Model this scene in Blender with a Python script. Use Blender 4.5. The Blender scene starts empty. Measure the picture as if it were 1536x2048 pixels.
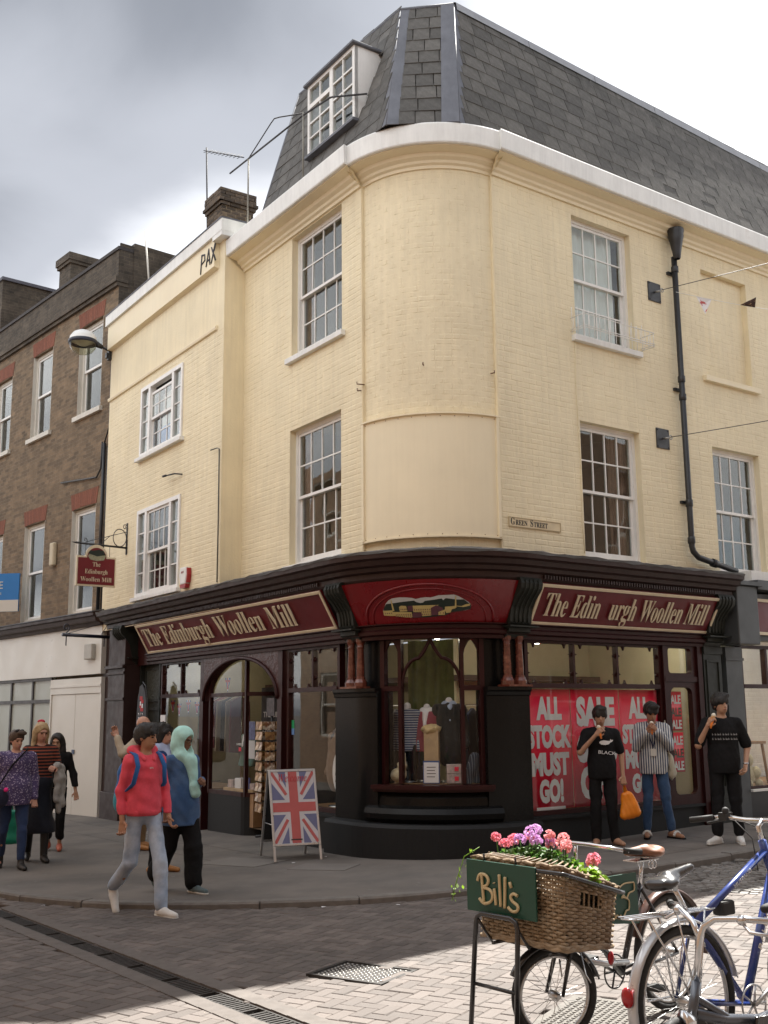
import bpy, bmesh, math, random
import numpy as np
from mathutils import Matrix, Vector
random.seed(7); rng = np.random.default_rng(7)
SC = bpy.context.scene; COL = SC.collection
R_ = math.radians
# ------------------------------------------------------------------ camera
PITCH = math.atan(403/2170); ROLL = 0.0096
cam = bpy.data.cameras.new('camera'); camo = bpy.data.objects.new('camera', cam); COL.objects.link(camo)
cam.sensor_fit = 'VERTICAL'; cam.sensor_height = 36; cam.sensor_width = 27; cam.lens = 36*2170/2048
cam.clip_start = 0.05; cam.clip_end = 3000
_fw = Vector((0, math.cos(PITCH), math.sin(PITCH))); _up = Vector((0, -math.sin(PITCH), math.cos(PITCH))); _rt = Vector((1, 0, 0))
_r = _rt*math.cos(ROLL)-_up*math.sin(ROLL); _u = _up*math.cos(ROLL)+_rt*math.sin(ROLL)
camo.matrix_world = Matrix((( _r.x, _u.x, -_fw.x, 0), (_r.y, _u.y, -_fw.y, 0), (_r.z, _u.z, -_fw.z, 1.7), (0, 0, 0, 1)))
SC.camera = camo
# ------------------------------------------------------------------ sky, sun, exposure
SUN_AZ, SUN_EL = R_(23.2), R_(56.8)
W = bpy.data.worlds.new('World'); SC.world = W; W.use_nodes = True
nt = W.node_tree; nt.nodes.clear()
def wn(t, **k):
    n = nt.nodes.new(t)
    for a, b in k.items(): setattr(n, a, b)
    return n
out = wn('ShaderNodeOutputWorld'); bg = wn('ShaderNodeBackground'); nt.links.new(bg.outputs[0], out.inputs[0])
sky = wn('ShaderNodeTexSky', sky_type='NISHITA', sun_disc=False, sun_elevation=SUN_EL, sun_rotation=SUN_AZ, air_density=1.0, dust_density=2.5, ozone_density=1.0)
tc = wn('ShaderNodeTexCoord'); sep = wn('ShaderNodeSeparateXYZ'); nt.links.new(tc.outputs['Generated'], sep.inputs[0])
# cloud deck: project the direction on a flat layer
def wmath(op, a, b=None, clamp=False):
    n = wn('ShaderNodeMath', operation=op, use_clamp=clamp)
    for i, v in enumerate((a, b)):
        if v is None: continue
        if isinstance(v, (int, float)): n.inputs[i].default_value = v
        else: nt.links.new(v, n.inputs[i])
    return n.outputs[0]
den = wmath('ADD', wmath('MAXIMUM', sep.outputs[2], 0.0), 0.22)
CLX, CLY = 0.17, 0.68
cx = wmath('ADD', wmath('DIVIDE', sep.outputs[0], den), CLX); cy = wmath('ADD', wmath('DIVIDE', sep.outputs[1], den), CLY)
cmb = wn('ShaderNodeCombineXYZ'); nt.links.new(cx, cmb.inputs[0]); nt.links.new(cy, cmb.inputs[1]); cmb.inputs[2].default_value = 3.1
def wnoise(scale, detail, rough, dist=0.0):
    n = wn('ShaderNodeTexNoise'); nt.links.new(cmb.outputs[0], n.inputs['Vector'])
    n.inputs['Scale'].default_value = scale; n.inputs['Detail'].default_value = detail; n.inputs['Roughness'].default_value = rough; n.inputs['Distortion'].default_value = dist
    return n.outputs['Fac']
def wramp(fac, stops):
    n = wn('ShaderNodeValToRGB'); nt.links.new(fac, n.inputs[0]); el = n.color_ramp.elements
    while len(el) < len(stops): el.new(0.5)
    for e, (p, c) in zip(el, stops): e.position = p; e.color = (*c, 1)
    n.color_ramp.interpolation = 'EASE'
    return n.outputs[0]
def wmix(f, a, b):
    n = wn('ShaderNodeMix', data_type='RGBA')
    if isinstance(f, (int, float)): n.inputs[0].default_value = f
    else: nt.links.new(f, n.inputs[0])
    for i, v in ((6, a), (7, b)):
        if isinstance(v, tuple): n.inputs[i].default_value = (*v, 1)
        else: nt.links.new(v, n.inputs[i])
    return n.outputs[2]
big = wnoise(0.55, 4, 0.45, 0.2)
fine = wnoise(2.0, 6, 0.5, 0.3)
dens = wmath('ADD', wmath('MULTIPLY', big, 0.86), wmath('MULTIPLY', fine, 0.14))
cloud = wramp(dens, [(0.42, (2.25, 2.25, 2.25)), (0.52, (1.30, 1.33, 1.40)), (0.575, (0.62, 0.65, 0.72)), (0.65, (0.34, 0.365, 0.42))])
cloudmask = wramp(dens, [(0.30, (0.25, 0.25, 0.25)), (0.42, (1, 1, 1)), (1.0, (1, 1, 1))])
cloud_lit = wn('ShaderNodeVectorMath', operation='SCALE'); nt.links.new(cloud, cloud_lit.inputs[0]); cloud_lit.inputs['Scale'].default_value = 2.6
skycol = wmix(cloudmask, sky.outputs[0], cloud_lit.outputs[0])
nt.links.new(skycol, bg.inputs[0]); bg.inputs[1].default_value = 0.10
cmb.inputs[2].default_value = 16.44
sl = bpy.data.lights.new('sun', 'SUN'); slo = bpy.data.objects.new('sun', sl); COL.objects.link(slo)
sl.energy = 4.1; sl.angle = R_(0.53); sl.color = (1.0, 0.96, 0.89)
_d = Vector((-math.sin(SUN_AZ)*math.cos(SUN_EL), -math.cos(SUN_AZ)*math.cos(SUN_EL), -math.sin(SUN_EL)))
slo.rotation_euler = _d.to_track_quat('-Z', 'Y').to_euler(); slo.location = (8, 30, 40)
SC.view_settings.view_transform = 'Standard'; SC.view_settings.look = 'None'; SC.view_settings.gamma = 1
SC.view_settings.exposure = 1.94; SC.view_settings.use_curve_mapping = False
SC.render.engine = 'CYCLES'
SC.cycles.use_denoising = True
SC.cycles.max_bounces = 8; SC.cycles.transparent_max_bounces = 12; SC.cycles.caustics_reflective = False; SC.cycles.caustics_refractive = False
SC.cycles.sample_clamp_indirect = 6.0
# ------------------------------------------------------------------ materials
MATS = {}
def mat(name, col, rough=0.6, metal=0.0, var=0.12, vscale=6.0, bump=0.0, bscale=80.0, spec=0.5, col2=None, c2scale=2.0, c2lo=0.5, c2hi=0.7, coat=0.0, emit=None, estr=0.0, streak=0.0, sheen=0.0, coords='Object', trans=0.0, island=0.0):
    if name in MATS: return MATS[name]
    m = bpy.data.materials.new(name); m.use_nodes = True; t = m.node_tree; N = t.nodes; L = t.links
    b = N['Principled BSDF']
    b.inputs['Roughness'].default_value = rough; b.inputs['Metallic'].default_value = metal
    b.inputs['Specular IOR Level'].default_value = spec
    if coat: b.inputs['Coat Weight'].default_value = coat; b.inputs['Coat Roughness'].default_value = 0.08
    if sheen: b.inputs['Sheen Weight'].default_value = sheen
    if trans:
        b.inputs['Subsurface Weight'].default_value = trans; b.inputs['Subsurface Radius'].default_value = (0.02, 0.01, 0.006)
    tcn = N.new('ShaderNodeTexCoord'); src = tcn.outputs[coords]
    def noise(scale, detail=5, rough_=0.55, vec=src):
        n = N.new('ShaderNodeTexNoise'); L.new(vec, n.inputs['Vector'])
        n.inputs['Scale'].default_value = scale; n.inputs['Detail'].default_value = detail; n.inputs['Roughness'].default_value = rough_
        return n.outputs['Fac']
    def mixc(f, a, bb, mode='MIX'):
        n = N.new('ShaderNodeMix'); n.data_type = 'RGBA'; n.blend_type = mode
        if isinstance(f, float): n.inputs[0].default_value = f
        else: L.new(f, n.inputs[0])
        for i, v in ((6, a), (7, bb)):
            if isinstance(v, tuple): n.inputs[i].default_value = (*v[:3], 1)
            else: L.new(v, n.inputs[i])
        return n.outputs[2]
    def rng_(f, lo, hi, a, bb):
        n = N.new('ShaderNodeMapRange'); L.new(f, n.inputs[0]); n.inputs[1].default_value = lo; n.inputs[2].default_value = hi; n.inputs[3].default_value = a; n.inputs[4].default_value = bb
        return n.outputs[0]
    c = tuple(col)
    if col2 is not None: c = mixc(rng_(noise(c2scale, 6, 0.6), c2lo, c2hi, 0.0, 1.0), c, tuple(col2))
    def scalec(c, f):
        n = N.new('ShaderNodeVectorMath'); n.operation = 'SCALE'
        if isinstance(c, tuple): n.inputs[0].default_value = c[:3]
        else: L.new(c, n.inputs[0])
        L.new(f, n.inputs['Scale']); return n.outputs[0]
    if var: c = scalec(c, rng_(noise(vscale, 6, 0.6), 0.25, 0.75, 1-var, 1+var))
    if island:
        oi = N.new('ShaderNodeObjectInfo'); gi = N.new('ShaderNodeNewGeometry'); ad = N.new('ShaderNodeMath'); ad.operation = 'ADD'
        L.new(oi.outputs['Random'], ad.inputs[0]); L.new(gi.outputs['Random Per Island'], ad.inputs[1])
        fr = N.new('ShaderNodeMath'); fr.operation = 'FRACT'; L.new(ad.outputs[0], fr.inputs[0])
        c = scalec(c, rng_(fr.outputs[0], 0, 1, 1-island, 1+island))
    if streak:
        mp = N.new('ShaderNodeMapping'); L.new(src, mp.inputs[0]); mp.inputs['Scale'].default_value = (9, 9, 0.7)
        c = scalec(c, rng_(noise(1.6, 6, 0.65, mp.outputs[0]), 0.3, 0.75, 1.0, 1.0-streak))
    if isinstance(c, tuple): b.inputs['Base Color'].default_value = (*c, 1)
    else: L.new(c, b.inputs['Base Color'])
    if bump:
        bn = N.new('ShaderNodeBump'); bn.inputs['Strength'].default_value = min(1.0, bump); bn.inputs['Distance'].default_value = 0.004 if bump <= 1 else 0.004*bump
        L.new(noise(bscale, 4, 0.6), bn.inputs['Height']); L.new(bn.outputs[0], b.inputs['Normal'])
    if rough < 0.9 and var:
        L.new(rng_(noise(vscale*1.7, 4), 0.3, 0.7, max(0.02, rough-0.08), min(1, rough+0.08)), b.inputs['Roughness'])
    if emit is not None:
        b.inputs['Emission Color'].default_value = (*emit, 1); b.inputs['Emission Strength'].default_value = estr
    MATS[name] = m; return m
def glass_mat(name, tint=(0.93, 0.95, 0.94), ior=1.5, rough=0.02, wav=0.0, boost=1.0):
    if name in MATS: return MATS[name]
    m = bpy.data.materials.new(name); m.use_nodes = True; t = m.node_tree; N = t.nodes; L = t.links; N.clear()
    o = N.new('ShaderNodeOutputMaterial'); mx = N.new('ShaderNodeMixShader'); tr = N.new('ShaderNodeBsdfTransparent'); gl = N.new('ShaderNodeBsdfGlossy'); gi = N.new('ShaderNodeNewGeometry'); dt = N.new('ShaderNodeVectorMath'); dt.operation = 'DOT_PRODUCT'; L.new(gi.outputs['Incoming'], dt.inputs[0]); L.new(gi.outputs['Normal'], dt.inputs[1])
    tr.inputs[0].default_value = (*tint, 1); gl.inputs['Roughness'].default_value = rough; gl.inputs['Color'].default_value = (boost, boost, boost, 1)
    if wav:
        tcn = N.new('ShaderNodeTexCoord'); n = N.new('ShaderNodeTexNoise'); n.inputs['Scale'].default_value = 2.2; n.inputs['Detail'].default_value = 1; L.new(tcn.outputs['Object'], n.inputs['Vector'])
        bp = N.new('ShaderNodeBump'); bp.inputs['Strength'].default_value = wav; bp.inputs['Distance'].default_value = 0.02; L.new(n.outputs['Fac'], bp.inputs['Height']); L.new(bp.outputs[0], gl.inputs['Normal'])
    def mth(op, a, b=None):
        n = N.new('ShaderNodeMath'); n.operation = op
        for i, v in enumerate((a, b)):
            if isinstance(v, (int, float)): n.inputs[i].default_value = v
            elif v is not None: L.new(v, n.inputs[i])
        return n.outputs[0]
    f0 = ((ior-1)/(ior+1))**2
    fres = mth('ADD', mth('MULTIPLY', mth('POWER', mth('SUBTRACT', 1.0, mth('ABSOLUTE', dt.outputs['Value'])), 5.0), 1-f0), f0)
    L.new(fres, mx.inputs[0]); L.new(tr.outputs[0], mx.inputs[1]); L.new(gl.outputs[0], mx.inputs[2]); L.new(mx.outputs[0], o.inputs[0])
    MATS[name] = m; return m
def brick_mat(name, c1, c2, mortar, scale=1.0, bump=0.6, rough=0.9, coords='Object', soot=None, var=0.25):
    if name in MATS: return MATS[name]
    m = bpy.data.materials.new(name); m.use_nodes = True; t = m.node_tree; N = t.nodes; L = t.links; b = N['Principled BSDF']
    b.inputs['Roughness'].default_value = rough
    tcn = N.new('ShaderNodeTexCoord'); sp = N.new('ShaderNodeSeparateXYZ'); L.new(tcn.outputs[coords], sp.inputs[0])
    cb = N.new('ShaderNodeCombineXYZ'); ad = N.new('ShaderNodeMath'); ad.operation = 'ADD'; L.new(sp.outputs[0], ad.inputs[0]); L.new(sp.outputs[1], ad.inputs[1])
    L.new(ad.outputs[0], cb.inputs[0]); L.new(sp.outputs[2], cb.inputs[1])
    br = N.new('ShaderNodeTexBrick'); L.new(cb.outputs[0], br.inputs['Vector'])
    br.inputs['Scale'].default_value = scale; br.inputs['Brick Width'].default_value = 0.225; br.inputs['Row Height'].default_value = 0.075; br.inputs['Mortar Size'].default_value = 0.007
    br.inputs['Color1'].default_value = (*c1, 1); br.inputs['Color2'].default_value = (*c2, 1); br.inputs['Mortar'].default_value = (*mortar, 1); br.inputs['Bias'].default_value = -0.1; br.inputs['Mortar Smooth'].default_value = 0.3
    nz = N.new('ShaderNodeTexNoise'); nz.inputs['Scale'].default_value = 3.0; nz.inputs['Detail'].default_value = 9; nz.inputs['Roughness'].default_value = 0.7; L.new(tcn.outputs[coords], nz.inputs['Vector'])
    mr = N.new('ShaderNodeMapRange'); mr.inputs[1].default_value = 0.3; mr.inputs[2].default_value = 0.7; mr.inputs[3].default_value = 1-var; mr.inputs[4].default_value = 1+var; L.new(nz.outputs['Fac'], mr.inputs[0])
    vm = N.new('ShaderNodeVectorMath'); vm.operation = 'SCALE'; L.new(br.outputs['Color'], vm.inputs[0]); L.new(mr.outputs[0], vm.inputs['Scale']); L.new(vm.outputs[0], b.inputs['Base Color'])
    bp = N.new('ShaderNodeBump'); bp.inputs['Strength'].default_value = bump; bp.inputs['Distance'].default_value = 0.01; bp.invert = True
    L.new(br.outputs['Fac'], bp.inputs['Height']); L.new(bp.outputs[0], b.inputs['Normal'])
    MATS[name] = m; return m
# ------------------------------------------------------------------ mesh helpers
class MB:
    def __init__(s): s.v = []; s.f = []; s.m = []; s.mi = 0; s.sm = []; s.smooth = False
    def add(s, vs, fs):
        o = len(s.v); s.v += [tuple(p) for p in vs]
        for f in fs: s.f.append(tuple(i+o for i in f)); s.m.append(s.mi); s.sm.append(s.smooth)
        return s
    def box(s, x0, x1, y0, y1, z0, z1, M=None):
        vs = [(x, y, z) for x in (x0, x1) for y in (y0, y1) for z in (z0, z1)]
        if M is not None: vs = [M @ Vector(p) for p in vs]
        return s.add(vs, [(0, 1, 3, 2), (4, 6, 7, 5), (0, 4, 5, 1), (2, 3, 7, 6), (0, 2, 6, 4), (1, 5, 7, 3)])
    def quad(s, a, b, c, d): return s.add([a, b, c, d], [(0, 1, 2, 3)])
    def prism(s, poly, y0, y1, M=None, axis='y'):
        # poly in (x,z), extruded along y
        n = len(poly)
        if axis == 'y': vs = [(p[0], y0, p[1]) for p in poly]+[(p[0], y1, p[1]) for p in poly]
        elif axis == 'z': vs = [(p[0], p[1], y0) for p in poly]+[(p[0], p[1], y1) for p in poly]
        else: vs = [(y0, p[0], p[1]) for p in poly]+[(y1, p[0], p[1]) for p in poly]
        if M is not None: vs = [M @ Vector(p) for p in vs]
        fs = [tuple(range(n)), tuple(range(2*n-1, n-1, -1))]+[(i, i+n, (i+1) % n+n, (i+1) % n) for i in range(n)]
        return s.add(vs, fs)
    def tube(s, pts, r, n=8, cap=True, closed=False):
        pts = [Vector(p) for p in pts]; k = len(pts); rs = r if isinstance(r, (list, tuple)) else [r]*k
        sm0 = s.smooth; s.smooth = True
        up = None; rings = []
        for i in range(k):
            a = pts[i-1] if (i > 0 or closed) else pts[i]; b = pts[(i+1) % k] if (i < k-1 or closed) else pts[i]
            d = (b-a).normalized()
            if up is None:
                up = Vector((0, 0, 1)) if abs(d.z) < 0.9 else Vector((1, 0, 0))
            x = d.cross(up)
            if x.length < 1e-5: x = d.cross(Vector((0.3, 1, 0.2)))
            x.normalize(); y = x.cross(d).normalized(); up = y
            rings.append([pts[i]+(x*math.cos(2*math.pi*j/n)+y*math.sin(2*math.pi*j/n))*rs[i] for j in range(n)])
        vs = [p for rg in rings for p in rg]; fs = []
        for i in range(k if closed else k-1):
            i2 = (i+1) % k
            for j in range(n): fs.append((i*n+j, i*n+(j+1) % n, i2*n+(j+1) % n, i2*n+j))
        s.add(vs, fs); s.smooth = False
        if cap and not closed:
            o = len(s.v)-len(vs)
            s.f.append(tuple(o+j for j in range(n-1, -1, -1))); s.m.append(s.mi); s.sm.append(False)
            s.f.append(tuple(o+(k-1)*n+j for j in range(n))); s.m.append(s.mi); s.sm.append(False)
        s.smooth = sm0; return s
    def lathe(s, prof, n=16, c=(0, 0, 0), M=None, smooth=True):
        vs = []; fs = []; k = len(prof)
        for r, z in prof:
            for j in range(n):
                a = 2*math.pi*j/n; p = Vector((c[0]+r*math.cos(a), c[1]+r*math.sin(a), c[2]+z)); vs.append(M @ p if M is not None else p)
        for i in range(k-1):
            for j in range(n): fs.append((i*n+j, i*n+(j+1) % n, (i+1)*n+(j+1) % n, (i+1)*n+j))
        sm0 = s.smooth; s.smooth = smooth; s.add(vs, fs); s.smooth = sm0; return s
    def ball(s, c, r, n=10, m=6, M=None):
        rr = r if isinstance(r, (tuple, list)) else (r, r, r); vs = []; fs = []
        for i in range(m+1):
            t = math.pi*i/m
            for j in range(n):
                a = 2*math.pi*j/n; p = Vector((c[0]+rr[0]*math.sin(t)*math.cos(a), c[1]+rr[1]*math.sin(t)*math.sin(a), c[2]+rr[2]*math.cos(t))); vs.append(M @ p if M is not None else p)
        for i in range(m):
            for j in range(n): fs.append((i*n+j, (i+1)*n+j, (i+1)*n+(j+1) % n, i*n+(j+1) % n))
        sm0 = s.smooth; s.smooth = True; s.add(vs, fs); s.smooth = sm0; return s
    def sweep(s, path, prof, closed=False, smooth=False):
        # path: function/list of (outward-offset, z)->world rows ; here: path(d) gives list of (x,y) for offset d
        rows = []
        for d, z in prof: rows.append([(p[0], p[1], z) for p in path(d)])
        k = len(rows[0]); vs = [p for r in rows for p in r]; fs = []
        for i in range(len(rows)-1):
            for j in range(k-1): fs.append((i*k+j, i*k+j+1, (i+1)*k+j+1, (i+1)*k+j))
        sm0 = s.smooth; s.smooth = smooth; s.add(vs, fs); s.smooth = sm0
        for e in (0, k-1):
            o = len(s.v)-len(vs); s.f.append(tuple(o+i*k+e for i in range(len(rows)))); s.m.append(s.mi); s.sm.append(False)
        return s
    def mesh(s, name, mats=()):
        me = bpy.data.meshes.new(name); me.from_pydata(s.v, [], s.f)
        for m in mats: me.materials.append(m)
        if len(s.m) == len(me.polygons):
            me.polygons.foreach_set('material_index', s.m); me.polygons.foreach_set('use_smooth', s.sm)
        me.update(); return me
    def obj(s, name, mats, parent=None, M=None, **props):
        if not isinstance(mats, (list, tuple)): mats = [mats]
        return link(name, s.mesh(name, mats), parent, M, **props)
def link(name, data, parent=None, M=None, **props):
    o = bpy.data.objects.new(name, data); COL.objects.link(o)
    if parent is not None: o.parent = parent
    if M is not None: o.matrix_local = M
    for k, v in props.items(): o[k] = v
    return o
def thing(name, label, cat, M=None, group=None, loc=None, rz=0.0):
    o = link(name, None, None, M); o.empty_display_size = 0.1
    if loc is not None: o.location = loc; o.rotation_euler = (0, 0, rz)
    o['label'] = label; o['category'] = cat
    if group: o['group'] = group
    return o
def tag(o, label, cat, group=None):
    o['label'] = label; o['category'] = cat
    if group: o['group'] = group
    return o
def copy_part(src, parent, M=None, name=None):
    c = src.copy(); COL.objects.link(c); c.parent = parent
    if M is not None: c.matrix_local = M
    return c
def T(x, y, z): return Matrix.Translation((x, y, z))
def Rz(a): return Matrix.Rotation(a, 4, 'Z')
def Rx(a): return Matrix.Rotation(a, 4, 'X')
def Ry(a): return Matrix.Rotation(a, 4, 'Y')
def recalc(o):
    bm = bmesh.new(); bm.from_mesh(o.data); bmesh.ops.recalc_face_normals(bm, faces=bm.faces); bm.to_mesh(o.data); bm.free()
def bevel(o, w=0.01, seg=2, ang=40):
    m = o.modifiers.new('b', 'BEVEL'); m.width = w; m.segments = seg; m.limit_method = 'ANGLE'; m.angle_limit = R_(ang); return o
def mathserif(s, ital=False):
    base = 0x1D434 if ital else 0x1D400; o = ''
    for ch in s:
        if 'A' <= ch <= 'Z': o += chr(base+ord(ch)-65)
        elif 'a' <= ch <= 'z': o += '\u210e' if (ital and ch == 'h') else chr(base+26+ord(ch)-97)
        else: o += ch
    return o
def text(s, h, m, name='lettering', parent=None, M=None, depth=0.004, serif=False, ital=False, width=None, off=0.0, align='CENTER', sx=1.0, space=1.0, shear=0.0, warp=None):
    """lettering as mesh in the local XZ plane facing -Y; h = cap height"""
    cu = bpy.data.curves.new('txt', 'FONT'); cu.body = mathserif(s, ital) if serif else s
    cu.extrude = 0.5; cu.resolution_u = 3; cu.align_x = 'LEFT'; cu.offset = off; cu.space_character = space; cu.shear = shear
    to = bpy.data.objects.new('txt', cu); COL.objects.link(to)
    dg = bpy.context.evaluated_depsgraph_get(); dg.update()
    me = bpy.data.meshes.new_from_object(to.evaluated_get(dg)); bpy.data.objects.remove(to); bpy.data.curves.remove(cu)
    n = len(me.vertices); co = np.empty(n*3); me.vertices.foreach_get('co', co); co = co.reshape(-1, 3)
    k = h/(0.66 if serif else 0.70)
    x = co[:, 0]*k*sx; z = co[:, 1]*k; y = np.where(co[:, 2] > 0, -depth, 0.0)
    if width is not None: x = x*(width/(x.max()-x.min()))
    x0, x1 = x.min(), x.max()
    if align == 'CENTER': x = x-(x0+x1)/2
    elif align == 'LEFT': x = x-x0
    pts = np.stack([x, y, z], 1)
    if warp is not None: pts = np.array([warp(*p) for p in pts])
    me.vertices.foreach_set('co', pts.ravel()); me.materials.clear(); me.materials.append(m); me.update()
    return link(name, me, parent, M)
# ------------------------------------------------------------------ the place: two facades and a round corner
AL, AR, AB = R_(-34.15), R_(54.0), R_(-40.5)
def v2(a): return Vector((math.sin(a), math.cos(a), 0))
dL, dR, dB = v2(AL), v2(AR), v2(AB)
nL = Vector((-math.cos(AL), math.sin(AL), 0)); nR = Vector((math.cos(AR), -math.sin(AR), 0)); nB = Vector((-math.cos(AB), math.sin(AB), 0))
TL = Vector((-0.27898, 13.95, 0)); RC = 1.25989; CEN = TL-nL*RC; TR = CEN+nR*RC
UA, OA = 8.70, 0.37          # left bay: end and projection
OB = TL+dL*UA+nL*(OA-0.10)
def frame(o, x, n): return Matrix(((x.x, -n.x, 0, o.x), (x.y, -n.y, 0, o.y), (0, 0, 1, o.z), (0, 0, 0, 1)))
FL = frame(TL, -dL, nL)      # local: x = -u, y = into the wall
FR = frame(TR, dR, nR)
FB = frame(OB, -dB, nB)
nC = (nL+nR).normalized(); xC = Vector((-nC.y, nC.x, 0)); FC = frame(CEN, xC, nC)
PH = math.acos(nL.dot(nC))   # half sweep of the corner
def path(d, uL=None, uR=None, n=14, arc=True, rdel=0.0):
    p = []
    if uL is not None: p.append(TL+dL*uL+nL*d)
    if arc:
        for i in range(n+1):
            a = -PH+2*PH*i/n; p.append(CEN+(xC*math.sin(a)+nC*math.cos(a))*(RC+d+rdel))
    if uR is not None: p.append(TR+dR*uR+nR*d)
    return [(q.x, q.y) for q in p]
def pave_z(x, y=0): return 0.028*x+0.005
def road_z(x, y=0): return 0.028*x-0.05
# ------------------------------------------------------------------ ground
_ci = camo.matrix_world.inverted()
def px(p):
    q = _ci @ Vector(p); k = 2170/-q.z
    return (768+q.x*k, 1024-q.y*k, -q.z)
def inpoly(x, y, P):
    c = False; j = len(P)-1
    for i in range(len(P)):
        if (P[i][1] > y) != (P[j][1] > y) and x < (P[j][0]-P[i][0])*(y-P[i][1])/(P[j][1]-P[i][1])+P[i][0]: c = not c
        j = i
    return c
m_road = mat('road_bed', (0.075, 0.068, 0.062), 0.95, var=0.25, vscale=3, bump=0.5, bscale=60)
m_pav = mat('footway_asphalt', (0.162, 0.144, 0.127), 0.88, var=0.16, vscale=1.3, bump=0.5, bscale=140, col2=(0.118, 0.108, 0.098), c2scale=0.9, c2lo=0.45, c2hi=0.62)
m_slab = mat('footway_slab', (0.175, 0.16, 0.145), 0.85, var=0.15, vscale=2.5, bump=0.4, bscale=110)
m_kerb = mat('kerb_granite', (0.155, 0.142, 0.128), 0.8, var=0.22, vscale=9, bump=0.5, bscale=120, island=0.12)
m_paver = mat('clay_paver', (0.128, 0.108, 0.097), 0.82, var=0.22, vscale=11, bump=0.6, bscale=160, island=0.22, col2=(0.097, 0.085, 0.078), c2scale=1.1, c2lo=0.42, c2hi=0.7)
m_sett = mat('grey_sett', (0.17, 0.16, 0.15), 0.7, var=0.25, vscale=20, bump=0.8, bscale=60, island=0.25)
m_iron = mat('cast_iron', (0.05, 0.047, 0.045), 0.55, metal=0.5, var=0.3, vscale=14, bump=0.5, bscale=90)
m_steelstud = mat('worn_stud', (0.30, 0.29, 0.27), 0.35, metal=0.9, var=0.2)
g = MB(); xs = [-1500, -12, -6, -3, 0, 3, 6, 12, 1500]; ys = [-1500, -5, 4, 8, 12, 20, 60, 1500]
for i in range(len(xs)-1):
    for j in range(len(ys)-1):
        c = [(xs[i], ys[j]), (xs[i+1], ys[j]), (xs[i+1], ys[j+1]), (xs[i], ys[j+1])]
        g.quad(*[(x, y, road_z(max(-12, min(12, x)))-0.03) for x, y in c])
road = g.obj('road', m_road, kind='structure')
KERB = [(-14.5, 24.5), (-9.5, 18.6), (-6.6, 15.1), (-5.1, 13.2), (-4.01, 11.9), (-3.07, 11.2), (-2.28, 10.88), (-1.39, 10.72), (-0.35, 10.68), (0.40, 10.83), (1.10, 11.10), (2.16, 11.62), (3.41, 12.40), (4.43, 13.12), (6.2, 14.4), (12, 18.6), (20, 24.4)]
INN = [(-10.5, 29.5), (-6.0, 24), (-4.4, 21.5), (-3.4, 19.5), (-2.6, 18.5), (-1.8, 17.2), (-1.2, 16.4), (-0.4, 15.6), (0, 15.3), (0.6, 15), (1.2, 15), (2.4, 15.3), (3.6, 16), (4.8, 16.8), (6.5, 18), (11, 21.5), (18, 27)]
def resample(P, step):
    o = []; 
    for i in range(len(P)-1):
        a, b = Vector(P[i]), Vector(P[i+1]); n = max(1, round((b-a).length/step))
        o += [tuple(a.lerp(b, k/n)) for k in range(n)]
    return o+[P[-1]]
def smoothcurve(P, n=6):
    o = []
    for i in range(len(P)-1):
        p0 = Vector(P[max(0, i-1)]); p1 = Vector(P[i]); p2 = Vector(P[i+1]); p3 = Vector(P[min(len(P)-1, i+2)])
        for k in range(n):
            t = k/n; o.append(tuple(0.5*((2*p1)+(-p0+p2)*t+(2*p0-5*p1+4*p2-p3)*t*t+(-p0+3*p1-3*p2+p3)*t**3)))
    return o+[tuple(P[-1])]
KC = smoothcurve(KERB, 6); IC = smoothcurve(INN, 6)
g = MB()
zc = lambda x: pave_z(max(-12, min(12, x)))
for i in range(len(KC)-1):
    A, B, C_, D = Vector(KC[i]), Vector(KC[i+1]), Vector(IC[i+1]), Vector(IC[i])
    for k in range(6):
        q = [A.lerp(D, k/6), B.lerp(C_, k/6), B.lerp(C_, (k+1)/6), A.lerp(D, (k+1)/6)]
        g.quad(*[(p.x, p.y, zc(p.x)) for p in q])
    g.quad((A.x, A.y, zc(A.x)-0.12), (B.x, B.y, zc(B.x)-0.12), (B.x, B.y, zc(B.x)), (A.x, A.y, zc(A.x)))
pavement = g.obj('pavement', m_pav, kind='structure')
# kerb stones, one by one along the curve
kerb = link('kerb', None, None); kerb['kind'] = 'structure'
acc = 0; cur = [Vector(KC[0])]; i = 1; pos = Vector(KC[0]); stones = []
L_ = 0.92
pts = []
for i in range(len(KC)-1):
    a, b = Vector(KC[i]), Vector(KC[i+1]); n = max(1, int((b-a).length/0.02))
    pts += [a.lerp(b, k/n) for k in range(n)]
s = 0; last = 0; start = pts[0]; seg = [pts[0]]
for a, b in zip(pts[:-1], pts[1:]):
    s += (b-a).length; seg.append(b)
    if s >= L_:
        stones.append((seg[0], seg[len(seg)//2], seg[-1])); seg = [b]; s = 0
for a, mid, b in stones:
    if not (-12 < a.x < 13): continue
    g = MB(); d = (b-a).normalized(); n = Vector((d.y, -d.x))  # outward (towards the road)
    if n.y > 0 and n.x > 0: n = -n
    w = 0.15; gp = 0.006; P = [a+d*gp, mid, b-d*gp]; dz = random.uniform(-0.004, 0.004)
    rows = []
    for p in P:
        z = zc(p.x)+0.004+dz; q = p-n*w*0.85; r = p+n*w*0.15
        rows.append([(q.x, q.y, z-0.10), (q.x, q.y, z), (r.x-n.x*0.015, r.y-n.y*0.015, z), (r.x, r.y, z-0.018), (r.x, r.y, z-0.2)])
    vs = [p for rw in rows for p in rw]; fs = []
    for r_ in range(2):
        for c in range(4): fs.append((r_*5+c, r_*5+c+1, (r_+1)*5+c+1, (r_+1)*5+c))
    fs += [(0, 1, 2, 3, 4), (14, 13, 12, 11, 10)]
    g.add(vs, fs); o = g.obj('kerb_stone', m_kerb, kerb)
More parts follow.
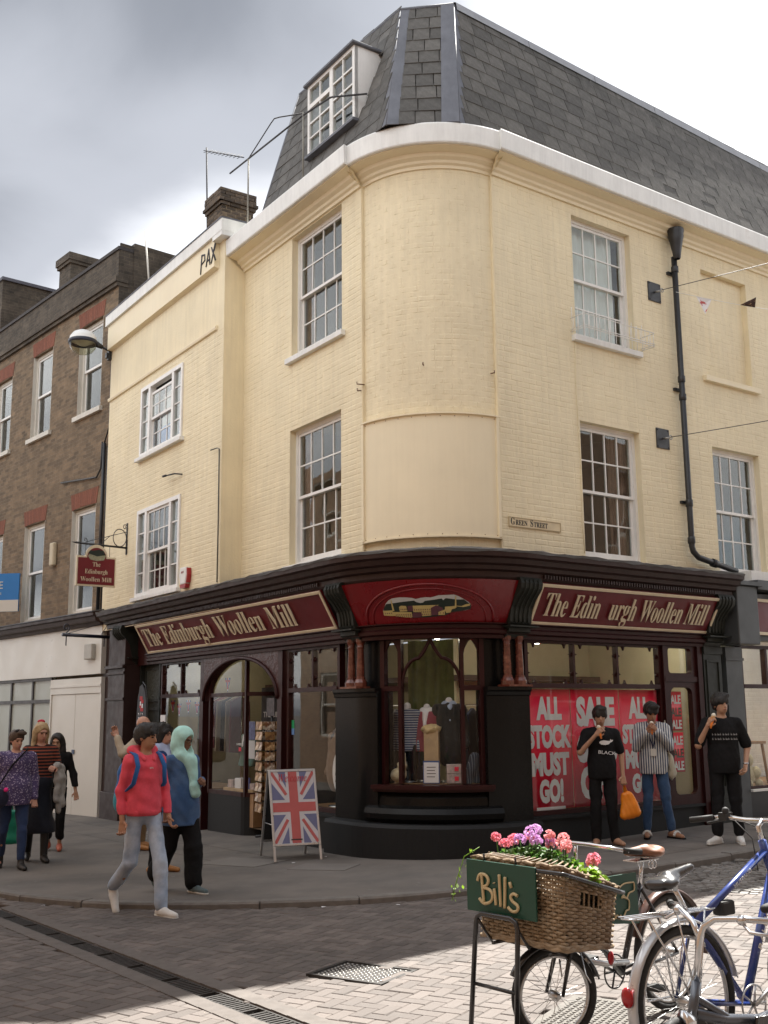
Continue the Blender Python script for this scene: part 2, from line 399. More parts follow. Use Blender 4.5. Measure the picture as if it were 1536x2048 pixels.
# pale slab joints of the footway near the corner: large slabs laid on the asphalt
# brick paving of the carriageway
dr0, dr1 = Vector((-3.9, 11.2)), Vector((0.55, 5.2))        # drain channel line
drd = (dr1-dr0).normalized(); drn = Vector((drd.y, -drd.x))
PV = [(-6.5, 14.6)]+[p for p in KC if -6.5 < p[0] < 2.6 and True]+[(3.0, 10.6), (4.2, 10.0), (5.6, 9.0), (5.6, 4.0), (-6.5, 4.0)]
def paver_mesh(hx, hy):
    g = MB(); c = 0.006; h = 0.03
    t = [(-hx+c, -hy+c, h), (hx-c, -hy+c, h), (hx-c, hy-c, h), (-hx+c, hy-c, h)]; b = [(-hx, -hy, h-c), (hx, -hy, h-c), (hx, hy, h-c), (-hx, hy, h-c)]; z = [(-hx, -hy, 0), (hx, -hy, 0), (hx, hy, 0), (-hx, hy, 0)]
    g.add(t+b+z, [(0, 1, 2, 3), (0, 4, 5, 1), (1, 5, 6, 2), (2, 6, 7, 3), (3, 7, 4, 0), (4, 8, 9, 5), (5, 9, 10, 6), (6, 10, 11, 7), (7, 11, 8, 4)])
    return g
PVB = paver_mesh(0.099, 0.049)
pav_me = PVB.mesh('paver', [m_paver])
cells = []
for zone, ang in ((0, R_(-32)), (1, R_(-36.5))):
    ca, sa = math.cos(ang), math.sin(ang)
    for i in range(-110, 110):
        for j in range(-110, 110):
            m = (i-j) % 4
            if m == 0: cx_, cy_, ro = (i+1)*0.1, (j+0.5)*0.1, 0
            elif m == 2: cx_, cy_, ro = (i+0.5)*0.1, j*0.1, 1
            else: continue
            x = cx_*ca-cy_*sa; y = cx_*sa+cy_*ca+8.0
            if not inpoly(x, y, PV): continue
            dd = (Vector((x, y))-dr0).dot(drn)
            if abs(dd) < 0.155: continue
            if (dd > 0) != (zone == 1): continue
            _l = Rz(R_(32)) @ Vector((x+0.18, y-7.94, 0))
            if abs(_l.x) < 0.27 and abs(_l.y) < 0.21: continue
            _l = Rz(R_(30)) @ Vector((x-1.22, y-6.6, 0))
            if abs(_l.x) < 0.29 and abs(_l.y) < 0.37: continue
            q = px((x, y, road_z(x)))
            if y < 5.0 and abs(x) > 4: continue
            cells.append((q[2] if (-20 < q[0] < 1556 and q[1] < 2060) else 99, x, y, ang+(math.pi/2 if ro else 0)))
cells.sort()
rest = MB(); bt = math.atan(0.028)
for k, (dep, x, y, a) in enumerate(cells):
    M = T(x, y, road_z(x)-0.03+random.uniform(-0.0025, 0.0025)) @ Matrix.Rotation(-bt, 4, 'Y') @ Rz(a+random.gauss(0, 0.008)) @ Rx(random.gauss(0, 0.008)) @ Ry(random.gauss(0, 0.006))
    if k < 300: link('paver', pav_me, road, M)
    else: rest.add([M @ Vector(p) for p in PVB.v], PVB.f)
o = rest.obj('pavers', m_paver, road); o['kind'] = 'stuff'
# drain channel: edge strips and slotted gratings
drain = thing('drain_channel', 'dark slotted drain channel running across the brick paved road', 'drain')
nseg = 13; ln = (dr1-dr0).length/nseg
gm = MB(); hw = 0.075
for k in range(12):
    a = -ln/2+0.03+k*(ln-0.06)/12; gm.box(a, a+0.022, -hw+0.012, hw-0.012, 0.0, 0.018)
gm.box(-ln/2+0.004, ln/2-0.004, -hw, -hw+0.014, 0, 0.02); gm.box(-ln/2+0.004, ln/2-0.004, hw-0.014, hw, 0, 0.02)
gme = gm.mesh('grating', [m_iron]); da = math.atan2(drd.y, drd.x)
m_edge = mat('channel_edge', (0.115, 0.10, 0.09), 0.85, var=0.2, vscale=8, bump=0.4)
for k in range(nseg):
    c = dr0+drd*(k+0.5)*ln
    link('grating', gme, drain, T(c.x, c.y, road_z(c.x)-0.024) @ Matrix.Rotation(-bt, 4, 'Y') @ Rz(da))
for sd in (-1, 1):
    g = MB(); n = 40
    for k in range(n):
        a = dr0+drd*(k*(dr1-dr0).length/n)+drn*sd*0.15; b = dr0+drd*((k+1)*(dr1-dr0).length/n-0.008)+drn*sd*0.15
        z = road_z(a.x); w_ = drn*0.066
        vs = [(a.x-w_.x, a.y-w_.y, z-0.03), (b.x-w_.x, b.y-w_.y, z-0.03), (b.x+w_.x, b.y+w_.y, z-0.03), (a.x+w_.x, a.y+w_.y, z-0.03)]
        g.add(vs+[(x, y, zz+0.035) for x, y, zz in vs], [(4, 5, 6, 7), (0, 1, 5, 4), (1, 2, 6, 5), (2, 3, 7, 6), (3, 0, 4, 7)])
    g.obj('edging', m_edge, drain)
# manhole cover with bright studs
mh = thing('manhole_cover', 'studded iron manhole cover half in sun in the brick road', 'manhole', loc=(-0.18, 7.94, road_z(-0.18)), rz=R_(-32))
g = MB(); g.box(-0.27, 0.27, -0.21, 0.21, -0.03, -0.002); g.obj('plate', m_iron, mh)
g = MB()
for sx_ in (-1, 1): g.box(sx_*0.29-0.015, sx_*0.29+0.015, -0.24, 0.24, -0.03, 0.006)
for sy_ in (-1, 1): g.box(-0.274, 0.274, sy_*0.225-0.012, sy_*0.225+0.012, -0.03, 0.006)
g.obj('rim', m_iron, mh)
g = MB()
for i in range(13):
    for j in range(10): g.lathe([(0.010, 0), (0.008, 0.005), (0, 0.006)], 6, (-0.24+i*0.04+random.uniform(-.002, .002), -0.18+j*0.04, -0.002))
g.obj('studs', m_steelstud, mh)
mh2 = thing('inspection_cover', 'pale textured inspection cover in the paving beside the basket bicycle', 'manhole', loc=(1.22, 6.6, road_z(1.22)), rz=R_(-30))
mcon = mat('cover_concrete', (0.13, 0.12, 0.108), 0.85, var=0.2, vscale=14, bump=0.8, bscale=70)
g = MB(); g.box(-0.32, 0.32, -0.40, 0.40, -0.03, 0.004); g.obj('plate', mcon, mh2)
g = MB()
for i in range(14):
    for j in range(18): g.box(-0.27+i*0.04, -0.25+i*0.04, -0.35+j*0.04, -0.33+j*0.04, 0.003, 0.009)
g.obj('ribs', mcon, mh2)
# fan-laid setts on the Green Street side
FAN = [(2.55, 11.75), (3.4, 12.27), (4.43, 13.0), (6.2, 14.25), (9.0, 16.2), (9.5, 13.5), (5.6, 9.0), (4.2, 10.0), (3.0, 10.6)]
g = MB(); fd = dR.xy; fnv = Vector((fd.y, -fd.x)); cnt = 0
for col in range(-2, 9):
    for row in range(-2, 14):
        cpt = Vector((3.2, 11.2))+fd*(col*0.9)-fnv*0+fnv*(row*0.45-1.6)+fd*(0.45 if row % 2 else 0)
        for rr in (0.50, 0.59, 0.68, 0.77, 0.86):
            n = max(5, int(rr*1.5/0.10))
            for k in range(n):
                a = -0.75+1.5*(k+0.5)/n; p = cpt+(fd*math.sin(a)-fnv*math.cos(a))*rr
                if not inpoly(p.x, p.y, FAN): continue
                if rr > 0.5 and abs(math.sin(a))*rr > 0.46: continue
                tx = fd*math.cos(a)+fnv*math.sin(a); ty = fd*math.sin(a)-fnv*math.cos(a); z = road_z(p.x)-0.004+random.uniform(-.006, .004)
                hx = 0.046; hy = 0.041; top = [p-tx*hx*.85-ty*hy*.85, p+tx*hx*.85-ty*hy*.85, p+tx*hx*.85+ty*hy*.85, p-tx*hx*.85+ty*hy*.85]
                bot = [p-tx*hx-ty*hy, p+tx*hx-ty*hy, p+tx*hx+ty*hy, p-tx*hx+ty*hy]
                g.add([(q.x, q.y, z) for q in top]+[(q.x, q.y, z-0.02) for q in bot], [(0, 1, 2, 3), (0, 4, 5, 1), (1, 5, 6, 2), (2, 6, 7, 3), (3, 7, 4, 0)]); cnt += 1
o = g.obj('setts', m_sett, road); o['kind'] = 'stuff'
# a few paving slabs and a service cover on the footway
slabs = link('footway_slabs', None, pavement)
for cx_, cy_, w_, h_, a in ((-1.75, 13.6, 0.9, 0.6, -34), (-0.72, 12.9, 0.7, 0.5, -20)):
    g = MB(); g.box(-w_/2, w_/2, -h_/2, h_/2, 0, 0.004); g.obj('slab', m_slab, slabs, T(cx_, cy_, pave_z(cx_)+0.001) @ Matrix.Rotation(-bt, 4, 'Y') @ Rz(R_(a)))

# old chewing gum spots and grime on the footway
gum = MB(); rs = random.Random(12)
for k in range(420):
    x, y = rs.uniform(-6, 5.5), rs.uniform(10.7, 16.5)
    if not inpoly(x, y, [(-6.6, 15.3), (-4.0, 12.1), (-2.2, 11.0), (-0.3, 10.85), (1.1, 11.3), (3.4, 12.6), (5.5, 14.2), (4.5, 15.2), (0.6, 12.6), (-5.2, 19.5)]): continue
    r = rs.uniform(0.008, 0.022); gum.add([(x, y, pave_z(x)+0.0025)]+[(x+r*math.cos(a)*rs.uniform(.8, 1.2), y+r*math.sin(a)*rs.uniform(.8, 1.2), pave_z(x)+0.001) for a in [j*math.pi/4 for j in range(8)]], [(0, j+1, (j+1) % 8+1) for j in range(8)])
o = gum.obj('gum_spots', mat('old_gum', (0.17, 0.16, 0.15), 0.8, var=0.2), pavement); o['kind'] = 'stuff'

# joints of the flagstone margin along the shopfronts
jn = MB()
def joint(a, b, w=0.006):
    d = (b-a); n_ = max(1, int(d.length/0.5)); t_ = d.normalized(); q = Vector((-t_.y, t_.x, 0))*w
    for k in range(n_):
        p, r = a+d*(k/n_), a+d*((k+1)/n_); jn.quad(*[(v.x, v.y, pave_z(v.x)+0.0018) for v in (p-q, r-q, r+q, p+q)])
for T0, d0, n0, u0, u1, o0 in ((TL, dL, nL, 0.4, 8.4, 0.32), (TR, dR, nR, 0.3, 7.5, 0.30)):
    joint(T0+d0*u0+n0*(o0+0.62), T0+d0*u1+n0*(o0+0.62)); joint(T0+d0*u0+n0*(o0+1.30), T0+d0*u1+n0*(o0+1.30))
    u = u0
    while u < u1:
        joint(T0+d0*u+n0*o0, T0+d0*u+n0*(o0+0.62)); joint(T0+d0*(u+0.4)+n0*(o0+0.62), T0+d0*(u+0.4)+n0*(o0+1.30)); u += rs.choice((0.6, 0.75, 0.9))
o = jn.obj('slab_joints', mat('joint_dirt', (0.06, 0.055, 0.05), 0.95), pavement); o['kind'] = 'stuff'
# ------------------------------------------------------------------ corner building
m_cream = mat('cream_masonry_paint', (0.845, 0.748, 0.525), 0.72, var=0.06, vscale=1.4, bump=0.8, bscale=30, col2=(0.775, 0.68, 0.475), c2scale=0.8, c2lo=0.45, c2hi=0.7, streak=0.12)
m_creams = mat('cream_smooth_paint', (0.845, 0.752, 0.545), 0.6, var=0.05, vscale=1.2, bump=0.2, bscale=30, streak=0.04)
m_white = mat('white_gloss_paint', (0.80, 0.79, 0.76), 0.35, var=0.06, vscale=5, bump=0.15, bscale=40, streak=0.08)
m_wsoil = mat('white_weathered_paint', (0.82, 0.825, 0.80), 0.55, var=0.08, vscale=3, bump=0.3, bscale=30, streak=0.14, col2=(0.66, 0.62, 0.56), c2scale=4, c2lo=0.64, c2hi=0.82)
m_slate = mat('roof_slate', (0.118, 0.111, 0.101), 0.62, spec=0.35, var=0.3, vscale=7, bump=0.8, bscale=40, island=0.24, streak=0.45, col2=(0.085, 0.08, 0.07), c2scale=3, c2lo=0.4, c2hi=0.7)
m_lead = mat('lead_sheet', (0.135, 0.142, 0.165), 0.65, metal=0.1, var=0.15, vscale=3, bump=0.3, bscale=14, streak=0.2)
m_glass = glass_mat('old_window_glass', (0.9, 0.93, 0.92), 1.52, 0.012, wav=0.12)
m_room = mat('room_plaster', (0.26, 0.21, 0.165), 0.9, var=0.1)
m_roomd = mat('room_dark', (0.10, 0.09, 0.085), 0.9, var=0.1)
m_curt = mat('brown_curtain', (0.22, 0.135, 0.10), 0.9, var=0.2, vscale=4)
m_net = mat('white_blind', (0.82, 0.82, 0.80), 0.8, var=0.04)
m_pipe = mat('black_iron_paint', (0.022, 0.023, 0.026), 0.4, var=0.25, vscale=9, bump=0.3)
def subtract(a, b, ops, z0, z1):
    segs = [(a, b)]
    for ox0, ox1, oz0, oz1 in ops:
        if z1 <= oz0+1e-6 or z0 >= oz1-1e-6: continue
        new = []
        for s0, s1 in segs:
            if s1 <= ox0 or s0 >= ox1: new.append((s0, s1)); continue
            if s0 < ox0: new.append((s0, ox0))
            if s1 > ox1: new.append((ox1, s1))
        segs = new
    return segs
def wall_sheet(g, x0, x1, z0, z1, ops, y0, rev=0.14, f=None, nx=1):
    F = f or (lambda x, y, z: (x, y, z))
    xs = sorted({x0, x1, *[v for o in ops for v in o[:2] if x0 < v < x1], *[x0+(x1-x0)*k/nx for k in range(nx)]})
    zs = sorted({z0, z1, *[v for o in ops for v in o[2:4] if z0 < v < z1]})
    for i in range(len(xs)-1):
        for j in range(len(zs)-1):
            cx_, cz_ = (xs[i]+xs[i+1])/2, (zs[j]+zs[j+1])/2
            if any(o[0] < cx_ < o[1] and o[2] < cz_ < o[3] for o in ops): continue
            g.quad(F(xs[i], y0, zs[j]), F(xs[i+1], y0, zs[j]), F(xs[i+1], y0, zs[j+1]), F(xs[i], y0, zs[j+1]))
    for a, b, c, d in ops:
        for q in (((a, y0, c), (a, y0, d), (a, y0+rev, d), (a, y0+rev, c)), ((b, y0, d), (b, y0, c), (b, y0+rev, c), (b, y0+rev, d)), ((a, y0, d), (b, y0, d), (b, y0+rev, d), (a, y0+rev, d)), ((b, y0, c), (a, y0, c), (a, y0+rev, c), (b, y0+rev, c))):
            g.quad(*[F(*p) for p in q])
def bricks(g, x0, x1, z0, z1, ops, y0, f=None, course=0.075, ln=0.225, j=0.008, dep=0.0021):
    F = f or (lambda x, y, z: (x, y, z)); row = 0; z = z0
    while z < z1-0.02:
        za, zb = z+j/2, min(z+course-j/2, z1); off = (row % 2)*ln/2+random.uniform(-0.01, 0.01); x = x0-off
        while x < x1:
            hl = ln if (row % 2 == 0 or random.random() > 0.12) else ln*0.5
            a, b = max(x+j/2, x0), min(x+hl-j/2, x1)
            if b-a > 0.03:
                for s0, s1 in subtract(a, b, ops, za, zb):
                    if s1-s0 < 0.025: continue
                    d = y0-dep-random.choice((-0.0010, -0.0004, 0, 0.0004, 0.0010, 0.0018)); t = random.uniform(-0.0012, 0.0012); c = random.uniform(0.005, 0.011)
                    zz = random.uniform(-0.003, 0.003)
                    vs = [F(s0, y0, za+zz), F(s1, y0, za+zz), F(s1, y0, zb+zz), F(s0, y0, zb+zz), F(s0+c, d+t, za+c+zz), F(s1-c, d-t, za+c+zz), F(s1-c, d-t-0.0008, zb-c+zz), F(s0+c, d+t-0.0008, zb-c+zz)]
                    g.add(vs, [(4, 5, 6, 7), (0, 1, 5, 4), (1, 2, 6, 5), (2, 3, 7, 6), (3, 0, 4, 7)])
            x += hl
        z += course; row += 1
BLD = thing('corner_building', 'three storey cream painted brick corner building with rounded corner and slate mansard roof', 'building')
def arcf(x, y, z, r=RC): # x = arc length from bisector, y = depth into wall
    a = x/RC; q = CEN+(xC*math.sin(a)+nC*math.cos(a))*(r-y); return (q.x, q.y, z)
# --- openings (local x)
OPR = [(1.50, 2.72, 3.74, 5.66), (1.50, 2.73, 6.88, 8.71), (4.38, 5.55, 3.73, 5.69)]
BLIND = (4.38, 5.53, 6.82, 8.58)
OPL = [(-1.96, -0.53, 3.80, 5.82), (-1.93, -0.50, 6.93, 8.84)]
OPA = [(-6.95, -5.03, 3.78, 5.37), (-6.95, -5.05, 6.36, 7.69)]
ZT = 9.0
g = MB(); wall_sheet(g, 0, 10, 3.3, ZT+0.3, OPR+[BLIND], 0.0, 0.16); g.box(4.38, 5.53, 0.10, 0.11, 6.82, 8.58)
g.obj('wall_right', m_cream, BLD, FR)
g = MB(); bricks(g, 0.0, 10, 3.62, ZT, OPR+[BLIND], 0.0); bricks(g, 4.38, 5.53, 6.82, 8.58, [], 0.10)
o = g.obj('painted_bricks', m_cream, BLD, FR); o['kind'] = 'stuff'
g = MB(); wall_sheet(g, -3.5, 0, 3.3, ZT+0.3, OPL, 0.0, 0.16); g.obj('wall_left', m_cream, BLD, FL)
g = MB(); bricks(g, -3.5, 0.0, 3.62, ZT, OPL, 0.0); o = g.obj('painted_bricks', m_cream, BLD, FL); o['kind'] = 'stuff'
SW = RC*PH
g = MB(); wall_sheet(g, -SW, SW, 3.3, ZT+0.3, [], 0.045, 0, arcf, 24); g.obj('wall_corner', m_cream, BLD)
g = MB(); bricks(g, -SW+0.02, SW-0.02, 5.5, ZT, [], 0.045, arcf); bricks(g, -SW+0.02, SW-0.02, 3.62, 3.86, [], 0.045, arcf); o = g.obj('painted_bricks', m_cream, BLD); o['kind'] = 'stuff'
g = MB()
for e in (-SW, SW):
    g.quad(arcf(e, -0.001, 3.3), arcf(e, 0.06, 3.3), arcf(e, 0.06, ZT+0.3), arcf(e, -0.001, ZT+0.3))
    k_ = 0.012 if e < 0 else -0.012
    g.quad(arcf(e, 0.0, 3.3), arcf(e+k_, 0.0, 3.3), arcf(e+k_, 0.0, ZT+0.3), arcf(e, 0.0, ZT+0.3)); g.quad(arcf(e+k_, 0.0, 3.3), arcf(e+k_, 0.06, 3.3), arcf(e+k_, 0.06, ZT+0.3), arcf(e+k_, 0.0, ZT+0.3))
g.obj('corner_return', m_cream, BLD)
# corner board: smooth curved panel with edge battens and drip
g = MB(); wall_sheet(g, -SW+0.06, SW-0.06, 3.88, 5.46, [], -0.012, 0, arcf, 24)
for za, zb, y in ((3.865, 3.885, -0.03), (5.455, 5.475, -0.045)):
    wall_sheet(g, -SW+0.01, SW-0.01, za, zb, [], y, 0, arcf, 24)
    for k in range(24):
        a = -SW+0.01+(2*SW-0.02)*k/24; b = -SW+0.01+(2*SW-0.02)*(k+1)/24
        g.quad(arcf(a, y, zb), arcf(b, y, zb), arcf(b, 0.05, zb+0.01), arcf(a, 0.05, zb+0.01)); g.quad(arcf(b, y, za), arcf(a, y, za), arcf(a, 0.05, za), arcf(b, 0.05, za))
for a, b in ((-SW+0.034, -SW+0.075), (SW-0.075, SW-0.034)):
    wall_sheet(g, a, b, 3.885, 5.455, [], -0.040, 0, arcf, 2)
    for e in (a, b): g.quad(arcf(e, -0.040, 3.885), arcf(e, -0.040, 5.455), arcf(e, 0.05, 5.455), arcf(e, 0.05, 3.885))
g.obj('corner_panel', m_creams, BLD)
g = MB()
for k in range(11):
    for z in (3.905, 5.43):
        a = -SW+0.09+(2*SW-0.18)*k/10; p = arcf(a, -0.014, z); g.ball(p, 0.006, 6, 4)
g.obj('panel_screws', mat('rust_screw', (0.2, 0.13, 0.09), 0.7), BLD, kind='stuff')
# left bay
g = MB(); wall_sheet(g, -UA, -3.5, 3.3, 9.45, OPA, -OA, 0.10)
g.quad((-3.5, -OA, 3.3), (-3.5, 0.02, 3.3), (-3.5, 0.02, 9.45), (-3.5, -OA, 9.45)); g.quad((-UA, 0.6, 3.3), (-UA, -OA, 3.3), (-UA, -OA, 9.6), (-UA, 0.6, 9.6))
g.obj('wall_bay', m_cream, BLD, FL)
g = MB(); bricks(g, -UA, -3.5, 3.62, 7.86, OPA, -OA); o = g.obj('painted_bricks', m_cream, BLD, FL); o['kind'] = 'stuff'
g = MB()
g.prism([(-OA, 7.87), (-OA-0.035, 7.875), (-OA-0.045, 7.91), (-OA-0.045, 7.93), (-OA, 7.95)], -UA, -3.73, axis='x')           # string course
g.prism([(-OA, 8.93), (-OA-0.09, 8.95), (-OA-0.09, 9.44), (-OA, 9.44)], -UA, -3.73, axis='x')                              # parapet band
g.obj('parapet_band', m_creams, BLD, FL)
g = MB(); g.prism([(0.3, 9.44), (-OA-0.14, 9.44), (-OA-0.14, 9.645), (0.3, 9.66)], -UA-0.03, -3.36, axis='x'); g.prism([(0.02, 9.36), (-OA-0.135, 9.36), (-OA-0.135, 9.44), (0.02, 9.44)], -3.72, -3.365, axis='x'); g.obj('parapet_coping', m_wsoil, BLD, FL)
g = MB(); g.prism([(0.3, 9.661), (-OA-0.15, 9.647), (-OA-0.15, 9.672), (0.3, 9.70)], -UA-0.03, -3.36, axis='x'); g.obj('coping_lead', m_lead, BLD, FL)
# graffiti on the parapet
gr = MB()
for pts in ([(0, .0), (.03, .33)], [(.03, .33), (.12, .30), (.13, .2), (.03, .17)], [(.17, .06), (.25, .34), (.29, .05)], [(.19, .15), (.29, .15)], [(.33, .05), (.44, .36)], [(.33, .33), (.45, .06)]):
    gr.tube([(-4.24+x*1.25, -OA-0.092, 8.98+z) for x, z in pts], 0.016, 6)
gr.obj('graffiti', mat('graffiti_paint', (0.05, 0.05, 0.06), 0.7), BLD, FL)
# --- main cornice: moulding (cream) and gutter fascia (white)
MOUL = [(0.0, 8.86), (0.035, 8.86), (0.04, 8.90), (0.075, 8.92), (0.085, 8.955), (0.14, 8.985), (0.16, 9.03), (0.30, 9.05), (0.30, 9.07)]
FASC = [(0.27, 9.065), (0.345, 9.065), (0.355, 9.08), (0.365, 9.325), (0.355, 9.345), (0.20, 9.345), (0.0, 9.36)]
for nm, pr, mm in (('cornice_moulding', MOUL, m_creams), ('gutter_fascia', FASC, m_wsoil)):
    g = MB(); k = 1.0
    g.sweep(lambda d: [((TL+dL*u+nL*d).x, (TL+dL*u+nL*d).y) for u in (3.5, 0.0-d*0.32-0.02)], pr); g.obj(nm, mm, BLD)
    g = MB(); g.sweep(lambda d: [((TR+dR*u+nR*d).x, (TR+dR*u+nR*d).y) for u in (0.0-d*0.32-0.02, 10.0)], pr); g.obj(nm, mm, BLD)
    g = MB(); g.sweep(lambda d: path(d, n=20, rdel=-0.055), pr, smooth=False); g.obj(nm, mm, BLD)
# --- mansard roof
ROOF = MB()
def LP(u, off, z): q = TL+dL*u+nL*off; return Vector((q.x, q.y, z))
def RP(u, off, z): q = TR+dR*u+nR*off; return Vector((q.x, q.y, z))
HRb, HLb, HRt, HLt = RP(-0.68, 0.15, 9.34), LP(-0.86, 0.15, 9.34), RP(-0.05, -0.65, 11.80), LP(-0.10, -0.65, 11.79)
RRb, RRt = RP(10, 0.15, 9.34), RP(10, -0.65, 11.38); LLb, LLt = LP(2.74, 0.15, 9.34), LP(2.86, -0.65, 11.96)
_i = -nC*0.05
ROOF.quad(HRb+_i, RRb+_i, RRt+_i, HRt+_i); ROOF.quad(LLb+_i, HLb+_i, HLt+_i, LLt+_i); ROOF.quad(HLb+_i, HRb+_i, HRt+_i, HLt+_i)
back = [LP(2.88, -3.5, 12.0), RP(1.5, -4.0, 11.9), RP(10, -4.0, 11.5)]
ROOF.add([HLt, HRt, RRt, back[2], back[1], back[0], LLt], [(0, 1, 2, 3, 4, 5, 6)]); ROOF.quad(LLb, LLt, back[0], LP(2.74, -3.5, 9.34))
roof = ROOF.obj('mansard_roof', mat('roof_felt', (0.02, 0.02, 0.021), 0.9), BLD)
RUN = math.hypot(0.9, 2.5); ROWS = 10
def slope_slates(A, B, C_, D, skip=None, seed=1, w0=0.31):
    """A,B bottom (left,right) C,D top (right,left) -> slate frames"""
    rs = random.Random(seed); out_ = []
    for r in range(ROWS):
        t0, t1 = r/ROWS, (r+1)/ROWS
        a0, b0 = A.lerp(D, t0), B.lerp(C_, t0); a1, b1 = A.lerp(D, min(1, t1)), B.lerp(C_, min(1, t1))
        wid = (b0-a0).length; ex = (b0-a0).normalized(); up = ((a1-a0)-ex*((a1-a0).dot(ex)))
        hl = up.length; ey = up.normalized(); ez = ex.cross(ey)
        x = -rs.uniform(0, w0) if r % 2 else -rs.uniform(0.0, 0.05)
        lo = 0.0; hi = wid
        while x < hi-0.02:
            w = w0*rs.uniform(0.82, 1.2); s0, s1 = max(x, 0.0), min(x+w-0.006, hi)
            x += w
            if s1-s0 < 0.05: continue
            c = a0+ex*((s0+s1)/2)
            if skip and skip(c+ey*hl*0.5): continue
            out_.append((c, ex, ey, ez, s1-s0, hl, rs))
    return out_
def slate_me(w, h):
    g = MB(); th = 0.009; e = 0.004
    b = [(-w/2, -0.012, 0.012), (w/2, -0.012, 0.012), (w/2, h+0.05, 0.002), (-w/2, h+0.05, 0.002)]
    t = [(-w/2+e, -0.012+e, 0.012+th), (w/2-e, -0.012+e, 0.012+th), (w/2-e, h+0.05, 0.002+th), (-w/2+e, h+0.05, 0.002+th)]
    return g.add(b+t, [(4, 5, 6, 7), (0, 1, 5, 4), (1, 2, 6, 5), (2, 3, 7, 6), (3, 0, 4, 7)])
def dorm_skip(p):
    d = p-TL; u = d.dot(dL); return 0.04 < u < 1.46 and 9.9 < p.z < 11.15
SL = slope_slates(LLb, HLb+(LLb-HLb).normalized()*0.09, HLt+(LLt-HLt).normalized()*0.08, LLt, dorm_skip, 3)+slope_slates(HLb.lerp(HRb, 0.17), HLb.lerp(HRb, 0.80), HLt.lerp(HRt, 0.80), HLt.lerp(HRt, 0.17), None, 4, 0.27)+slope_slates(HRb+(RRb-HRb).normalized()*0.10, RRb, RRt, HRt+(RRt-HRt).normalized()*0.10, None, 5)
vis = MB(); n_ind = 0
for c, ex, ey, ez, w, h, rs in SL:
    M = Matrix(((ex.x, ey.x, ez.x, c.x), (ex.y, ey.y, ez.y, c.y), (ex.z, ey.z, ez.z, c.z), (0, 0, 0, 1))) @ Rx(rs.gauss(0, 0.008)) @ Rz(rs.gauss(0, 0.006))
    g = slate_me(w, h); q = px(c)
    if n_ind < 300 and -10 < q[0] < 1546 and q[1] > -10: g.obj('slate', m_slate, roof, M); n_ind += 1
    else: vis.add([M @ Vector(p) for p in g.v], g.f)
if vis.v: o = vis.obj('slates', m_slate, roof); o['kind'] = 'stuff'
# lead hips, ridge and apron
g = MB()
def strip(a0, a1, b0, b1, th):
    n = ((a1-a0).cross(b0-a0)).normalized()*th
    g.add([a0, a1, b1, b0, a0+n, a1+n, b1+n, b0+n], [(4, 5, 6, 7), (0, 1, 5, 4), (1, 2, 6, 5), (2, 3, 7, 6), (3, 0, 4, 7)])
eR = (RRb-HRb).normalized(); eL = (LLb-HLb).normalized()
strip(HRb, HRb+eR*0.10, HRt, HRt+eR*0.10, 0.012); strip(HLb+eL*0.09, HLb, HLt+eL*0.08, HLt, 0.012)
strip(HLb, HLb.lerp(HRb, 0.17), HLt, HLt.lerp(HRt, 0.17), 0.012); strip(HLb.lerp(HRb, 0.755), HRb, HLt.lerp(HRt, 0.755), HRt, 0.026)
strip(LLb-eL*0.07, LLb+eL*0.02, LLt-eL*0.07, LLt+eL*0.02, 0.014)
g.tube([HRb, HRt], 0.013, 8); g.tube([HLb, HLt], 0.013, 8); g.tube([HLt, HRt], 0.03, 8); g.tube([HLt, LLt], 0.03, 8); g.tube([LLb, LLt], 0.03, 8)
g.obj('lead_hip', m_lead, roof)
g = MB(); nn = Vector((nR.x, nR.y, 0))
for k in range(7):
    a = RP(-0.05+k*1.43, -0.63, 11.81-0.042*k*1.43); b = RP(-0.05+(k+1)*1.43-0.01, -0.63, 11.81-0.042*(k+1)*1.43)
    dn = Vector((0, 0, -0.13))+nR*0.055
    g.add([a+dn, b+dn, b+nR*0.03, a+nR*0.03, a+Vector((0, 0, .035))-nR*.02, b+Vector((0, 0, .035))-nR*.02, b-nR*.3+Vector((0, 0, .02)), a-nR*.3+Vector((0, 0, .02))], [(0, 1, 2, 3), (3, 2, 5, 4), (4, 5, 6, 7)])
g.obj('lead_ridge', mat('lead_ridge', (0.33, 0.34, 0.36), 0.45, metal=0.3, var=0.15), roof)
g = MB(); apr = [(0.34, 9.349), (0.25, 9.40), (0.10, 9.47), (-0.2, 9.52)]
g.sweep(lambda d: path(d, n=16, rdel=-0.05), apr); g.obj('lead_apron', m_lead, roof)
# --- dormer
dm = link('dormer', None, BLD, FL)
U0, U1, DZ0, DZ1 = 0.10, 1.42, 9.97, 11.10; DY = -0.02
yb = 0.75
for x in (-U1, -U0):
    g = MB(); s = 0.03 if x == -U0 else -0.03
    g.add([(x, DY, DZ0-0.02), (x, DY, DZ1), (x, yb, DZ1), (x, 0.16, DZ0-0.02), (x-s, DY, DZ0-0.02), (x-s, DY, DZ1), (x-s, yb, DZ1), (x-s, 0.16, DZ0-0.02)], [(0, 1, 2, 3), (4, 7, 6, 5), (0, 4, 5, 1), (1, 5, 6, 2)])
    g.obj('cheek', m_white, dm)
g = MB(); g.prism([(-U1-0.05, DZ1+0.0), (-U0+0.05, DZ1+0.0), (-U0+0.05, DZ1+0.045), (-U1-0.05, DZ1+0.045)], DY-0.07, 0.9); o = g.obj('dormer_roof', m_lead, dm); bevel(o, 0.012)
g = MB(); g.box(-U1-0.03, -U0+0.03, DY-0.06, DY+0.05, DZ0-0.06, DZ0-0.02); g.obj('dormer_sill', m_lead, dm)
g = MB(); y0, y1 = DY-0.012, DY+0.05
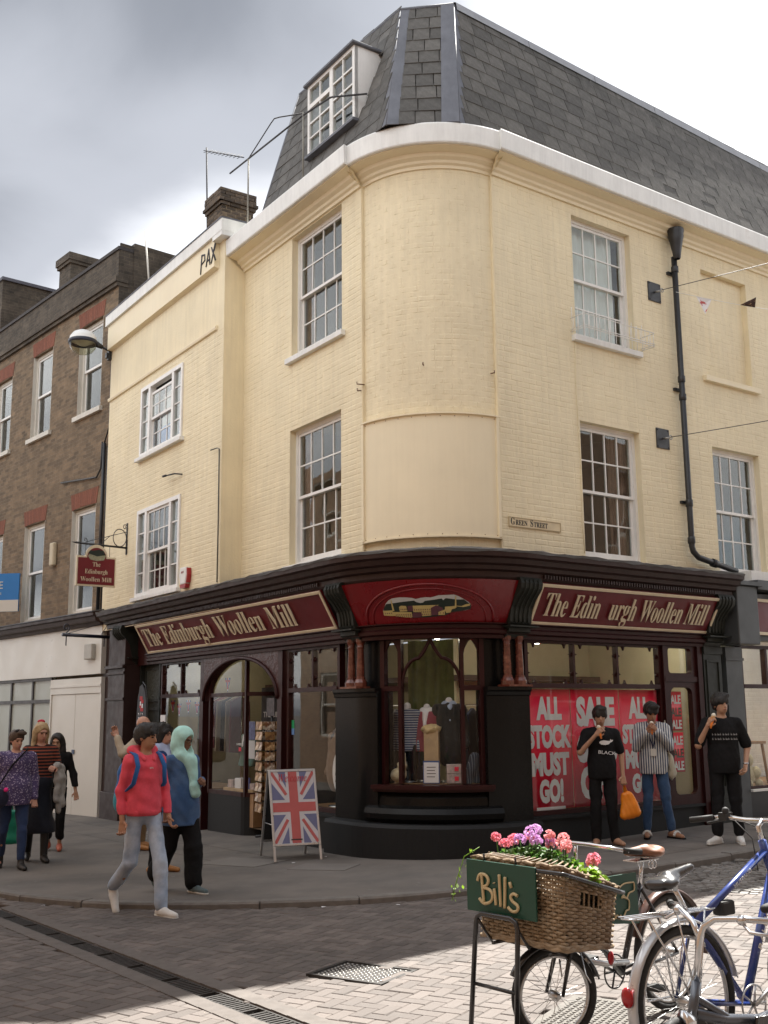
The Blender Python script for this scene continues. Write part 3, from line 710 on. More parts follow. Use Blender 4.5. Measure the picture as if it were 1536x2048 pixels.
def rect_frame(g, x0, x1, z0, z1, w, y0, y1):
    g.box(x0, x0+w, y0, y1, z0, z1); g.box(x1-w, x1, y0, y1, z0, z1); g.box(x0+w, x1-w, y0, y1, z0, z0+w); g.box(x0+w, x1-w, y0, y1, z1-w, z1)
xm = -0.74
rect_frame(g, -U1, -U0, DZ0-0.02, DZ1, 0.055, y0, y1); g.box(xm-0.045, xm+0.045, y0+0.002, y1, DZ0+0.035, DZ1-0.055)
g.box(-U1+0.055, xm-0.045, y0+0.002, y1, 10.72, 10.79)
def bars(g, x0, x1, z0, z1, nx, nz, w, y0, y1):
    for i in range(1, nx): x = x0+(x1-x0)*i/nx; g.box(x-w/2, x+w/2, y0, y1, z0, z1)
    for j in range(1, nz):
        z = z0+(z1-z0)*j/nz
        for i in range(nx):
            a = x0+(x1-x0)*i/nx+(w/2 if i else 0); b = x0+(x1-x0)*(i+1)/nx-(w/2 if i < nx-1 else 0); g.box(a, b, y0+0.001, y1-0.001, z-w/2, z+w/2)
cells_d = [(-U1+0.055, xm-0.045, 10.79, DZ1-0.055, 2, 1), (-U1+0.055, xm-0.045, DZ0+0.035, 10.72, 2, 3), (xm+0.045, -U0-0.055, DZ0+0.035, DZ1-0.055, 2, 4)]
for a, b, c, d, nx, nz in cells_d: bars(g, a, b, c, d, nx, nz, 0.026, y0+0.01, y1-0.01)
g.obj('window_frame', m_white, dm)
def panes(parent, x0, x1, z0, z1, nx, nz, w, y, mt=None, gap=0.0):
    dx, dz = (x1-x0)/nx, (z1-z0)/nz; hw, hh = dx/2-0.002, dz/2-0.002
    g = MB(); g.box(-hw, hw, -0.0015, 0.0015, -hh, hh); me = g.mesh('pane', [mt or m_glass])
    for i in range(nx):
        for j in range(nz): link('pane', me, parent, T(x0+dx*(i+0.5), y, z0+dz*(j+0.5)) @ Rz(random.gauss(0, 0.008)) @ Rx(random.gauss(0, 0.008)))
for a, b, c, d, nx, nz in cells_d: panes(dm, a, b, c, d, nx, nz, 0.026, DY+0.02)
g = MB(); g.box(-U1+0.05, -U0-0.05, 0.35, 0.36, DZ0, DZ1-0.02); g.obj('dormer_room', m_room, dm)
# --- sash windows
def sash_window(M, x0, x1, z0, z1, nx, nr, yd=0.10, sill=True, room='dark', curt=None, meet=0.5, proud=False, open_=0.0):
    wn_ = link('window', None, BLD, M)
    g = MB(); fw = 0.055
    rect_frame(g, x0, x1, z0, z1, fw, yd, yd+0.10); g.obj('frame', m_white, wn_)
    zi0, zi1 = z0+fw, z1-fw; xi0, xi1 = x0+fw, x1-fw; zm = zi0+(zi1-zi0)*meet
    for nm, a, b, y in (('upper_sash', zm-0.02, zi1, yd+0.018), ('lower_sash', zi0, zm+0.02, yd+0.056)):
        g = MB(); st = 0.045; bt_ = 0.07 if nm == 'lower_sash' else 0.04
        g.box(xi0, xi0+st, y, y+0.035, a, b); g.box(xi1-st, xi1, y, y+0.035, a, b)
        g.box(xi0+st, xi1-st, y, y+0.035, a, a+bt_ if nm == 'lower_sash' else a+0.04); g.box(xi0+st, xi1-st, y, y+0.035, b-0.04, b)
        pz0 = a+(bt_ if nm == 'lower_sash' else 0.04); pz1 = b-0.04
        bars(g, xi0+st, xi1-st, pz0, pz1, nx, nr, 0.02, y+0.006, y+0.03)
        g.obj(nm, m_white, wn_); panes(wn_, xi0+st, xi1-st, pz0, pz1, nx, nr, 0.02, y+0.018)
    if sill:
        g = MB(); g.box(x0-0.09, x1+0.09, -0.075, yd+0.02, z0-0.085, z0-0.001); o = g.obj('sill', m_wsoil, wn_); bevel(o, 0.008)
    g = MB(); D = 2.0; e = 0.5
    g.add([(x0-e, yd+0.14, z0-0.3), (x1+e, yd+0.14, z0-0.3), (x1+e, yd+D, z0-0.3), (x0-e, yd+D, z0-0.3), (x0-e, yd+0.14, z1+0.2), (x1+e, yd+0.14, z1+0.2), (x1+e, yd+D, z1+0.2), (x0-e, yd+D, z1+0.2)], [(0, 1, 2, 3), (4, 7, 6, 5), (0, 3, 7, 4), (1, 5, 6, 2), (2, 6, 7, 3)])
    g.obj('room', m_roomd if room == 'dark' else m_room, wn_)
    if curt:
        for (a, b, mm, dpt) in curt:
            g = MB(); n = 40; yy = yd+0.16+dpt; rows = []
            for z in (z0-0.1, z1+0.1): rows.append([(a+(b-a)*k/n, yy+0.025*math.sin(k*1.3)+0.012*math.sin(k*0.47), z) for k in range(n+1)])
            g.smooth = True
            g.add(rows[0]+rows[1], [(k, k+1, n+2+k, n+1+k) for k in range(n)]); g.obj('curtain', mm, wn_)
    return wn_
sash_window(FR, *OPR[0], 4, 2, sill=True, room='lite', curt=[(2.3, 2.75, m_curt, 0.0)])
sash_window(FR, *OPR[1], 4, 2, sill=True, room='lite', curt=[(1.45, 2.62, m_net, 0.0)])
sash_window(FR, *OPR[2], 4, 2, sill=True, room='dark', curt=[(4.3, 4.6, m_curt, 0.05)])
sash_window(FL, *OPL[0], 4, 2, sill=True, room='lite', curt=[(-2.0, -1.75, m_curt, 0.0), (-1.2, -0.5, m_curt, 0.35)])
sash_window(FL, *OPL[1], 4, 2, sill=True, room='dark', curt=[(-1.95, -1.72, m_curt, 0.0)])
g = MB(); g.prism([(4.27, 6.72), (5.66, 6.72), (5.66, 6.80), (4.27, 6.80)], -0.07, 0.03); o = g.obj('blind_window_sill', m_creams, BLD, FR)
# tripartite windows in the left bay
def tri_window(x0, x1, z0, z1, up_open):
    wn_ = link('window', None, BLD, FL); yd = -OA-0.03; g = MB(); w = 0.07; sw = 0.30
    rect_frame(g, x0, x1, z0, z1, w, yd, yd+0.12)
    xa, xb = x0+w+sw, x1-w-sw
    for x in (xa, xb-0.09): g.box(x, x+0.09, yd+0.002, yd+0.12, z0+w, z1-w)
    for a, b in ((x0+w, xa), (xb, x1-w)):
        bars(g, a, b, z0+w, z1-w, 1, 4, 0.024, yd+0.03, yd+0.06)
    g.obj('frame', m_white, wn_)
    for a, b in ((x0+w, xa), (xb, x1-w)): panes(wn_, a, b, z0+w, z1-w, 1, 4, 0.024, yd+0.045)
    a, b = xa+0.09, xb-0.09; zm = (z0+z1)/2-0.02; top = z1-w-(0.12 if up_open else 0)
    for nm, c, d, y in (('upper_sash', zm-0.02, top, yd+0.03), ('lower_sash', z0+w, zm+0.02, yd+0.066)):
        g = MB(); rect_frame(g, a, b, c, d, 0.045, y, y+0.032); bars(g, a+0.045, b-0.045, c+0.045, d-0.045, 3 if up_open else 4, 2, 0.02, y+0.006, y+0.026); g.obj(nm, m_white, wn_)
        panes(wn_, a+0.045, b-0.045, c+0.045, d-0.045, 3 if up_open else 4, 2, 0.02, y+0.016)
    g = MB(); g.box(x0-0.08, x1+0.08, yd-0.06, yd+0.1, z0-0.07, z0-0.001); o = g.obj('sill', m_wsoil, wn_); bevel(o, 0.008)
    g = MB(); e = 0.3; y0 = yd+0.16; y1 = yd+2.2
    g.add([(x0-e, y0, z0-0.3), (x1+e, y0, z0-0.3), (x1+e, y1, z0-0.3), (x0-e, y1, z0-0.3), (x0-e, y0, z1+.2), (x1+e, y0, z1+.2), (x1+e, y1, z1+.2), (x0-e, y1, z1+.2)], [(0, 1, 2, 3), (4, 7, 6, 5), (0, 3, 7, 4), (1, 5, 6, 2), (2, 6, 7, 3)]); g.obj('room', m_roomd, wn_)
    if up_open:
        g = MB(); g.box(a, b, yd+0.2, yd+0.21, z0, z0+0.5); g.obj('blind', mat('blue_box', (0.12, 0.25, 0.6), 0.6), wn_)
        g = MB(); g.box(a-0.1, b+0.1, yd+0.3, yd+0.31, zm-0.1, z1-0.15); g.obj('blind', m_net, wn_)
tri_window(*OPA[0], False); tri_window(*OPA[1], True)
# roof of the left bay behind the parapet
m_tile = mat('old_clay_tile', (0.075, 0.06, 0.05), 0.9, var=0.4, vscale=9, bump=1.0, bscale=22)
g = MB()
for r in range(9):
    y = 0.1+r*0.2; z = 9.7+r*0.155
    g.box(-8.55, -3.6, y, y+0.26, z, z+0.03, T(0, 0, 0))
g.quad((-8.55, 0.1, 9.62), (-3.6, 0.1, 9.62), (-3.6, 2.0, 11.1), (-8.55, 2.0, 11.1))
g.obj('bay_roof', m_tile, BLD, FL)
# chimney with real bricks
m_cb = mat('sooty_brick', (0.16, 0.115, 0.075), 0.92, var=0.35, vscale=12, bump=0.8, bscale=60, island=0.35, col2=(0.05, 0.042, 0.036), c2scale=1.6, c2lo=0.45, c2hi=0.62)
m_mort = mat('lime_mortar', (0.36, 0.29, 0.19), 0.95, var=0.3, vscale=8)
def chimney(name, M, w, d, z0, z1, caps, parent, n_cap=3):
    ch = link(name, None, parent, M)
    g = MB(); g.box(-w/2+0.006, w/2-0.006, -d/2+0.006, d/2-0.006, z0, z1); g.obj('mortar_core', m_mort, ch)
    row = 0; z = z0
    while z < z1-0.01:
        e = 0.04*max(0, (row-(int((z1-z0)/0.075)-n_cap))) if caps else 0
        if e > 0.08: e = 0.05
        for side in range(4):
            ln = w if side % 2 == 0 else d; half = (d if side % 2 == 0 else w)/2+e; x = -ln/2-e-(0.1125 if row % 2 else 0)
            while x < ln/2+e-0.02:
                a, b = max(x+0.005, -ln/2-e), min(x+0.215, ln/2+e); x += 0.225
                if b-a < 0.03: continue
                if side in (2, 3): continue
                g = MB(); t = random.uniform(-0.004, 0.004); g.box((a-b)/2, (b-a)/2, -0.05, 0.05, -0.0325, 0.0325)
                Mx = Rz(side*math.pi/2) @ T((a+b)/2, -half+0.05+t, z+0.0375)
                g.obj('brick', m_cb, ch, Mx)
        z += 0.075; row += 1
    g = MB(); g.box(-w/2-0.03, w/2+0.03, -d/2-0.03, d/2+0.03, z1, z1+0.03); g.obj('capping', m_mort, ch)
    return ch
cq = LP(8.0, -1.87, 0)
chimney('chimney', FL @ T(-8.0, 1.87, 0), 0.70, 0.74, 11.3, 12.55, True, BLD, 5)
g = MB(); g.box(-0.45, 0.45, -0.46, 0.46, 9.8, 11.33); g.obj('chimney_base', m_lead, BLD, FL @ T(-8.0, 1.87, 0))
# --- downpipe with hopper
dp = thing('downpipe', 'black cast iron downpipe with hopper head on the cream wall', 'pipe', FR)
g = MB(); g.lathe([(0.125, 8.98), (0.13, 8.94), (0.116, 8.90), (0.12, 8.86), (0.10, 8.78), (0.065, 8.60), (0.055, 8.52), (0.045, 8.50)], 14, (3.62, -0.16, 0)); g.lathe([(0.0, 8.97), (0.125, 8.98)], 14, (3.62, -0.16, 0)); g.obj('hopper', m_pipe, dp)
g = MB(); g.tube([(3.62, -0.10, 8.55), (3.625, -0.10, 4.05), (3.64, -0.11, 3.98), (3.72, -0.13, 3.90), (4.5, -0.2, 3.74)], 0.044, 12)
for z in (8.35, 6.6, 6.32, 4.7, 4.15): g.lathe([(0.05, -0.05), (0.056, -0.04), (0.056, 0.04), (0.05, 0.05)], 12, (3.622, -0.10, z))
g.tube([(4.0, -0.15, 3.843), (4.09, -0.158, 3.825)], 0.062, 10)
g.obj('pipe', m_pipe, dp)
for z in (8.3, 6.45, 4.72):
    g = MB(); g.box(3.53, 3.71, -0.045, 0, z-0.02, z+0.02); g.obj('bracket', m_pipe, dp)
# --- tie plates with eye bolts and cables
for z, lab in ((7.92, 'upper square iron anchor plate with eye bolt beside the downpipe'), (5.64, 'lower square iron anchor plate with eye bolt beside the downpipe')):
    ap = thing('anchor_plate', lab, 'plate', FR, group='iron anchor plates on the cream wall')
    g = MB(); g.box(3.08, 3.36, -0.02, -0.001, z-0.15, z+0.15); o = g.obj('plate', m_pipe, ap); bevel(o, 0.004)
    g = MB(); g.tube([(3.22, -0.02, z), (3.25, -0.10, z)], 0.016, 8); pts = [(3.255+0.03*math.sin(k*math.pi/5), -0.13, z+0.03*math.cos(k*math.pi/5)) for k in range(10)]; g.tube(pts, 0.008, 6, closed=True)
    g.obj('eye_bolt', mat('galvanised', (0.35, 0.34, 0.32), 0.4, metal=0.8), ap)
    for sx_ in (-0.115, 0.115):
        for sz_ in (-0.125, 0.125):
            g = MB(); g.ball((3.22+sx_, -0.022, z+sz_), 0.012, 8, 4); g.obj('bolt', m_pipe, ap)
# --- window guard basket on the upper right sill
wg = thing('window_guard', 'white wire basket guard on the upper window sill of the cream wall', 'guard', FR)
g = MB(); zb, zt = 6.92, 7.12; ye = -0.26; xa, xb = 1.40, 2.86
for z in (zb, zb+0.03, zt): g.tube([(xa, 0, z), (xa, ye, z), (xb, ye, z), (xb, 0, z)], 0.006, 6)
for k in range(13): x = xa+0.10+(xb-xa-0.2)*k/12; g.tube([(x, ye, zb-0.01), (x, ye, zt)], 0.0045, 5)
for k in range(14): x = xa+(xb-xa)*k/13; g.tube([(x, -0.03, zb-0.02), (x, -0.03, zt+0.16+0.03*(k % 2))], 0.0045, 5)
for k in range(3): y = -0.06-0.09*k; g.tube([(xa, y, zb), (xa, y, zt)], 0.0045, 5); g.tube([(xb, y, zb), (xb, y, zt)], 0.0045, 5)
g.obj('wire_basket', m_white, wg)
# --- roof hand rail and aerial
m_galv = mat('galvanised_tube', (0.05, 0.05, 0.055), 0.8, metal=0.0, var=0.2)
rl = thing('roof_handrail', 'thin galvanised safety handrail along the edge of the slate roof', 'railing', FL)
g = MB(); g.tube([(-3.63, -0.25, 10.61), (-1.2, -0.25, 10.46), (-0.41, -0.25, 10.35), (-0.36, -0.24, 10.34), (0.10, 0.05, 10.25)], 0.014, 8); g.obj('top_rail', m_galv, rl)
for x in (-1.17, -2.95):
    g = MB(); g.tube([(x, -0.25, 9.35), (x, -0.25, 10.50 if x > -2 else 10.57)], 0.014, 8); g.obj('post', mat('pale_post', (0.25, 0.24, 0.21), 0.7), rl)
g = MB(); g.tube([(-2.95, -0.25, 10.57), (-2.2, -0.25, 10.82), (-2.1, -0.24, 10.86), (-2.0, -0.2, 10.85), (-1.6, 0.1, 10.83)], 0.01, 6); g.obj('brace', m_galv, rl)
tv = thing('tv_aerial', 'television aerial on a thin mast beside the brick chimney', 'aerial', FL)
g = MB(); g.tube([(-8.42, 1.55, 11.5), (-8.58, 1.55, 13.93)], 0.018, 8); g.obj('mast', m_galv, tv)
g = MB(); a0, a1 = Vector((-8.72, 1.55, 13.93)), Vector((-6.75, 1.55, 12.86)); g.tube([a0, a1], 0.011, 6); g.obj('boom', m_galv, tv)
for k in range(10):
    c = a0.lerp(a1, 0.12+0.088*k); g = MB(); e = 0.13-0.004*k; g.tube([c+Vector((0.05, -e, -0.09)), c+Vector((-0.05, e, 0.09))], 0.006, 5); g.obj('element', m_galv, tv)
# --- thin cables on walls
g = MB(); g.tube([(1.47, -0.015, 6.8), (1.44, -0.015, 6.2), (1.47, -0.015, 5.0), (1.45, -0.015, 4.2), (1.47, -0.015, 3.8)], 0.006, 5); tag(g.obj('cable', m_cream, None, FR), 'thin painted cable running down beside the windows of the right wall', 'cable')
g = MB(); g.tube([(-3.72, -OA-0.09, 5.84), (-3.60, -OA-0.03, 5.86), (-3.56, -OA-0.015, 5.84), (-3.55, -OA-0.015, 4.6), (-3.555, -OA-0.015, 3.72)], 0.009, 6); tag(g.obj('cable', m_pipe, None, FL), 'thin dark conduit on the left bay of the cream building', 'cable')
g = MB(); g.tube([(-5.0, -OA, 5.70), (-5.1, -OA-0.10, 5.72), (-5.5, -OA-0.12, 5.75)], 0.013, 6); g.tube([(-5.42, -OA-0.12, 5.745), (-5.56, -OA-0.12, 5.755)], 0.02, 6); tag(g.obj('wall_bracket', m_galv, None, FL), 'small metal arm bracket between the two left bay windows', 'bracket')
# burglar alarm box
al = thing('alarm_box', 'white and red burglar alarm box beside the lower left bay window', 'alarm', FL)
g = MB(); g.prism([(-4.80, 3.80), (-4.60, 3.80), (-4.56, 3.95), (-4.58, 4.08), (-4.82, 4.08), (-4.84, 3.95)], -OA-0.09, -OA-0.005); o = g.obj('cover', m_white, al); bevel(o, 0.015)
g = MB(); g.prism([(-4.79, 3.74), (-4.61, 3.74), (-4.585, 3.80), (-4.815, 3.80)], -OA-0.085, -OA-0.005); g.prism([(-4.565, 3.82), (-4.53, 3.95), (-4.55, 4.06), (-4.585, 4.06), (-4.57, 3.95), (-4.60, 3.82)], -OA-0.075, -OA-0.006); g.obj('base_trim', mat('alarm_red', (0.35, 0.02, 0.025), 0.4), al)
text('ADT', 0.035, mat('alarm_text', (0.3, 0.03, 0.04), 0.5), parent=al, M=T(-4.70, -OA-0.091, 3.98))
# rusty stubs and hooks left in the wall
for a_, z_, l_ in ((-SW+0.03, 6.02, 0.10), (-0.02, 6.12, 0.04), (SW-0.10, 6.05, 0.06), (-SW-0.02, 5.95, 0.06)):
    p, q = Vector(arcf(a_, 0.02, z_)), Vector(arcf(a_, -l_, z_-0.01)); g = MB(); g.tube([p, q, q+Vector((0, 0, 0.03))], 0.009, 6); g.obj('iron_stub', MATS['rust_screw'], BLD)
# street name plate
sp_ = thing('street_sign', 'cream street name plate lettered Green Street above the shop corner', 'sign', FR)
g = MB(); g.box(0.10, 1.03, -0.018, -0.006, 4.045, 4.17); o = g.obj('plate', mat('plate_cream', (0.68, 0.57, 0.37), 0.5), sp_); bevel(o, 0.004)
g = MB(); rect_frame(g, 0.10, 1.03, 4.045, 4.17, 0.010, -0.024, -0.0175); g.obj('rim', mat('plate_rim', (0.45, 0.36, 0.22), 0.5), sp_)
m_blk = mat('black_letter', (0.02, 0.02, 0.02), 0.5, var=0)
x = 0.135
for ch_, h_ in (('G', 0.085), ('REEN', 0.064), ('S', 0.085), ('TREET', 0.064)):
    o = text(ch_, h_, m_blk, parent=sp_, M=T(x, -0.0185, 4.072), serif=True, align='LEFT', sx=0.78, depth=0.003)
    x += max(v.co.x for v in o.data.vertices)+(0.014 if len(ch_) == 1 else 0.055)
# ------------------------------------------------------------------ shopfront
m_mar = mat('maroon_gloss', (0.030, 0.006, 0.006), 0.4, var=0.2, vscale=6, bump=0.15, bscale=30, spec=0.22)
m_brn = mat('brown_maroon_cornice', (0.036, 0.018, 0.016), 0.5, spec=0.3, var=0.25, vscale=4, bump=0.2, bscale=30, streak=0.2)
m_grn = mat('bottle_green_black', (0.016, 0.018, 0.014), 0.5, spec=0.3, var=0.25, vscale=7, bump=0.25, bscale=30)
m_gran = mat('black_granite', (0.007, 0.007, 0.007), 0.25, var=0.5, vscale=140, spec=0.18)
m_granr = mat('grey_granite_base', (0.016, 0.017, 0.018), 0.55, spec=0.2, var=0.4, vscale=120, bump=0.2, bscale=120)
m_marble = mat('red_marble', (0.13, 0.035, 0.022), 0.2, var=0.45, vscale=25, coat=0.4, col2=(0.22, 0.08, 0.05), c2scale=9, c2lo=0.5, c2hi=0.7)
m_red = mat('sign_red', (0.125, 0.004, 0.009), 0.45, var=0.10, vscale=3, streak=0.12)
m_redc = mat('corner_red', (0.17, 0.004, 0.007), 0.3, var=0.12, vscale=2, coat=0.2)
m_bord = mat('sign_cream', (0.68, 0.59, 0.42), 0.5, var=0.08)
m_pane = glass_mat('plate_glass', (0.975, 0.985, 0.975), 1.34, 0.006, wav=0.02)
m_intw = mat('shop_cream_wall', (0.50, 0.47, 0.33), 0.85, var=0.05)
m_floor = mat('shop_floor', (0.16, 0.11, 0.07), 0.5, var=0.2, vscale=3)
m_wood = mat('shop_wood', (0.30, 0.17, 0.08), 0.5, var=0.3, vscale=5)
SHOP = thing('shopfront', 'maroon and black traditional shopfront wrapping the rounded corner', 'shopfront')
# crowning cornice, lead top and frieze behind the boards
COR = [(0.10, 3.28), (0.36, 3.29), (0.38, 3.33), (0.38, 3.39), (0.44, 3.41), (0.455, 3.455), (0.52, 3.475), (0.545, 3.53), (0.60, 3.55), (0.605, 3.615), (0.56, 3.625)]
g = MB(); g.sweep(lambda d: path(d, 8.35, 4.12, 22), COR); g.obj('cornice', m_brn, SHOP)
def longpath(d):
    p = path(d, n=22); a = [TL+dL*(8.35-8.35*k/50)+nL*d for k in range(50)]; b = [TR+dR*(4.12*(k+1)/26)+nR*d for k in range(26)]
    return [(q.x, q.y) for q in a]+p+[(q.x, q.y) for q in b]
g = MB(); g.sweep(longpath, [(0.61, 3.60), (0.615, 3.63), (0.56, 3.645), (0.30, 3.69), (0.02, 3.73)])
g.v = [(x+random.uniform(-.006, .006), y+random.uniform(-.006, .006), z+random.uniform(-.009, .012)) for x, y, z in g.v]; g.obj('cornice_lead', mat('dull_lead', (0.10, 0.10, 0.10), 0.7, var=0.35, vscale=3, bump=0.8, bscale=9), SHOP)
g = MB(); g.sweep(lambda d: path(d, 8.3, 4.1, 22), [(0.10, 2.60), (0.10, 3.30)]); g.obj('frieze', m_mar, SHOP)
g = MB(); g.sweep(lambda d: path(d, 6.9, 3.75, 22), [(0.02, 2.60), (0.115, 2.60), (0.12, 2.64), (0.16, 2.66), (0.165, 2.70), (0.14, 2.72), (0.145, 2.76), (0.19, 2.775), (0.19, 2.785), (0.02, 2.79)]); g.obj('architrave', m_mar, SHOP)
# dentil rows under the cornice
for F, x0, x1 in ((FR, 0.32, 3.75), (FL, -6.9, -0.42)):
    g = MB(); n = int((x1-x0)/0.05)
    for k in range(n): x = x0+k*0.05; g.box(x, x+0.028, -0.41, -0.381, 3.335, 3.385)
    g.obj('dentils', m_brn, SHOP, F, kind='stuff')
# tilted fascia signs
def fascia(F, x0, x1, words, h, width, cx_, label):
    th = math.atan2(0.28, 0.49); H = 0.56; M = F @ T((x0+x1)/2, -0.155, 2.79) @ Rx(th); w = x1-x0
    g = MB(); g.box(-w/2, w/2, 0, 0.03, 0, H); sg = g.obj('fascia_sign', m_red, SHOP, M); sg['label'] = label
    g = MB(); rect_frame(g, -w/2, w/2, 0, H, 0.042, -0.022, -0.001); o = g.obj('border', m_bord, sg); bevel(o, 0.006)
    for wd, xa, ww in words:
        o = text(wd, h, m_bord, parent=sg, M=T(xa, -0.022, 0.135), depth=0.014, serif=True, align='LEFT', width=ww, off=-0.011)
    return sg
fascia(FL, -6.78, -0.36, [('The', -2.98, 0.66), ('Edinburgh', -2.16, 1.84), ('Woollen', -0.10, 1.50), ('Mill', 1.60, 0.72)], 0.33, 5.2, 0, 'maroon fascia sign with cream serif lettering over the left shop windows')
fascia(FR, 0.24, 3.78, [('The', -1.62, 0.40), ('Edin', -1.12, 0.50), ('urgh', -0.42, 0.50), ('Woollen', 0.17, 0.86), ('Mill', 1.12, 0.44)], 0.31, 3.2, 0, 'maroon fascia sign with a missing letter over the right shop window')
# corner fascia, arch mould and painted mill
def cs(a, t, pr=0.0):
    r = RC+0.155+0.255*t+pr*0.85; z = 2.79+0.50*t-pr*0.5
    q = CEN+(xC*math.sin(a)+nC*math.cos(a))*r; return Vector((q.x, q.y, z))
g = MB(); n = 24; vs = [cs(-R_(44)+R_(88)*i/n, t) for t in (0, 1) for i in range(n+1)]; g.add(vs, [(i, i+1, n+2+i, n+1+i) for i in range(n)]); cf = g.obj('corner_fascia', m_redc, SHOP)
g = MB()
for rr, th in ((1.0, 0.016), (0.88, 0.010)): g.tube([cs(R_(33)*rr*math.cos(math.pi*(1-k/30)), 0.03+0.86*rr*math.sin(math.pi*k/30), 0.004) for k in range(31)], th, 8)
g.obj('arch_moulding', m_redc, cf)
def zp(x, y): return (R_(31.5)*(x-700)/700, 0.05+0.82*(705-y)/525)
def curved_poly(name, pts, mt, pr):
    bm = bmesh.new(); vs = [bm.verts.new((*zp(*p), 0)) for p in pts]; f = bm.faces.new(vs)
    for k in range(-16, 17):
        geo = bm.verts[:]+bm.edges[:]+bm.faces[:]; bmesh.ops.bisect_plane(bm, geom=geo, plane_co=(R_(2*k)+0.0007, 0, 0), plane_no=(1, 0, 0))
    bmesh.ops.triangulate(bm, faces=bm.faces)
    for v in bm.verts: v.co = cs(v.co.x, v.co.y, pr)
    me = bpy.data.meshes.new(name); bm.to_mesh(me); bm.free(); me.materials.append(mt); return link(name, me, cf)
pm = lambda n, c: mat('mill_'+n, c, 0.5, var=0.05)
SKY_ = [(215, 600), (215, 540), (245, 480), (270, 430), (310, 385), (350, 360), (430, 350), (500, 355), (560, 365), (600, 385), (650, 370), (700, 362), (750, 368), (830, 338), (980, 330), (1020, 350), (1060, 380), (1130, 440), (1160, 480), (1160, 540), (1110, 560), (1060, 572), (960, 590), (900, 630), (700, 660), (540, 660), (430, 640), (340, 622)]
curved_poly('mill_picture', SKY_, pm('sky', (0.50, 0.52, 0.52)), 0.004)
curved_poly('mill_picture', [(222, 530), (245, 480), (275, 437), (340, 432), (400, 425), (480, 415), (540, 410), (580, 405), (600, 428), (640, 445), (670, 440), (690, 415), (760, 405), (860, 385), (872, 412), (900, 380), (960, 392), (1000, 402), (1080, 400), (1125, 445), (1158, 480), (1160, 540), (1060, 572), (960, 590), (900, 632), (700, 661), (540, 660)], pm('trees', (0.012, 0.022, 0.016)), 0.006)
mc, mp_ = pm('cream', (0.52, 0.42, 0.17)), pm('purple', (0.10, 0.035, 0.05))
curved_poly('mill_picture', [(218, 605), (218, 535), (330, 535), (330, 560), (345, 560), (345, 618), (320, 620)], mc, 0.008)
curved_poly('mill_picture', [(330, 545), (334, 378), (343, 378), (352, 545)], mc, 0.008)
curved_poly('mill_picture', [(412, 560), (412, 490), (435, 472), (490, 480), (495, 560)], mc, 0.008)
curved_poly('mill_picture', [(345, 620), (345, 560), (540, 575), (540, 650), (480, 650), (420, 640)], mc, 0.010)
curved_poly('mill_picture', [(500, 560), (505, 480), (560, 480), (560, 560)], mp_, 0.009)
curved_poly('mill_picture', [(560, 575), (560, 480), (830, 478), (745, 520), (745, 632), (650, 640), (640, 580)], mc, 0.010)
curved_poly('mill_picture', [(745, 632), (745, 520), (800, 480), (870, 520), (870, 560), (825, 575), (820, 625)], mp_, 0.011)
curved_poly('mill_picture', [(540, 650), (540, 600), (575, 572), (600, 590), (620, 575), (648, 600), (648, 640), (600, 655)], mp_, 0.012)
curved_poly('mill_picture', [(820, 625), (825, 580), (890, 545), (890, 625)], mc, 0.012)
curved_poly('mill_picture', [(890, 560), (890, 505), (960, 500), (1000, 490), (1000, 530), (960, 545), (950, 590), (905, 600)], mc, 0.010)
curved_poly('mill_picture', [(990, 520), (992, 350), (1000, 350), (1008, 520)], mc, 0.012)
curved_poly('mill_picture', [(1008, 500), (1008, 490), (1060, 495), (1100, 470), (1145, 460), (1145, 490), (1080, 510)], mc, 0.012)
dots = []
for (xa, xb, y, n) in ((575, 735, 540, 8), (575, 735, 575, 8), (655, 735, 610, 5), (365, 525, 605, 9), (365, 525, 630, 8), (240, 315, 575, 4), (430, 485, 525, 4), (840, 875, 595, 2)):
    for k in range(n):
        x = xa+(xb-xa)*k/(n-1); dots.append([(x-4, y-9), (x+4, y-9), (x+4, y+9), (x-4, y+9)])
g = MB()
for d in dots: g.quad(*[cs(*zp(*p), 0.0145) for p in d])
g.obj('mill_windows', mp_, cf, kind='stuff')
# scroll consoles
CPROF = [(-0.10, 2.62), (-0.13, 2.62), (-0.15, 2.66), (-0.20, 2.68), (-0.20, 2.73), (-0.16, 2.745), (-0.20, 2.76), (-0.225, 2.80), (-0.235, 2.88), (-0.26, 2.98), (-0.33, 3.08), (-0.40, 3.15), (-0.44, 3.20), (-0.455, 3.26), (-0.44, 3.30), (-0.42, 3.335), (-0.10, 3.335)]
def console(F, x0, x1, ct=True):
    g = MB(); g.prism(CPROF, x0, x1, axis='x'); cn = g.obj('console', m_grn, SHOP, F); recalc(cn)
    g = MB()
    for k in range(1, 5):
        x = x0+(x1-x0)*k/5; g.tube([(x, y-0.003, z) for y, z in CPROF[7:15]], 0.012, 6)
    g.obj('fluting', m_grn, cn)
    g = MB(); g.box(x0-0.06, x1+0.06, -0.30, -0.10, 2.735, 2.752); g.obj('cap_mould', m_grn, cn)
    g = MB()
    for k in range(6): g.ball((x0+0.05+(x1-x0-0.10)*k/5, -0.232, 2.785), 0.008, 6, 4)
    g.obj('beading', m_grn, cn, kind='stuff')
console(FR, -0.12, 0.24); console(FL, -0.24, 0.12)
console(FR, 3.72, 4.08); console(FL, -7.9, -7.45)
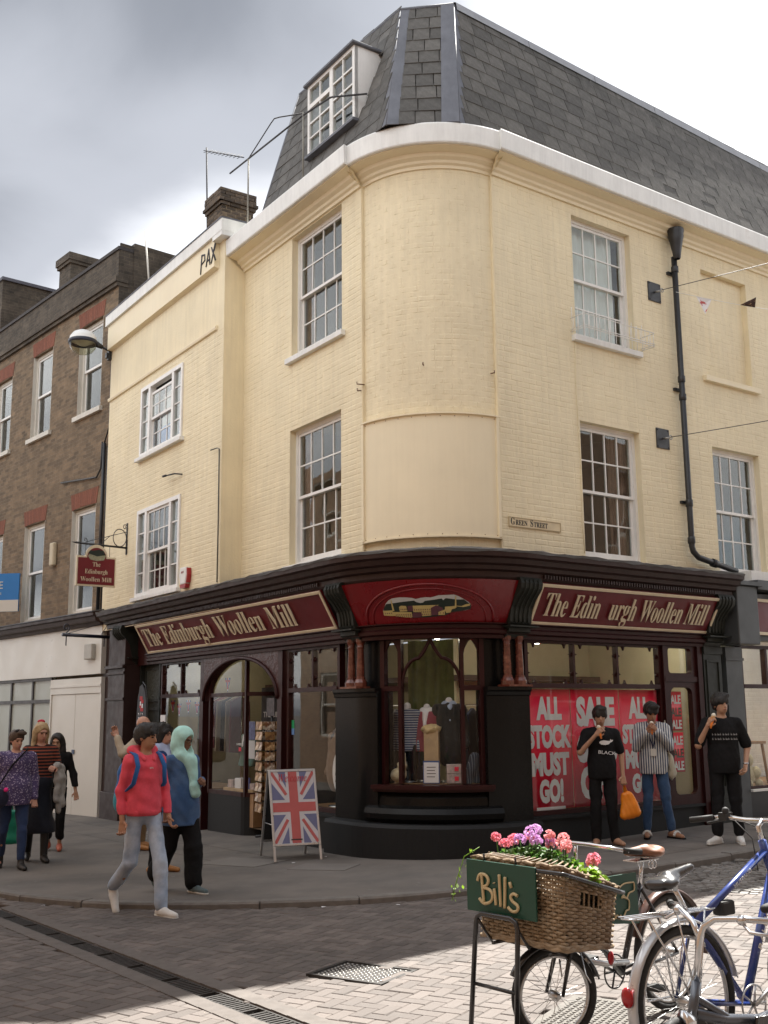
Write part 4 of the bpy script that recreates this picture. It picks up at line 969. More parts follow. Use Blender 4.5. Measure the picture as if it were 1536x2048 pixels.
# corner base, granite piers
g = MB(); g.sweep(lambda d: path(d, 0.55, 0.30, 24), [(0.0, -0.2), (0.26, -0.2), (0.26, 0.36), (0.235, 0.40), (0.12, 0.41), (0.0, 0.42)]); g.obj('corner_plinth', m_granr, SHOP)
def apath(d, a0, a1, n=20): return [((CEN+(xC*math.sin(a)+nC*math.cos(a))*(RC+d)).x, (CEN+(xC*math.sin(a)+nC*math.cos(a))*(RC+d)).y) for a in [a0+(a1-a0)*i/n for i in range(n+1)]]
AW = R_(28.8)
g = MB(); g.sweep(lambda d: apath(d, -R_(36), R_(36)), [(0.0, 0.41), (0.15, 0.42), (0.19, 0.46), (0.20, 0.52), (0.17, 0.58), (0.10, 0.61), (0.09, 0.70), (0.06, 0.76), (0, 0.77)], smooth=False); g.obj('torus_base', m_gran, SHOP)
for sgn in (-1, 1):
    g = MB()
    if sgn < 0: P = lambda d: [((TL+dL*0.50+nL*d).x, (TL+dL*0.50+nL*d).y)]+apath(d, -PH, -AW-R_(0.6), 8)
    else: P = lambda d: apath(d, AW+R_(0.6), PH, 8)+[((TR+dR*0.27+nR*d).x, (TR+dR*0.27+nR*d).y)]
    g.sweep(P, [(-0.2, 0.40), (0.115, 0.40), (0.115, 1.90), (0.135, 1.91), (0.14, 1.95), (0.16, 1.97), (0.16, 2.01), (-0.2, 2.02)]); g.obj('granite_pier', m_gran, SHOP)
    g = MB(); g.sweep(P, [(-0.10, 2.0), (-0.06, 2.0), (-0.06, 2.64), (-0.10, 2.65)]); g.obj('pier_back', m_gran, SHOP)
COLP = [(0.086, 0), (0.086, 0.05), (0.072, 0.075), (0.066, 0.09), (0.058, 0.095), (0.06, 0.115), (0.05, 0.125), (0.052, 0.20), (0.046, 0.36), (0.042, 0.47), (0.046, 0.48), (0.046, 0.50), (0.042, 0.51), (0.046, 0.53), (0.058, 0.56), (0.062, 0.60)]
for q in (LP(0.13, 0.10, 0), LP(-0.06, 0.085, 0), RP(0.13, 0.10, 0), RP(-0.06, 0.085, 0)):
    g = MB(); g.lathe(COLP, 10, (q.x, q.y, 2.035), smooth=False); g.obj('column', m_marble, SHOP)
for F, x0, x1 in ((FL, -0.24, 0.15), (FR, -0.15, 0.24)):
    g = MB(); g.box(x0, x1, -0.21, 0.0, 2.012, 2.036); g.obj('column_base', m_marble, SHOP, F)
# bow window on the corner
BW = link('bow_window', None, SHOP)
RG = RC-0.02
def ap(a, d, z): q = CEN+(xC*math.sin(a)+nC*math.cos(a))*(RG+d); return Vector((q.x, q.y, z))
def avert(g, a, w, z0, z1, d0=-0.03, d1=0.05):
    a0, a1 = a-w/2/RG, a+w/2/RG; vs = [ap(x, d, z) for z in (z0, z1) for x, d in ((a0, d0), (a1, d0), (a1, d1), (a0, d1))]
    g.add(vs, [(0, 1, 2, 3), (7, 6, 5, 4), (0, 4, 5, 1), (1, 5, 6, 2), (2, 6, 7, 3), (3, 7, 4, 0)])
def ahor(g, a0, a1, z0, z1, d0=-0.03, d1=0.05, n=12):
    g.sweep(lambda d: [(ap(a0+(a1-a0)*i/n, d, 0).x, ap(a0+(a1-a0)*i/n, d, 0).y) for i in range(n+1)], [(d0, z0), (d1, z0), (d1, z1), (d0, z1), (d0, z0)])
g = MB(); zb, zt, ztr = 0.86, 2.64, 2.0; AM = R_(17.5)
for a in (-AW, AW): avert(g, a, 0.06, zb-0.05, zt)
for a in (-AM, AM): avert(g, a, 0.045, zb, zt)
ahor(g, -AW, AW, zt-0.04, zt+0.02); ahor(g, -AW, -AM, ztr-0.03, ztr+0.03); ahor(g, AM, AW, ztr-0.03, ztr+0.03)
g.obj('window_frame', m_mar, BW)
g = MB(); ahor(g, -AW-R_(3), AW+R_(3), 0.77, 0.80, -0.06, 0.16, 18); ahor(g, -AW-R_(3), AW+R_(3), 0.80, 0.85, -0.06, 0.20, 18); g.obj('sill', m_mar, BW)
g = MB()
for s in (-1, 1):
    pts = []
    for k in range(21):
        t = k/20
        if t < 0.55: q = t/0.55; a = AM*(1-0.62*(1-math.cos(q*math.pi/2)))*0.97; z = ztr+(0.62*0.62)*math.sin(q*math.pi/2)*0.95
        else: q = (t-0.55)/0.45; a = AM*0.97*(0.38*(1-q)**1.6); z = ztr+0.365+q*0.27
        pts.append(ap(s*a, 0.01, z))
    g.tube(pts, 0.022, 8)
g.obj('ogee_bars', m_mar, BW)
g = MB()
for s in (-1, 1):   # cusped heads of the side lights
    for k in range(10):
        t0, t1 = k/10, (k+1)/10
        def edge(t):
            x = abs(t-0.5)*2; return zt-0.05-0.16*(x**1.4)-(0.05 if x > 0.86 else 0)
        aa, bb = AM+R_(1.0)+(AW-AM-R_(2.2))*t0, AM+R_(1.0)+(AW-AM-R_(2.2))*t1
        vs = [ap(s*aa, d, z) for d in (0.0, 0.025) for z in (edge(t0), zt-0.03)]+[ap(s*bb, d, z) for d in (0.0, 0.025) for z in (edge(t1), zt-0.03)]
        g.add(vs, [(2, 3, 7, 6), (0, 2, 6, 4), (0, 4, 5, 1)])
g.obj('cusped_head', m_mar, BW)
def apane(a0, a1, z0, z1, n=8):
    g = MB(); g.smooth = True; vs = [ap(a0+(a1-a0)*i/n, 0.0, z) for z in (z0, z1) for i in range(n+1)]; g.add(vs, [(i, i+1, n+2+i, n+1+i) for i in range(n)]); g.obj('pane', m_pane, BW)
apane(-AM, AM, zb, zt, 14)
for s in (-1, 1):
    a, b = sorted((s*AM, s*AW)); apane(a, b, zb, ztr); apane(a, b, ztr, zt)
# ------ flat shop windows
def tooth(g, x, z, dx, dz, y0, y1, h=0.055, w=0.035):
    # small concave tooth on a bar at (x,z) pointing (dx,dz)
    px_, pz_ = -dz, dx
    P = [(x+px_*w, z+pz_*w), (x+px_*w*0.45+dx*h*0.25, z+pz_*w*0.45+dz*h*0.25), (x+dx*h, z+dz*h), (x-px_*w*0.45+dx*h*0.25, z-pz_*w*0.45+dz*h*0.25), (x-px_*w, z-pz_*w)]
    g.prism(P, y0, y1)
def light_teeth(g, x0, x1, z0, z1, y0, y1):
    for x in (x0+0.13, x1-0.13): tooth(g, x, z1, 0, -1, y0, y1); tooth(g, x, z0, 0, 1, y0, y1)
    for z in (z0+0.13, z1-0.13): tooth(g, x0, z, 1, 0, y0, y1); tooth(g, x1, z, -1, 0, y0, y1)
def shop_window(F, x0, x1, zb, zt, ztr, nl, y=-0.05, teeth=True, w=0.055):
    sw = link('shop_window', None, SHOP, F); g = MB()
    rect_frame(g, x0, x1, zb, zt, w, y, y+0.09); g.box(x0+w, x1-w, y-0.012, y+0.085, ztr-0.03, ztr+0.03)
    xi0, xi1 = x0+w, x1-w; bw = 0.036
    for k in range(1, nl):
        x = xi0+(xi1-xi0)*k/nl; g.box(x-bw/2, x+bw/2, y+0.004, y+0.08, ztr+0.03, zt-w)
    g.obj('window_frame', m_mar, sw)
    if teeth:
        g = MB()
        for k in range(nl):
            a = xi0+(xi1-xi0)*k/nl+(bw/2 if k else 0); b = xi0+(xi1-xi0)*(k+1)/nl-(bw/2 if k < nl-1 else 0); light_teeth(g, a, b, ztr+0.03, zt-w, y+0.02, y+0.05)
        g.obj('tracery', m_mar, sw, kind='stuff')
    for a, b, c, d in [(xi0, xi1, zb+w, ztr-0.03)]+[(xi0+(xi1-xi0)*k/nl, xi0+(xi1-xi0)*(k+1)/nl, ztr+0.03, zt-w) for k in range(nl)]:
        g = MB(); g.box(a, b, y+0.040, y+0.046, c, d); g.obj('pane', m_pane, sw)
    return sw
shop_window(FR, 0.27, 2.86, 0.44, 2.62, 2.03, 3)
shop_window(FL, -1.92, -0.50, 0.44, 2.62, 2.03, 2)
shop_window(FL, -6.45, -4.76, 0.52, 2.62, 2.03, 2)
# stall risers
for F, x0, x1, z1 in ((FR, 0.27, 3.60, 0.44), (FL, -1.92, -0.50, 0.44), (FL, -6.45, -4.76, 0.52)):
    g = MB(); g.box(x0, x1, -0.06, 0.1, -0.3, z1-0.002); g.box(x0, x1, -0.10, -0.061, z1-0.05, z1-0.012); g.obj('stall_riser', m_granr, SHOP, F)
# right hand narrow panel with rounded glass
g = MB(); px0, px1 = 2.88, 3.58
def rr_poly(x0, x1, z0, z1, r, n=6):
    P = []
    for cx_, cz_, a0 in ((x1-r, z1-r, 0), (x0+r, z1-r, 90), (x0+r, z0+r, 180), (x1-r, z0+r, 270)):
        P += [(cx_+r*math.cos(R_(a0+90*k/n)), cz_+r*math.sin(R_(a0+90*k/n))) for k in range(n+1)]
    return P
def framed_hole(g, X0, X1, Z0, Z1, hole, y0, y1):
    n = len(hole); outer = []
    for x, z in hole:   # project radially to the rectangle
        cx_, cz_ = (X0+X1)/2, (Z0+Z1)/2; dx, dz = x-cx_, z-cz_; s = min((X1-cx_)/abs(dx) if dx else 9e9, (Z1-cz_)/abs(dz) if dz else 9e9); outer.append((cx_+dx*s, cz_+dz*s))
    vs = [(x, y0, z) for x, z in hole]+[(x, y0, z) for x, z in outer]+[(x, y1, z) for x, z in hole]
    fs = [(i, (i+1) % n, n+(i+1) % n, n+i) for i in range(n)]+[(i, 2*n+i, 2*n+(i+1) % n, (i+1) % n) for i in range(n)]
    g.add(vs, fs)
    cn = [(X0, Z0), (X1, Z0), (X1, Z1), (X0, Z1)]
    for c in cn:
        j = min(range(n), key=lambda i: (outer[i][0]-c[0])**2+(outer[i][1]-c[1])**2)
        for i in (j, (j+1) % n):
            o1, o2 = outer[i-1], outer[i]
            g.add([(o1[0], y0, o1[1]), (o2[0], y0, o2[1]), (c[0], y0, c[1])], [(0, 1, 2)])
sp2 = link('side_panel', None, SHOP, FR)
framed_hole(g, px0, px1, 0.40, 2.10, rr_poly(px0+0.12, px1-0.12, 0.56, 2.02, 0.09), -0.075, 0.0); framed_hole(g, px0, px1, 2.17, 2.62, rr_poly(px0+0.10, px1-0.10, 2.22, 2.57, 0.05), -0.075, 0.0)
g.box(px0, px1, -0.095, 0.0, 2.10, 2.17); g.box(px1, px1+0.10, -0.11, 0.05, -0.2, 2.62); g.box(px0-0.02, px0, -0.09, 0.02, 0.38, 2.62); g.obj('panel_frame', m_mar, sp2)
g = MB(); g.box(px0+0.05, px1-0.05, -0.012, -0.006, 0.5, 2.08); g.obj('pane', m_pane, sp2); g = MB(); g.box(px0+0.05, px1-0.05, -0.012, -0.006, 2.19, 2.6); g.obj('pane', m_pane, sp2)
# pilaster right of it
g = MB(); g.box(3.70, 4.10, -0.12, 0.2, -0.2, 2.62); g.box(3.68, 4.12, -0.15, -0.121, -0.2, 0.45); g.box(3.69, 4.11, -0.145, -0.121, 2.50, 2.60); o = g.obj('pilaster', m_grn, SHOP, FR)
g = MB(); rect_frame(g, 3.75, 4.05, 0.6, 2.42, 0.035, -0.135, -0.1205); g.obj('pilaster_mould', m_grn, SHOP, FR)
# arched entrance
ENT = link('entrance', None, SHOP, FL)
AX0, AX1, ASP, ACR = -4.72, -1.98, 1.92, 2.55
ccx, arx = (AX0+AX1)/2, (AX1-AX0)/2-0.13
g = MB(); n = 28; pts = [(ccx-arx*math.cos(math.pi*k/n), ASP+(ACR-ASP)*math.sin(math.pi*k/n)) for k in range(n+1)]
vs = []; 
for x, z in pts: vs += [(x, -0.09, z), (x, -0.09, 2.62), (x, 0.06, z)]
g.add(vs, [(3*k, 3*k+3, 3*k+4, 3*k+1) for k in range(n)]+[(3*k, 3*k+2, 3*k+5, 3*k+3) for k in range(n)])
g.obj('arch_spandrel', mat('carved_maroon', (0.05, 0.012, 0.012), 0.4, var=0.4, vscale=18, bump=6.0, bscale=16), ENT)
g = MB(); g.tube([(x, -0.095, z) for x, z in pts], 0.03, 8); g.obj('arch_bead', m_mar, ENT)
for x in (AX0, AX1-0.13):
    g = MB(); g.box(x, x+0.13, -0.10, 0.06, -0.3, ASP+0.02); o = g.obj('jamb_post', m_mar, ENT)
    g = MB(); g.box(x, x+0.13, -0.09, 0.06, ASP+0.02, 2.62); g.obj('jamb_post', m_mar, ENT)
# curved display bay in the left half of the entrance
bx0, bx1 = -4.45, -2.98
def bayc(t): # plan curve
    a = math.pi*0.5*t; 
    if t < 0.55: return (bx0+(bx1-bx0-0.35)*t/0.55, -0.02)
    q = (t-0.55)/0.45*math.pi/2; return (bx1-0.35+0.35*math.sin(q), -0.02+0.55*(1-math.cos(q)))
N = 16; bc = [bayc(k/N) for k in range(N+1)]+[(bx1, 1.3)]
def bsweep(g, z0, z1, th=0.0, out=0.0):
    vs = [(x, y-out, z) for z in (z0, z1) for x, y in bc]; k = len(bc); g.add(vs, [(i, i+1, k+i+1, k+i) for i in range(k-1)])
g = MB(); bsweep(g, -0.3, 0.50, out=0.02); g.obj('bay_riser', m_granr, ENT)
g = MB()
for z0, z1 in ((0.50, 0.56), (1.98, 2.04), (2.55, 2.62)):
    bsweep(g, z0, z1, out=0.025)
    k = len(bc)
    for zz in (z0, z1): g.add([(x, y-0.025, zz) for x, y in bc]+[(x-0.04, y+0.05, zz) for x, y in bc], [(i, i+1, k+i+1, k+i) for i in range(k-1)])
for j in (0, 10, N): x, y = bc[j]; g.box(x-0.025, x+0.025, y-0.03, y+0.03, 0.5, 2.62)
g.obj('bay_frame', m_mar, ENT)
g = MB(); g.smooth = True; bsweep(g, 0.56, 1.98); g.obj('pane', m_pane, ENT); g = MB(); g.smooth = True; bsweep(g, 2.04, 2.55); g.obj('pane', m_pane, ENT)
# lobby: dark reveal, soffit, inner door
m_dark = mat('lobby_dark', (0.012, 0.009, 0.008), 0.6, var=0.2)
g = MB(); g.box(-2.1, -2.0, 0.07, 1.5, -0.3, 2.62); g.box(-2.97, -2.0, 1.4, 1.45, 2.05, 2.62); g.box(-2.97, -2.88, 1.36, 1.46, -0.2, 2.62); g.obj('lobby_reveal', m_dark, ENT)
g = MB(); g.box(-4.72, -1.98, 0.07, 1.5, 2.63, 2.66); g.obj('lobby_ceiling', m_dark, ENT)
g = MB(); g.box(-2.86, -2.12, 1.42, 1.46, -0.1, 2.04); g.obj('inner_door', m_dark, ENT)
# side door left of the shop and end pilaster
g = MB(); g.box(-7.42, -6.47, 0.02, 0.06, -0.3, 2.62)
for z0, z1 in ((0.2, 0.9), (1.0, 1.85), (1.95, 2.55)): rect_frame(g, -7.30, -6.60, z0, z1, 0.05, -0.01, 0.02)
g.box(-7.42, -7.36, -0.06, 0.06, -0.3, 2.62); g.box(-6.53, -6.47, -0.06, 0.06, -0.3, 2.62); g.obj('green_door', m_grn, SHOP, FL)
g = MB(); g.box(-7.25, -6.65, 0.005, 0.019, 2.0, 2.5); g.obj('carved_panel', mat('carved_green', (0.03, 0.034, 0.027), 0.5, var=0.4, vscale=14, bump=6.0, bscale=18), SHOP, FL)
g = MB(); g.box(-8.30, -7.46, -0.34, 0.3, -0.4, 2.62); g.box(-8.36, -7.42, -0.40, -0.341, -0.4, 0.34); g.box(-8.34, -7.44, -0.37, -0.341, 1.98, 2.03); g.box(-8.34, -7.44, -0.37, -0.341, 2.45, 2.50); g.box(-8.36, -7.42, -0.40, -0.3405, 2.56, 2.62); g.box(-8.30, -7.46, -0.34, 0.3, 2.62, 3.30); o = g.obj('end_pilaster', m_brn, SHOP, FL); bevel(o, 0.008)
# number glass over the side door, faint lettering
g = MB(); g.box(-7.40, -6.50, 0.0, 0.02, 2.70, 3.2); g.obj('door_head', m_grn, SHOP, FL)
# ------ shop interior
INT = link('interior', None, SHOP)
def ipt(F, x, y, z): return F @ Vector((x, y, z))
DEP = 2.3
cin = CEN-nC*0.0
def innerpath(): # plan polyline of back wall
    a = TL+dL*6.6-nL*DEP; b = TL+dL*0.2-nL*DEP; c = TR+dR*0.2-nR*DEP; d = TR+dR*3.9-nR*DEP
    return [TL+dL*6.6-nL*0.05, a, b-dL*0.0, c, d, TR+dR*3.9-nR*0.05]
ip = innerpath(); ip[2] = TL+dL*1.1-nL*DEP; ip[3] = TR+dR*1.1-nR*DEP
g = MB()
for i_, (a, b) in enumerate(zip(ip[:-1], ip[1:])):
    g = MB(); g.quad((a.x, a.y, -0.3), (b.x, b.y, -0.3), (b.x, b.y, 2.78), (a.x, a.y, 2.78)); g.obj('back_wall', m_intw if i_ > 1 else mat('shop_cream_wall_dimmed', (0.30, 0.27, 0.17), 0.85, var=0.1), INT)  # left walls: cream darkened, the dimmer interior is put into the colour
fl = [TL+dL*6.6-nL*0.0]+ip[1:5]+[TR+dR*3.9-nR*0.0]+[Vector((p[0], p[1], 0)) for p in reversed(path(-0.05, n=8))]
g = MB(); g.add([(p.x, p.y, 0.06) for p in fl], [tuple(range(len(fl)))]); g.obj('floor', m_floor, INT)
g = MB(); g.add([(p.x, p.y, 2.80) for p in fl], [tuple(range(len(fl)))]); g.obj('ceiling', mat('shop_ceiling', (0.75, 0.73, 0.66), 0.9), INT)
g = MB()
for F, x0, x1 in ((FR, 0.9, 3.8), (FL, -6.4, -1.2)): g.box(x0, x1, DEP-0.32, DEP-0.02, 2.16, 2.24, F); g.box(x0, x1, DEP-0.2, DEP-0.02, 1.2, 1.24, F)
g.obj('wall_shelf', mat('dark_shelf', (0.05, 0.022, 0.015), 0.5), INT)
# window bed (display floor) behind the glass
g = MB()
for F, x0, x1, z in ((FR, 0.3, 3.5, 0.46), (FL, -1.9, -0.5, 0.46), (FL, -6.4, -4.8, 0.54), (FL, -4.4, -3.05, 0.54)): g.box(x0, x1, 0.03, 0.95, 0.07, z, F)
g.add([ap(-AW*1.2, -0.05, 0.85), ap(0, -0.05, 0.85), ap(AW*1.2, -0.05, 0.85), ap(AW*1.5, -0.9, 0.85), ap(-AW*1.5, -0.9, 0.85)], [(0, 1, 2, 3, 4)])
g.obj('display_bed', m_wood, INT)
# ceiling spot lamps of the shop (lit)
def spot(F, x, y, e):
    l = bpy.data.lights.new('shop_lamp', 'POINT'); l.energy = e; l.color = (1.0, 0.88, 0.66); l.shadow_soft_size = 0.05
    lo = bpy.data.objects.new('shop_lamp', l); COL.objects.link(lo); lo.parent = INT; lo.matrix_local = F @ T(x, y, 2.60)
    g = MB(); g.lathe([(0.0, 0.0), (0.03, 0.0), (0.045, 0.05), (0.03, 0.14), (0.0, 0.14)], 10); g.obj('lamp_housing', mat('lamp_lit', (0.9, 0.9, 0.85), 0.5, emit=(1, 0.93, 0.8), estr=6.0, var=0), INT, F @ T(x, y, 2.64))
for F, x, y, e in ((FR, 3.22, 0.55, 1.6), (FR, 1.5, 1.0, 1.8), (FL, -1.3, 1.0, 2.5), (FL, -5.6, 1.0, 2.0), (FL, -3.7, 0.6, 1.0), (FC, 0.0, -0.5, 2)): spot(F, x, y, e)
# ------------------------------------------------------------------ brick terrace on the left
m_gault = brick_mat('brown_gault_brick', (0.215, 0.150, 0.092), (0.11, 0.08, 0.052), (0.21, 0.165, 0.115), bump=0.9, var=0.35)
m_soot = brick_mat('sooty_gault_brick', (0.095, 0.078, 0.060), (0.060, 0.050, 0.040), (0.12, 0.097, 0.07), bump=0.9, var=0.45)
m_rub = mat('red_rubbed_brick', (0.20, 0.068, 0.038), 0.85, var=0.2, vscale=20, bump=0.4, island=0.12)
m_stone = mat('white_reveal', (0.66, 0.63, 0.56), 0.6, var=0.08, streak=0.15)
BB = thing('brick_building', 'brown brick terrace building with white sash windows and red brick arches', 'building', FB)
WB = [(-1.75, -0.65, 3.75, 5.93), (-4.22, -3.13, 3.75, 5.93), (-1.74, -0.64, 7.95, 9.92), (-4.20, -3.13, 7.95, 9.92), (-6.45, -5.45, 7.95, 9.80), (-6.45, -5.5, 3.75, 5.93)]
g = MB(); wall_sheet(g, -6.5, 0.0, 3.3, 10.5, WB, 0.0, 0.12); g.box(-6.5, 0.0, 0.0, 0.3, 10.5, 10.56); g.obj('wall', m_gault, BB)
g = MB(); g.box(-6.5, 0.0, -0.02, 0.25, 10.565, 11.15); g.box(-6.5, 0.06, -0.10, 0.2, 10.44, 10.555); g.box(-6.5, 0.04, -0.06, 0.2, 10.36, 10.435); g.obj('parapet', m_soot, BB)
g = MB(); g.box(-6.5, 0.03, -0.05, 0.3, 11.15, 11.22); g.obj('parapet_coping', mat('dark_coping', (0.05, 0.045, 0.045), 0.8), BB)
g = MB(); g.box(-0.02, 0.02, 0.001, 1.9, 3.5, 11.30); g.box(-0.25, 0.05, 0.30, 2.2, 9.5, 11.36); g.obj('flank_wall', m_soot, BB)
g = MB(); g.quad((-6.5, 0.3, 10.8), (0, 0.3, 10.8), (0, 3.2, 12.4), (-6.5, 3.2, 12.4)); g.obj('roof', m_tile, BB)
for (x0, x1, z0, z1) in WB:
    cx_ = (x0+x1)/2; h = 0.34; n = 14; fl_ = 0.10
    ar = link('brick_arch', None, BB)
    for k in range(n):
        a0, a1 = k/n, (k+1)/n; b0 = x0-0.02+(x1-x0+0.04)*a0; b1 = x0-0.02+(x1-x0+0.04)*a1-0.006; t0 = x0-fl_+(x1-x0+2*fl_)*a0; t1 = x0-fl_+(x1-x0+2*fl_)*a1-0.006; cam_ = lambda a: 0.05*math.sin(math.pi*a)
        g = MB(); g.prism([(b0, z1+cam_(a0)*0.5), (b1, z1+cam_(a1)*0.5), (t1, z1+h), (t0, z1+h)], -0.008, 0.05); g.obj('brick', m_rub, ar)
    wn_ = link('window', None, BB); g = MB(); yd = 0.08
    rect_frame(g, x0, x1, z0, z1, 0.075, yd, yd+0.09); g.box(x0-0.002, x0+0.004, -0.004, yd, z0, z1); g.box(x1-0.004, x1+0.002, -0.004, yd, z0, z1); g.obj('frame', m_stone, wn_)
    zm = (z0+z1)/2
    for nm, a, b, y in (('upper_sash', zm-0.02, z1-0.075, yd+0.02), ('lower_sash', z0+0.075, zm+0.03, yd+0.055)):
        g = MB(); rect_frame(g, x0+0.075, x1-0.075, a, b, 0.05, y, y+0.03); g.obj(nm, m_white, wn_)
        g = MB(); g.box(x0+0.125, x1-0.125, y+0.012, y+0.016, a+0.05, b-0.05); g.obj('pane', m_glass, wn_)
    g = MB(); g.box(x0-0.10, x1+0.10, -0.07, yd, z0-0.10, z0-0.002); g.obj('sill', m_stone, wn_)
    g = MB(); e = 0.1; g.add([(x0-e, yd+0.12, z0-.2), (x1+e, yd+0.12, z0-.2), (x1+e, yd+1.6, z0-.2), (x0-e, yd+1.6, z0-.2), (x0-e, yd+0.12, z1+.2), (x1+e, yd+0.12, z1+.2), (x1+e, yd+1.6, z1+.2), (x0-e, yd+1.6, z1+.2)], [(0, 1, 2, 3), (4, 7, 6, 5), (0, 3, 7, 4), (1, 5, 6, 2), (2, 6, 7, 3)]); g.obj('room', m_roomd, wn_)
# chimney behind the parapet and taller neighbour
chw = MB(); chw.box(-5.35, -4.7, 1.0, 1.85, 10.6, 12.85); chw.box(-5.40, -4.65, 0.95, 1.90, 12.72, 12.80); chw.box(-5.43, -4.62, 0.92, 1.93, 12.80, 12.98); chw.obj('chimney', m_soot, BB)
NB = thing('tall_brick_building', 'dark brick gable of the taller building beyond the brick terrace', 'building', FB)
g = MB(); g.box(-11.5, -6.52, 0.02, 2.8, -0.5, 12.60); g.obj('wall', m_soot, NB)
g = MB(); g.box(-11.5, -6.46, -0.02, 2.85, 12.60, 12.68); g.obj('coping', mat('blue_coping', (0.09, 0.09, 0.11), 0.6), NB)
g = MB(); g.box(-8.75, -8.29, -0.28, 0.3, -0.5, 3.31); g.box(-8.9, -7.0, 0.35, 0.6, -0.5, 9.6); g.obj('sun_leak_block', m_brn, SHOP, FL)  # added block, keeps sun from leaking through the gap between the buildings
# ground floor of the brick building: blank white shop
m_hoard = mat('white_board', (0.66, 0.64, 0.58), 0.35, var=0.05, vscale=1.2, bump=0.2, bscale=8)
m_vinyl = mat('frosted_vinyl', (0.36, 0.38, 0.33), 0.35, var=0.06, vscale=1.5)
g = MB(); g.box(-6.6, 0.15, 0.02, 0.30, -0.5, 3.6); g.obj('sun_leak_backing', m_soot, BB)  # unseen backing added to stop sun showing through the white shopfront
WS = thing('white_shopfront', 'blank white boarded shopfront with white double doors below the brick building', 'shopfront', FB)
g = MB(); g.prism([(-0.02, 3.42), (-0.18, 3.42), (-0.20, 3.47), (-0.28, 3.50), (-0.30, 3.58), (-0.34, 3.60), (-0.34, 3.66), (-0.02, 3.72)], -6.5, 0.12, axis='x'); o = g.obj('cornice', m_brn, WS); recalc(o)
g = MB(); g.prism([(-0.02, 3.725), (-0.36, 3.665), (-0.36, 3.685), (-0.02, 3.745)], -6.5, 0.12, axis='x'); g.obj('cornice_lead', m_lead, WS)
g = MB(); g.box(-6.5, 0.08, -0.12, 0.0, 2.50, 3.42); g.obj('fascia_board', m_hoard, WS)
g = MB(); g.box(-2.22, 0.08, -0.10, 0.0, 2.14, 2.44); g.box(-2.22, 0.08, -0.115, -0.101, 2.27, 2.31); g.box(-2.22, -2.16, -0.10, 0.0, -0.4, 2.14); g.box(0.0, 0.08, -0.09, 0.0, -0.4, 2.14); g.obj('door_surround', m_hoard, WS)
for x0, x1 in ((-2.155, -1.06), (-1.05, -0.005)):
    g = MB(); g.box(x0, x1, -0.08, -0.03, -0.35, 2.135); o = g.obj('door', m_hoard, WS); bevel(o, 0.006)
g = MB(); g.box(-1.10, -1.0, -0.10, -0.08, 0.98, 1.06); g.obj('door_lock', mat('lock_blue', (0.06, 0.08, 0.14), 0.4, metal=0.5), WS)
g = MB(); g.box(-6.5, -2.22, -0.04, 0.0, -0.4, 2.5); g.obj('vinyl_window', m_vinyl, WS)
g = MB(); g.box(-6.5, -2.22, -0.075, -0.041, 1.98, 2.05); g.box(-6.5, -2.22, -0.085, -0.041, 2.44, 2.50)
for x in (-3.25, -4.4, -5.6): g.box(x, x+0.07, -0.07, -0.0415, -0.4, 2.44)
g.box(-6.5, -2.22, -0.08, -0.04, -0.4, 0.1); g.obj('window_bars', mat('dark_bar', (0.05, 0.045, 0.045), 0.5), WS)
g = MB(); g.box(-0.50, -0.16, -0.21, -0.12, 2.78, 3.08); o = g.obj('junction_box', mat('grey_box', (0.45, 0.44, 0.40), 0.5), WS); bevel(o, 0.02)
# pipes and cables on the brick wall
g = MB(); g.tube([(-0.28, -0.05, 7.1), (-0.30, -0.05, 3.7)], 0.035, 8); g.tube([(-0.12, -0.04, 9.0), (-0.12, -0.04, 7.4), (-0.28, -0.05, 7.1)], 0.016, 6); g.tube([(-0.14, -0.04, 7.0), (-0.16, -0.04, 3.7)], 0.016, 6)
g.tube([(-0.40, -0.04, 7.15), (-0.42, -0.04, 6.6), (-0.60, -0.04, 6.45), (-2.3, -0.04, 6.62)], 0.018, 6); tag(g.obj('cable_run', m_pipe, None, FB), 'black cables and conduit climbing the brick wall by the cream building', 'cable')
g = MB(); g.box(-2.62, -2.42, -0.10, -0.001, 4.85, 5.35); o = g.obj('wall_box', mat('cream_box', (0.55, 0.48, 0.34), 0.6), None, FB); bevel(o, 0.03); tag(o, 'small oval cream box on the brick wall between two windows', 'box')
g = MB(); g.tube([(0.45, 0.5, 9.9), (0.28, 0.4, 11.6)], 0.018, 8); tag(g.obj('white_pipe', m_stone, None, FB), 'thin white vent pipe rising against the dark brick parapet', 'pipe')
# blue hanging board at the left edge
bs = thing('blue_sign', 'blue and white projecting board at the edge of the brick building', 'sign', FB)
Mb = T(-3.55, -0.35, 0) @ Rz(R_(40))
g = MB(); g.box(-0.9, 0.02, -0.02, 0.02, 3.95, 4.78); g.obj('board', [mat('sign_blue', (0.03, 0.20, 0.52), 0.4, var=0.04)], bs, Mb)
g = MB(); g.box(-0.9, 0.02, -0.024, -0.0205, 3.95, 4.2); g.obj('white_band', m_hoard, bs, Mb)
text('E', 0.16, m_hoard, parent=bs, M=Mb @ T(-0.40, -0.022, 4.45)); text('s', 0.07, m_hoard, parent=bs, M=Mb @ T(-0.40, -0.022, 4.32))
# hanging pub-style sign of the shop
hs = thing('hanging_sign', 'hanging maroon shop sign with arched top on a scrolled iron bracket', 'sign', FL @ T(-7.47, -OA, 4.78) @ Matrix.Diagonal((1, 0.60, 0.78, 1)) @ T(0, 0, -4.78))
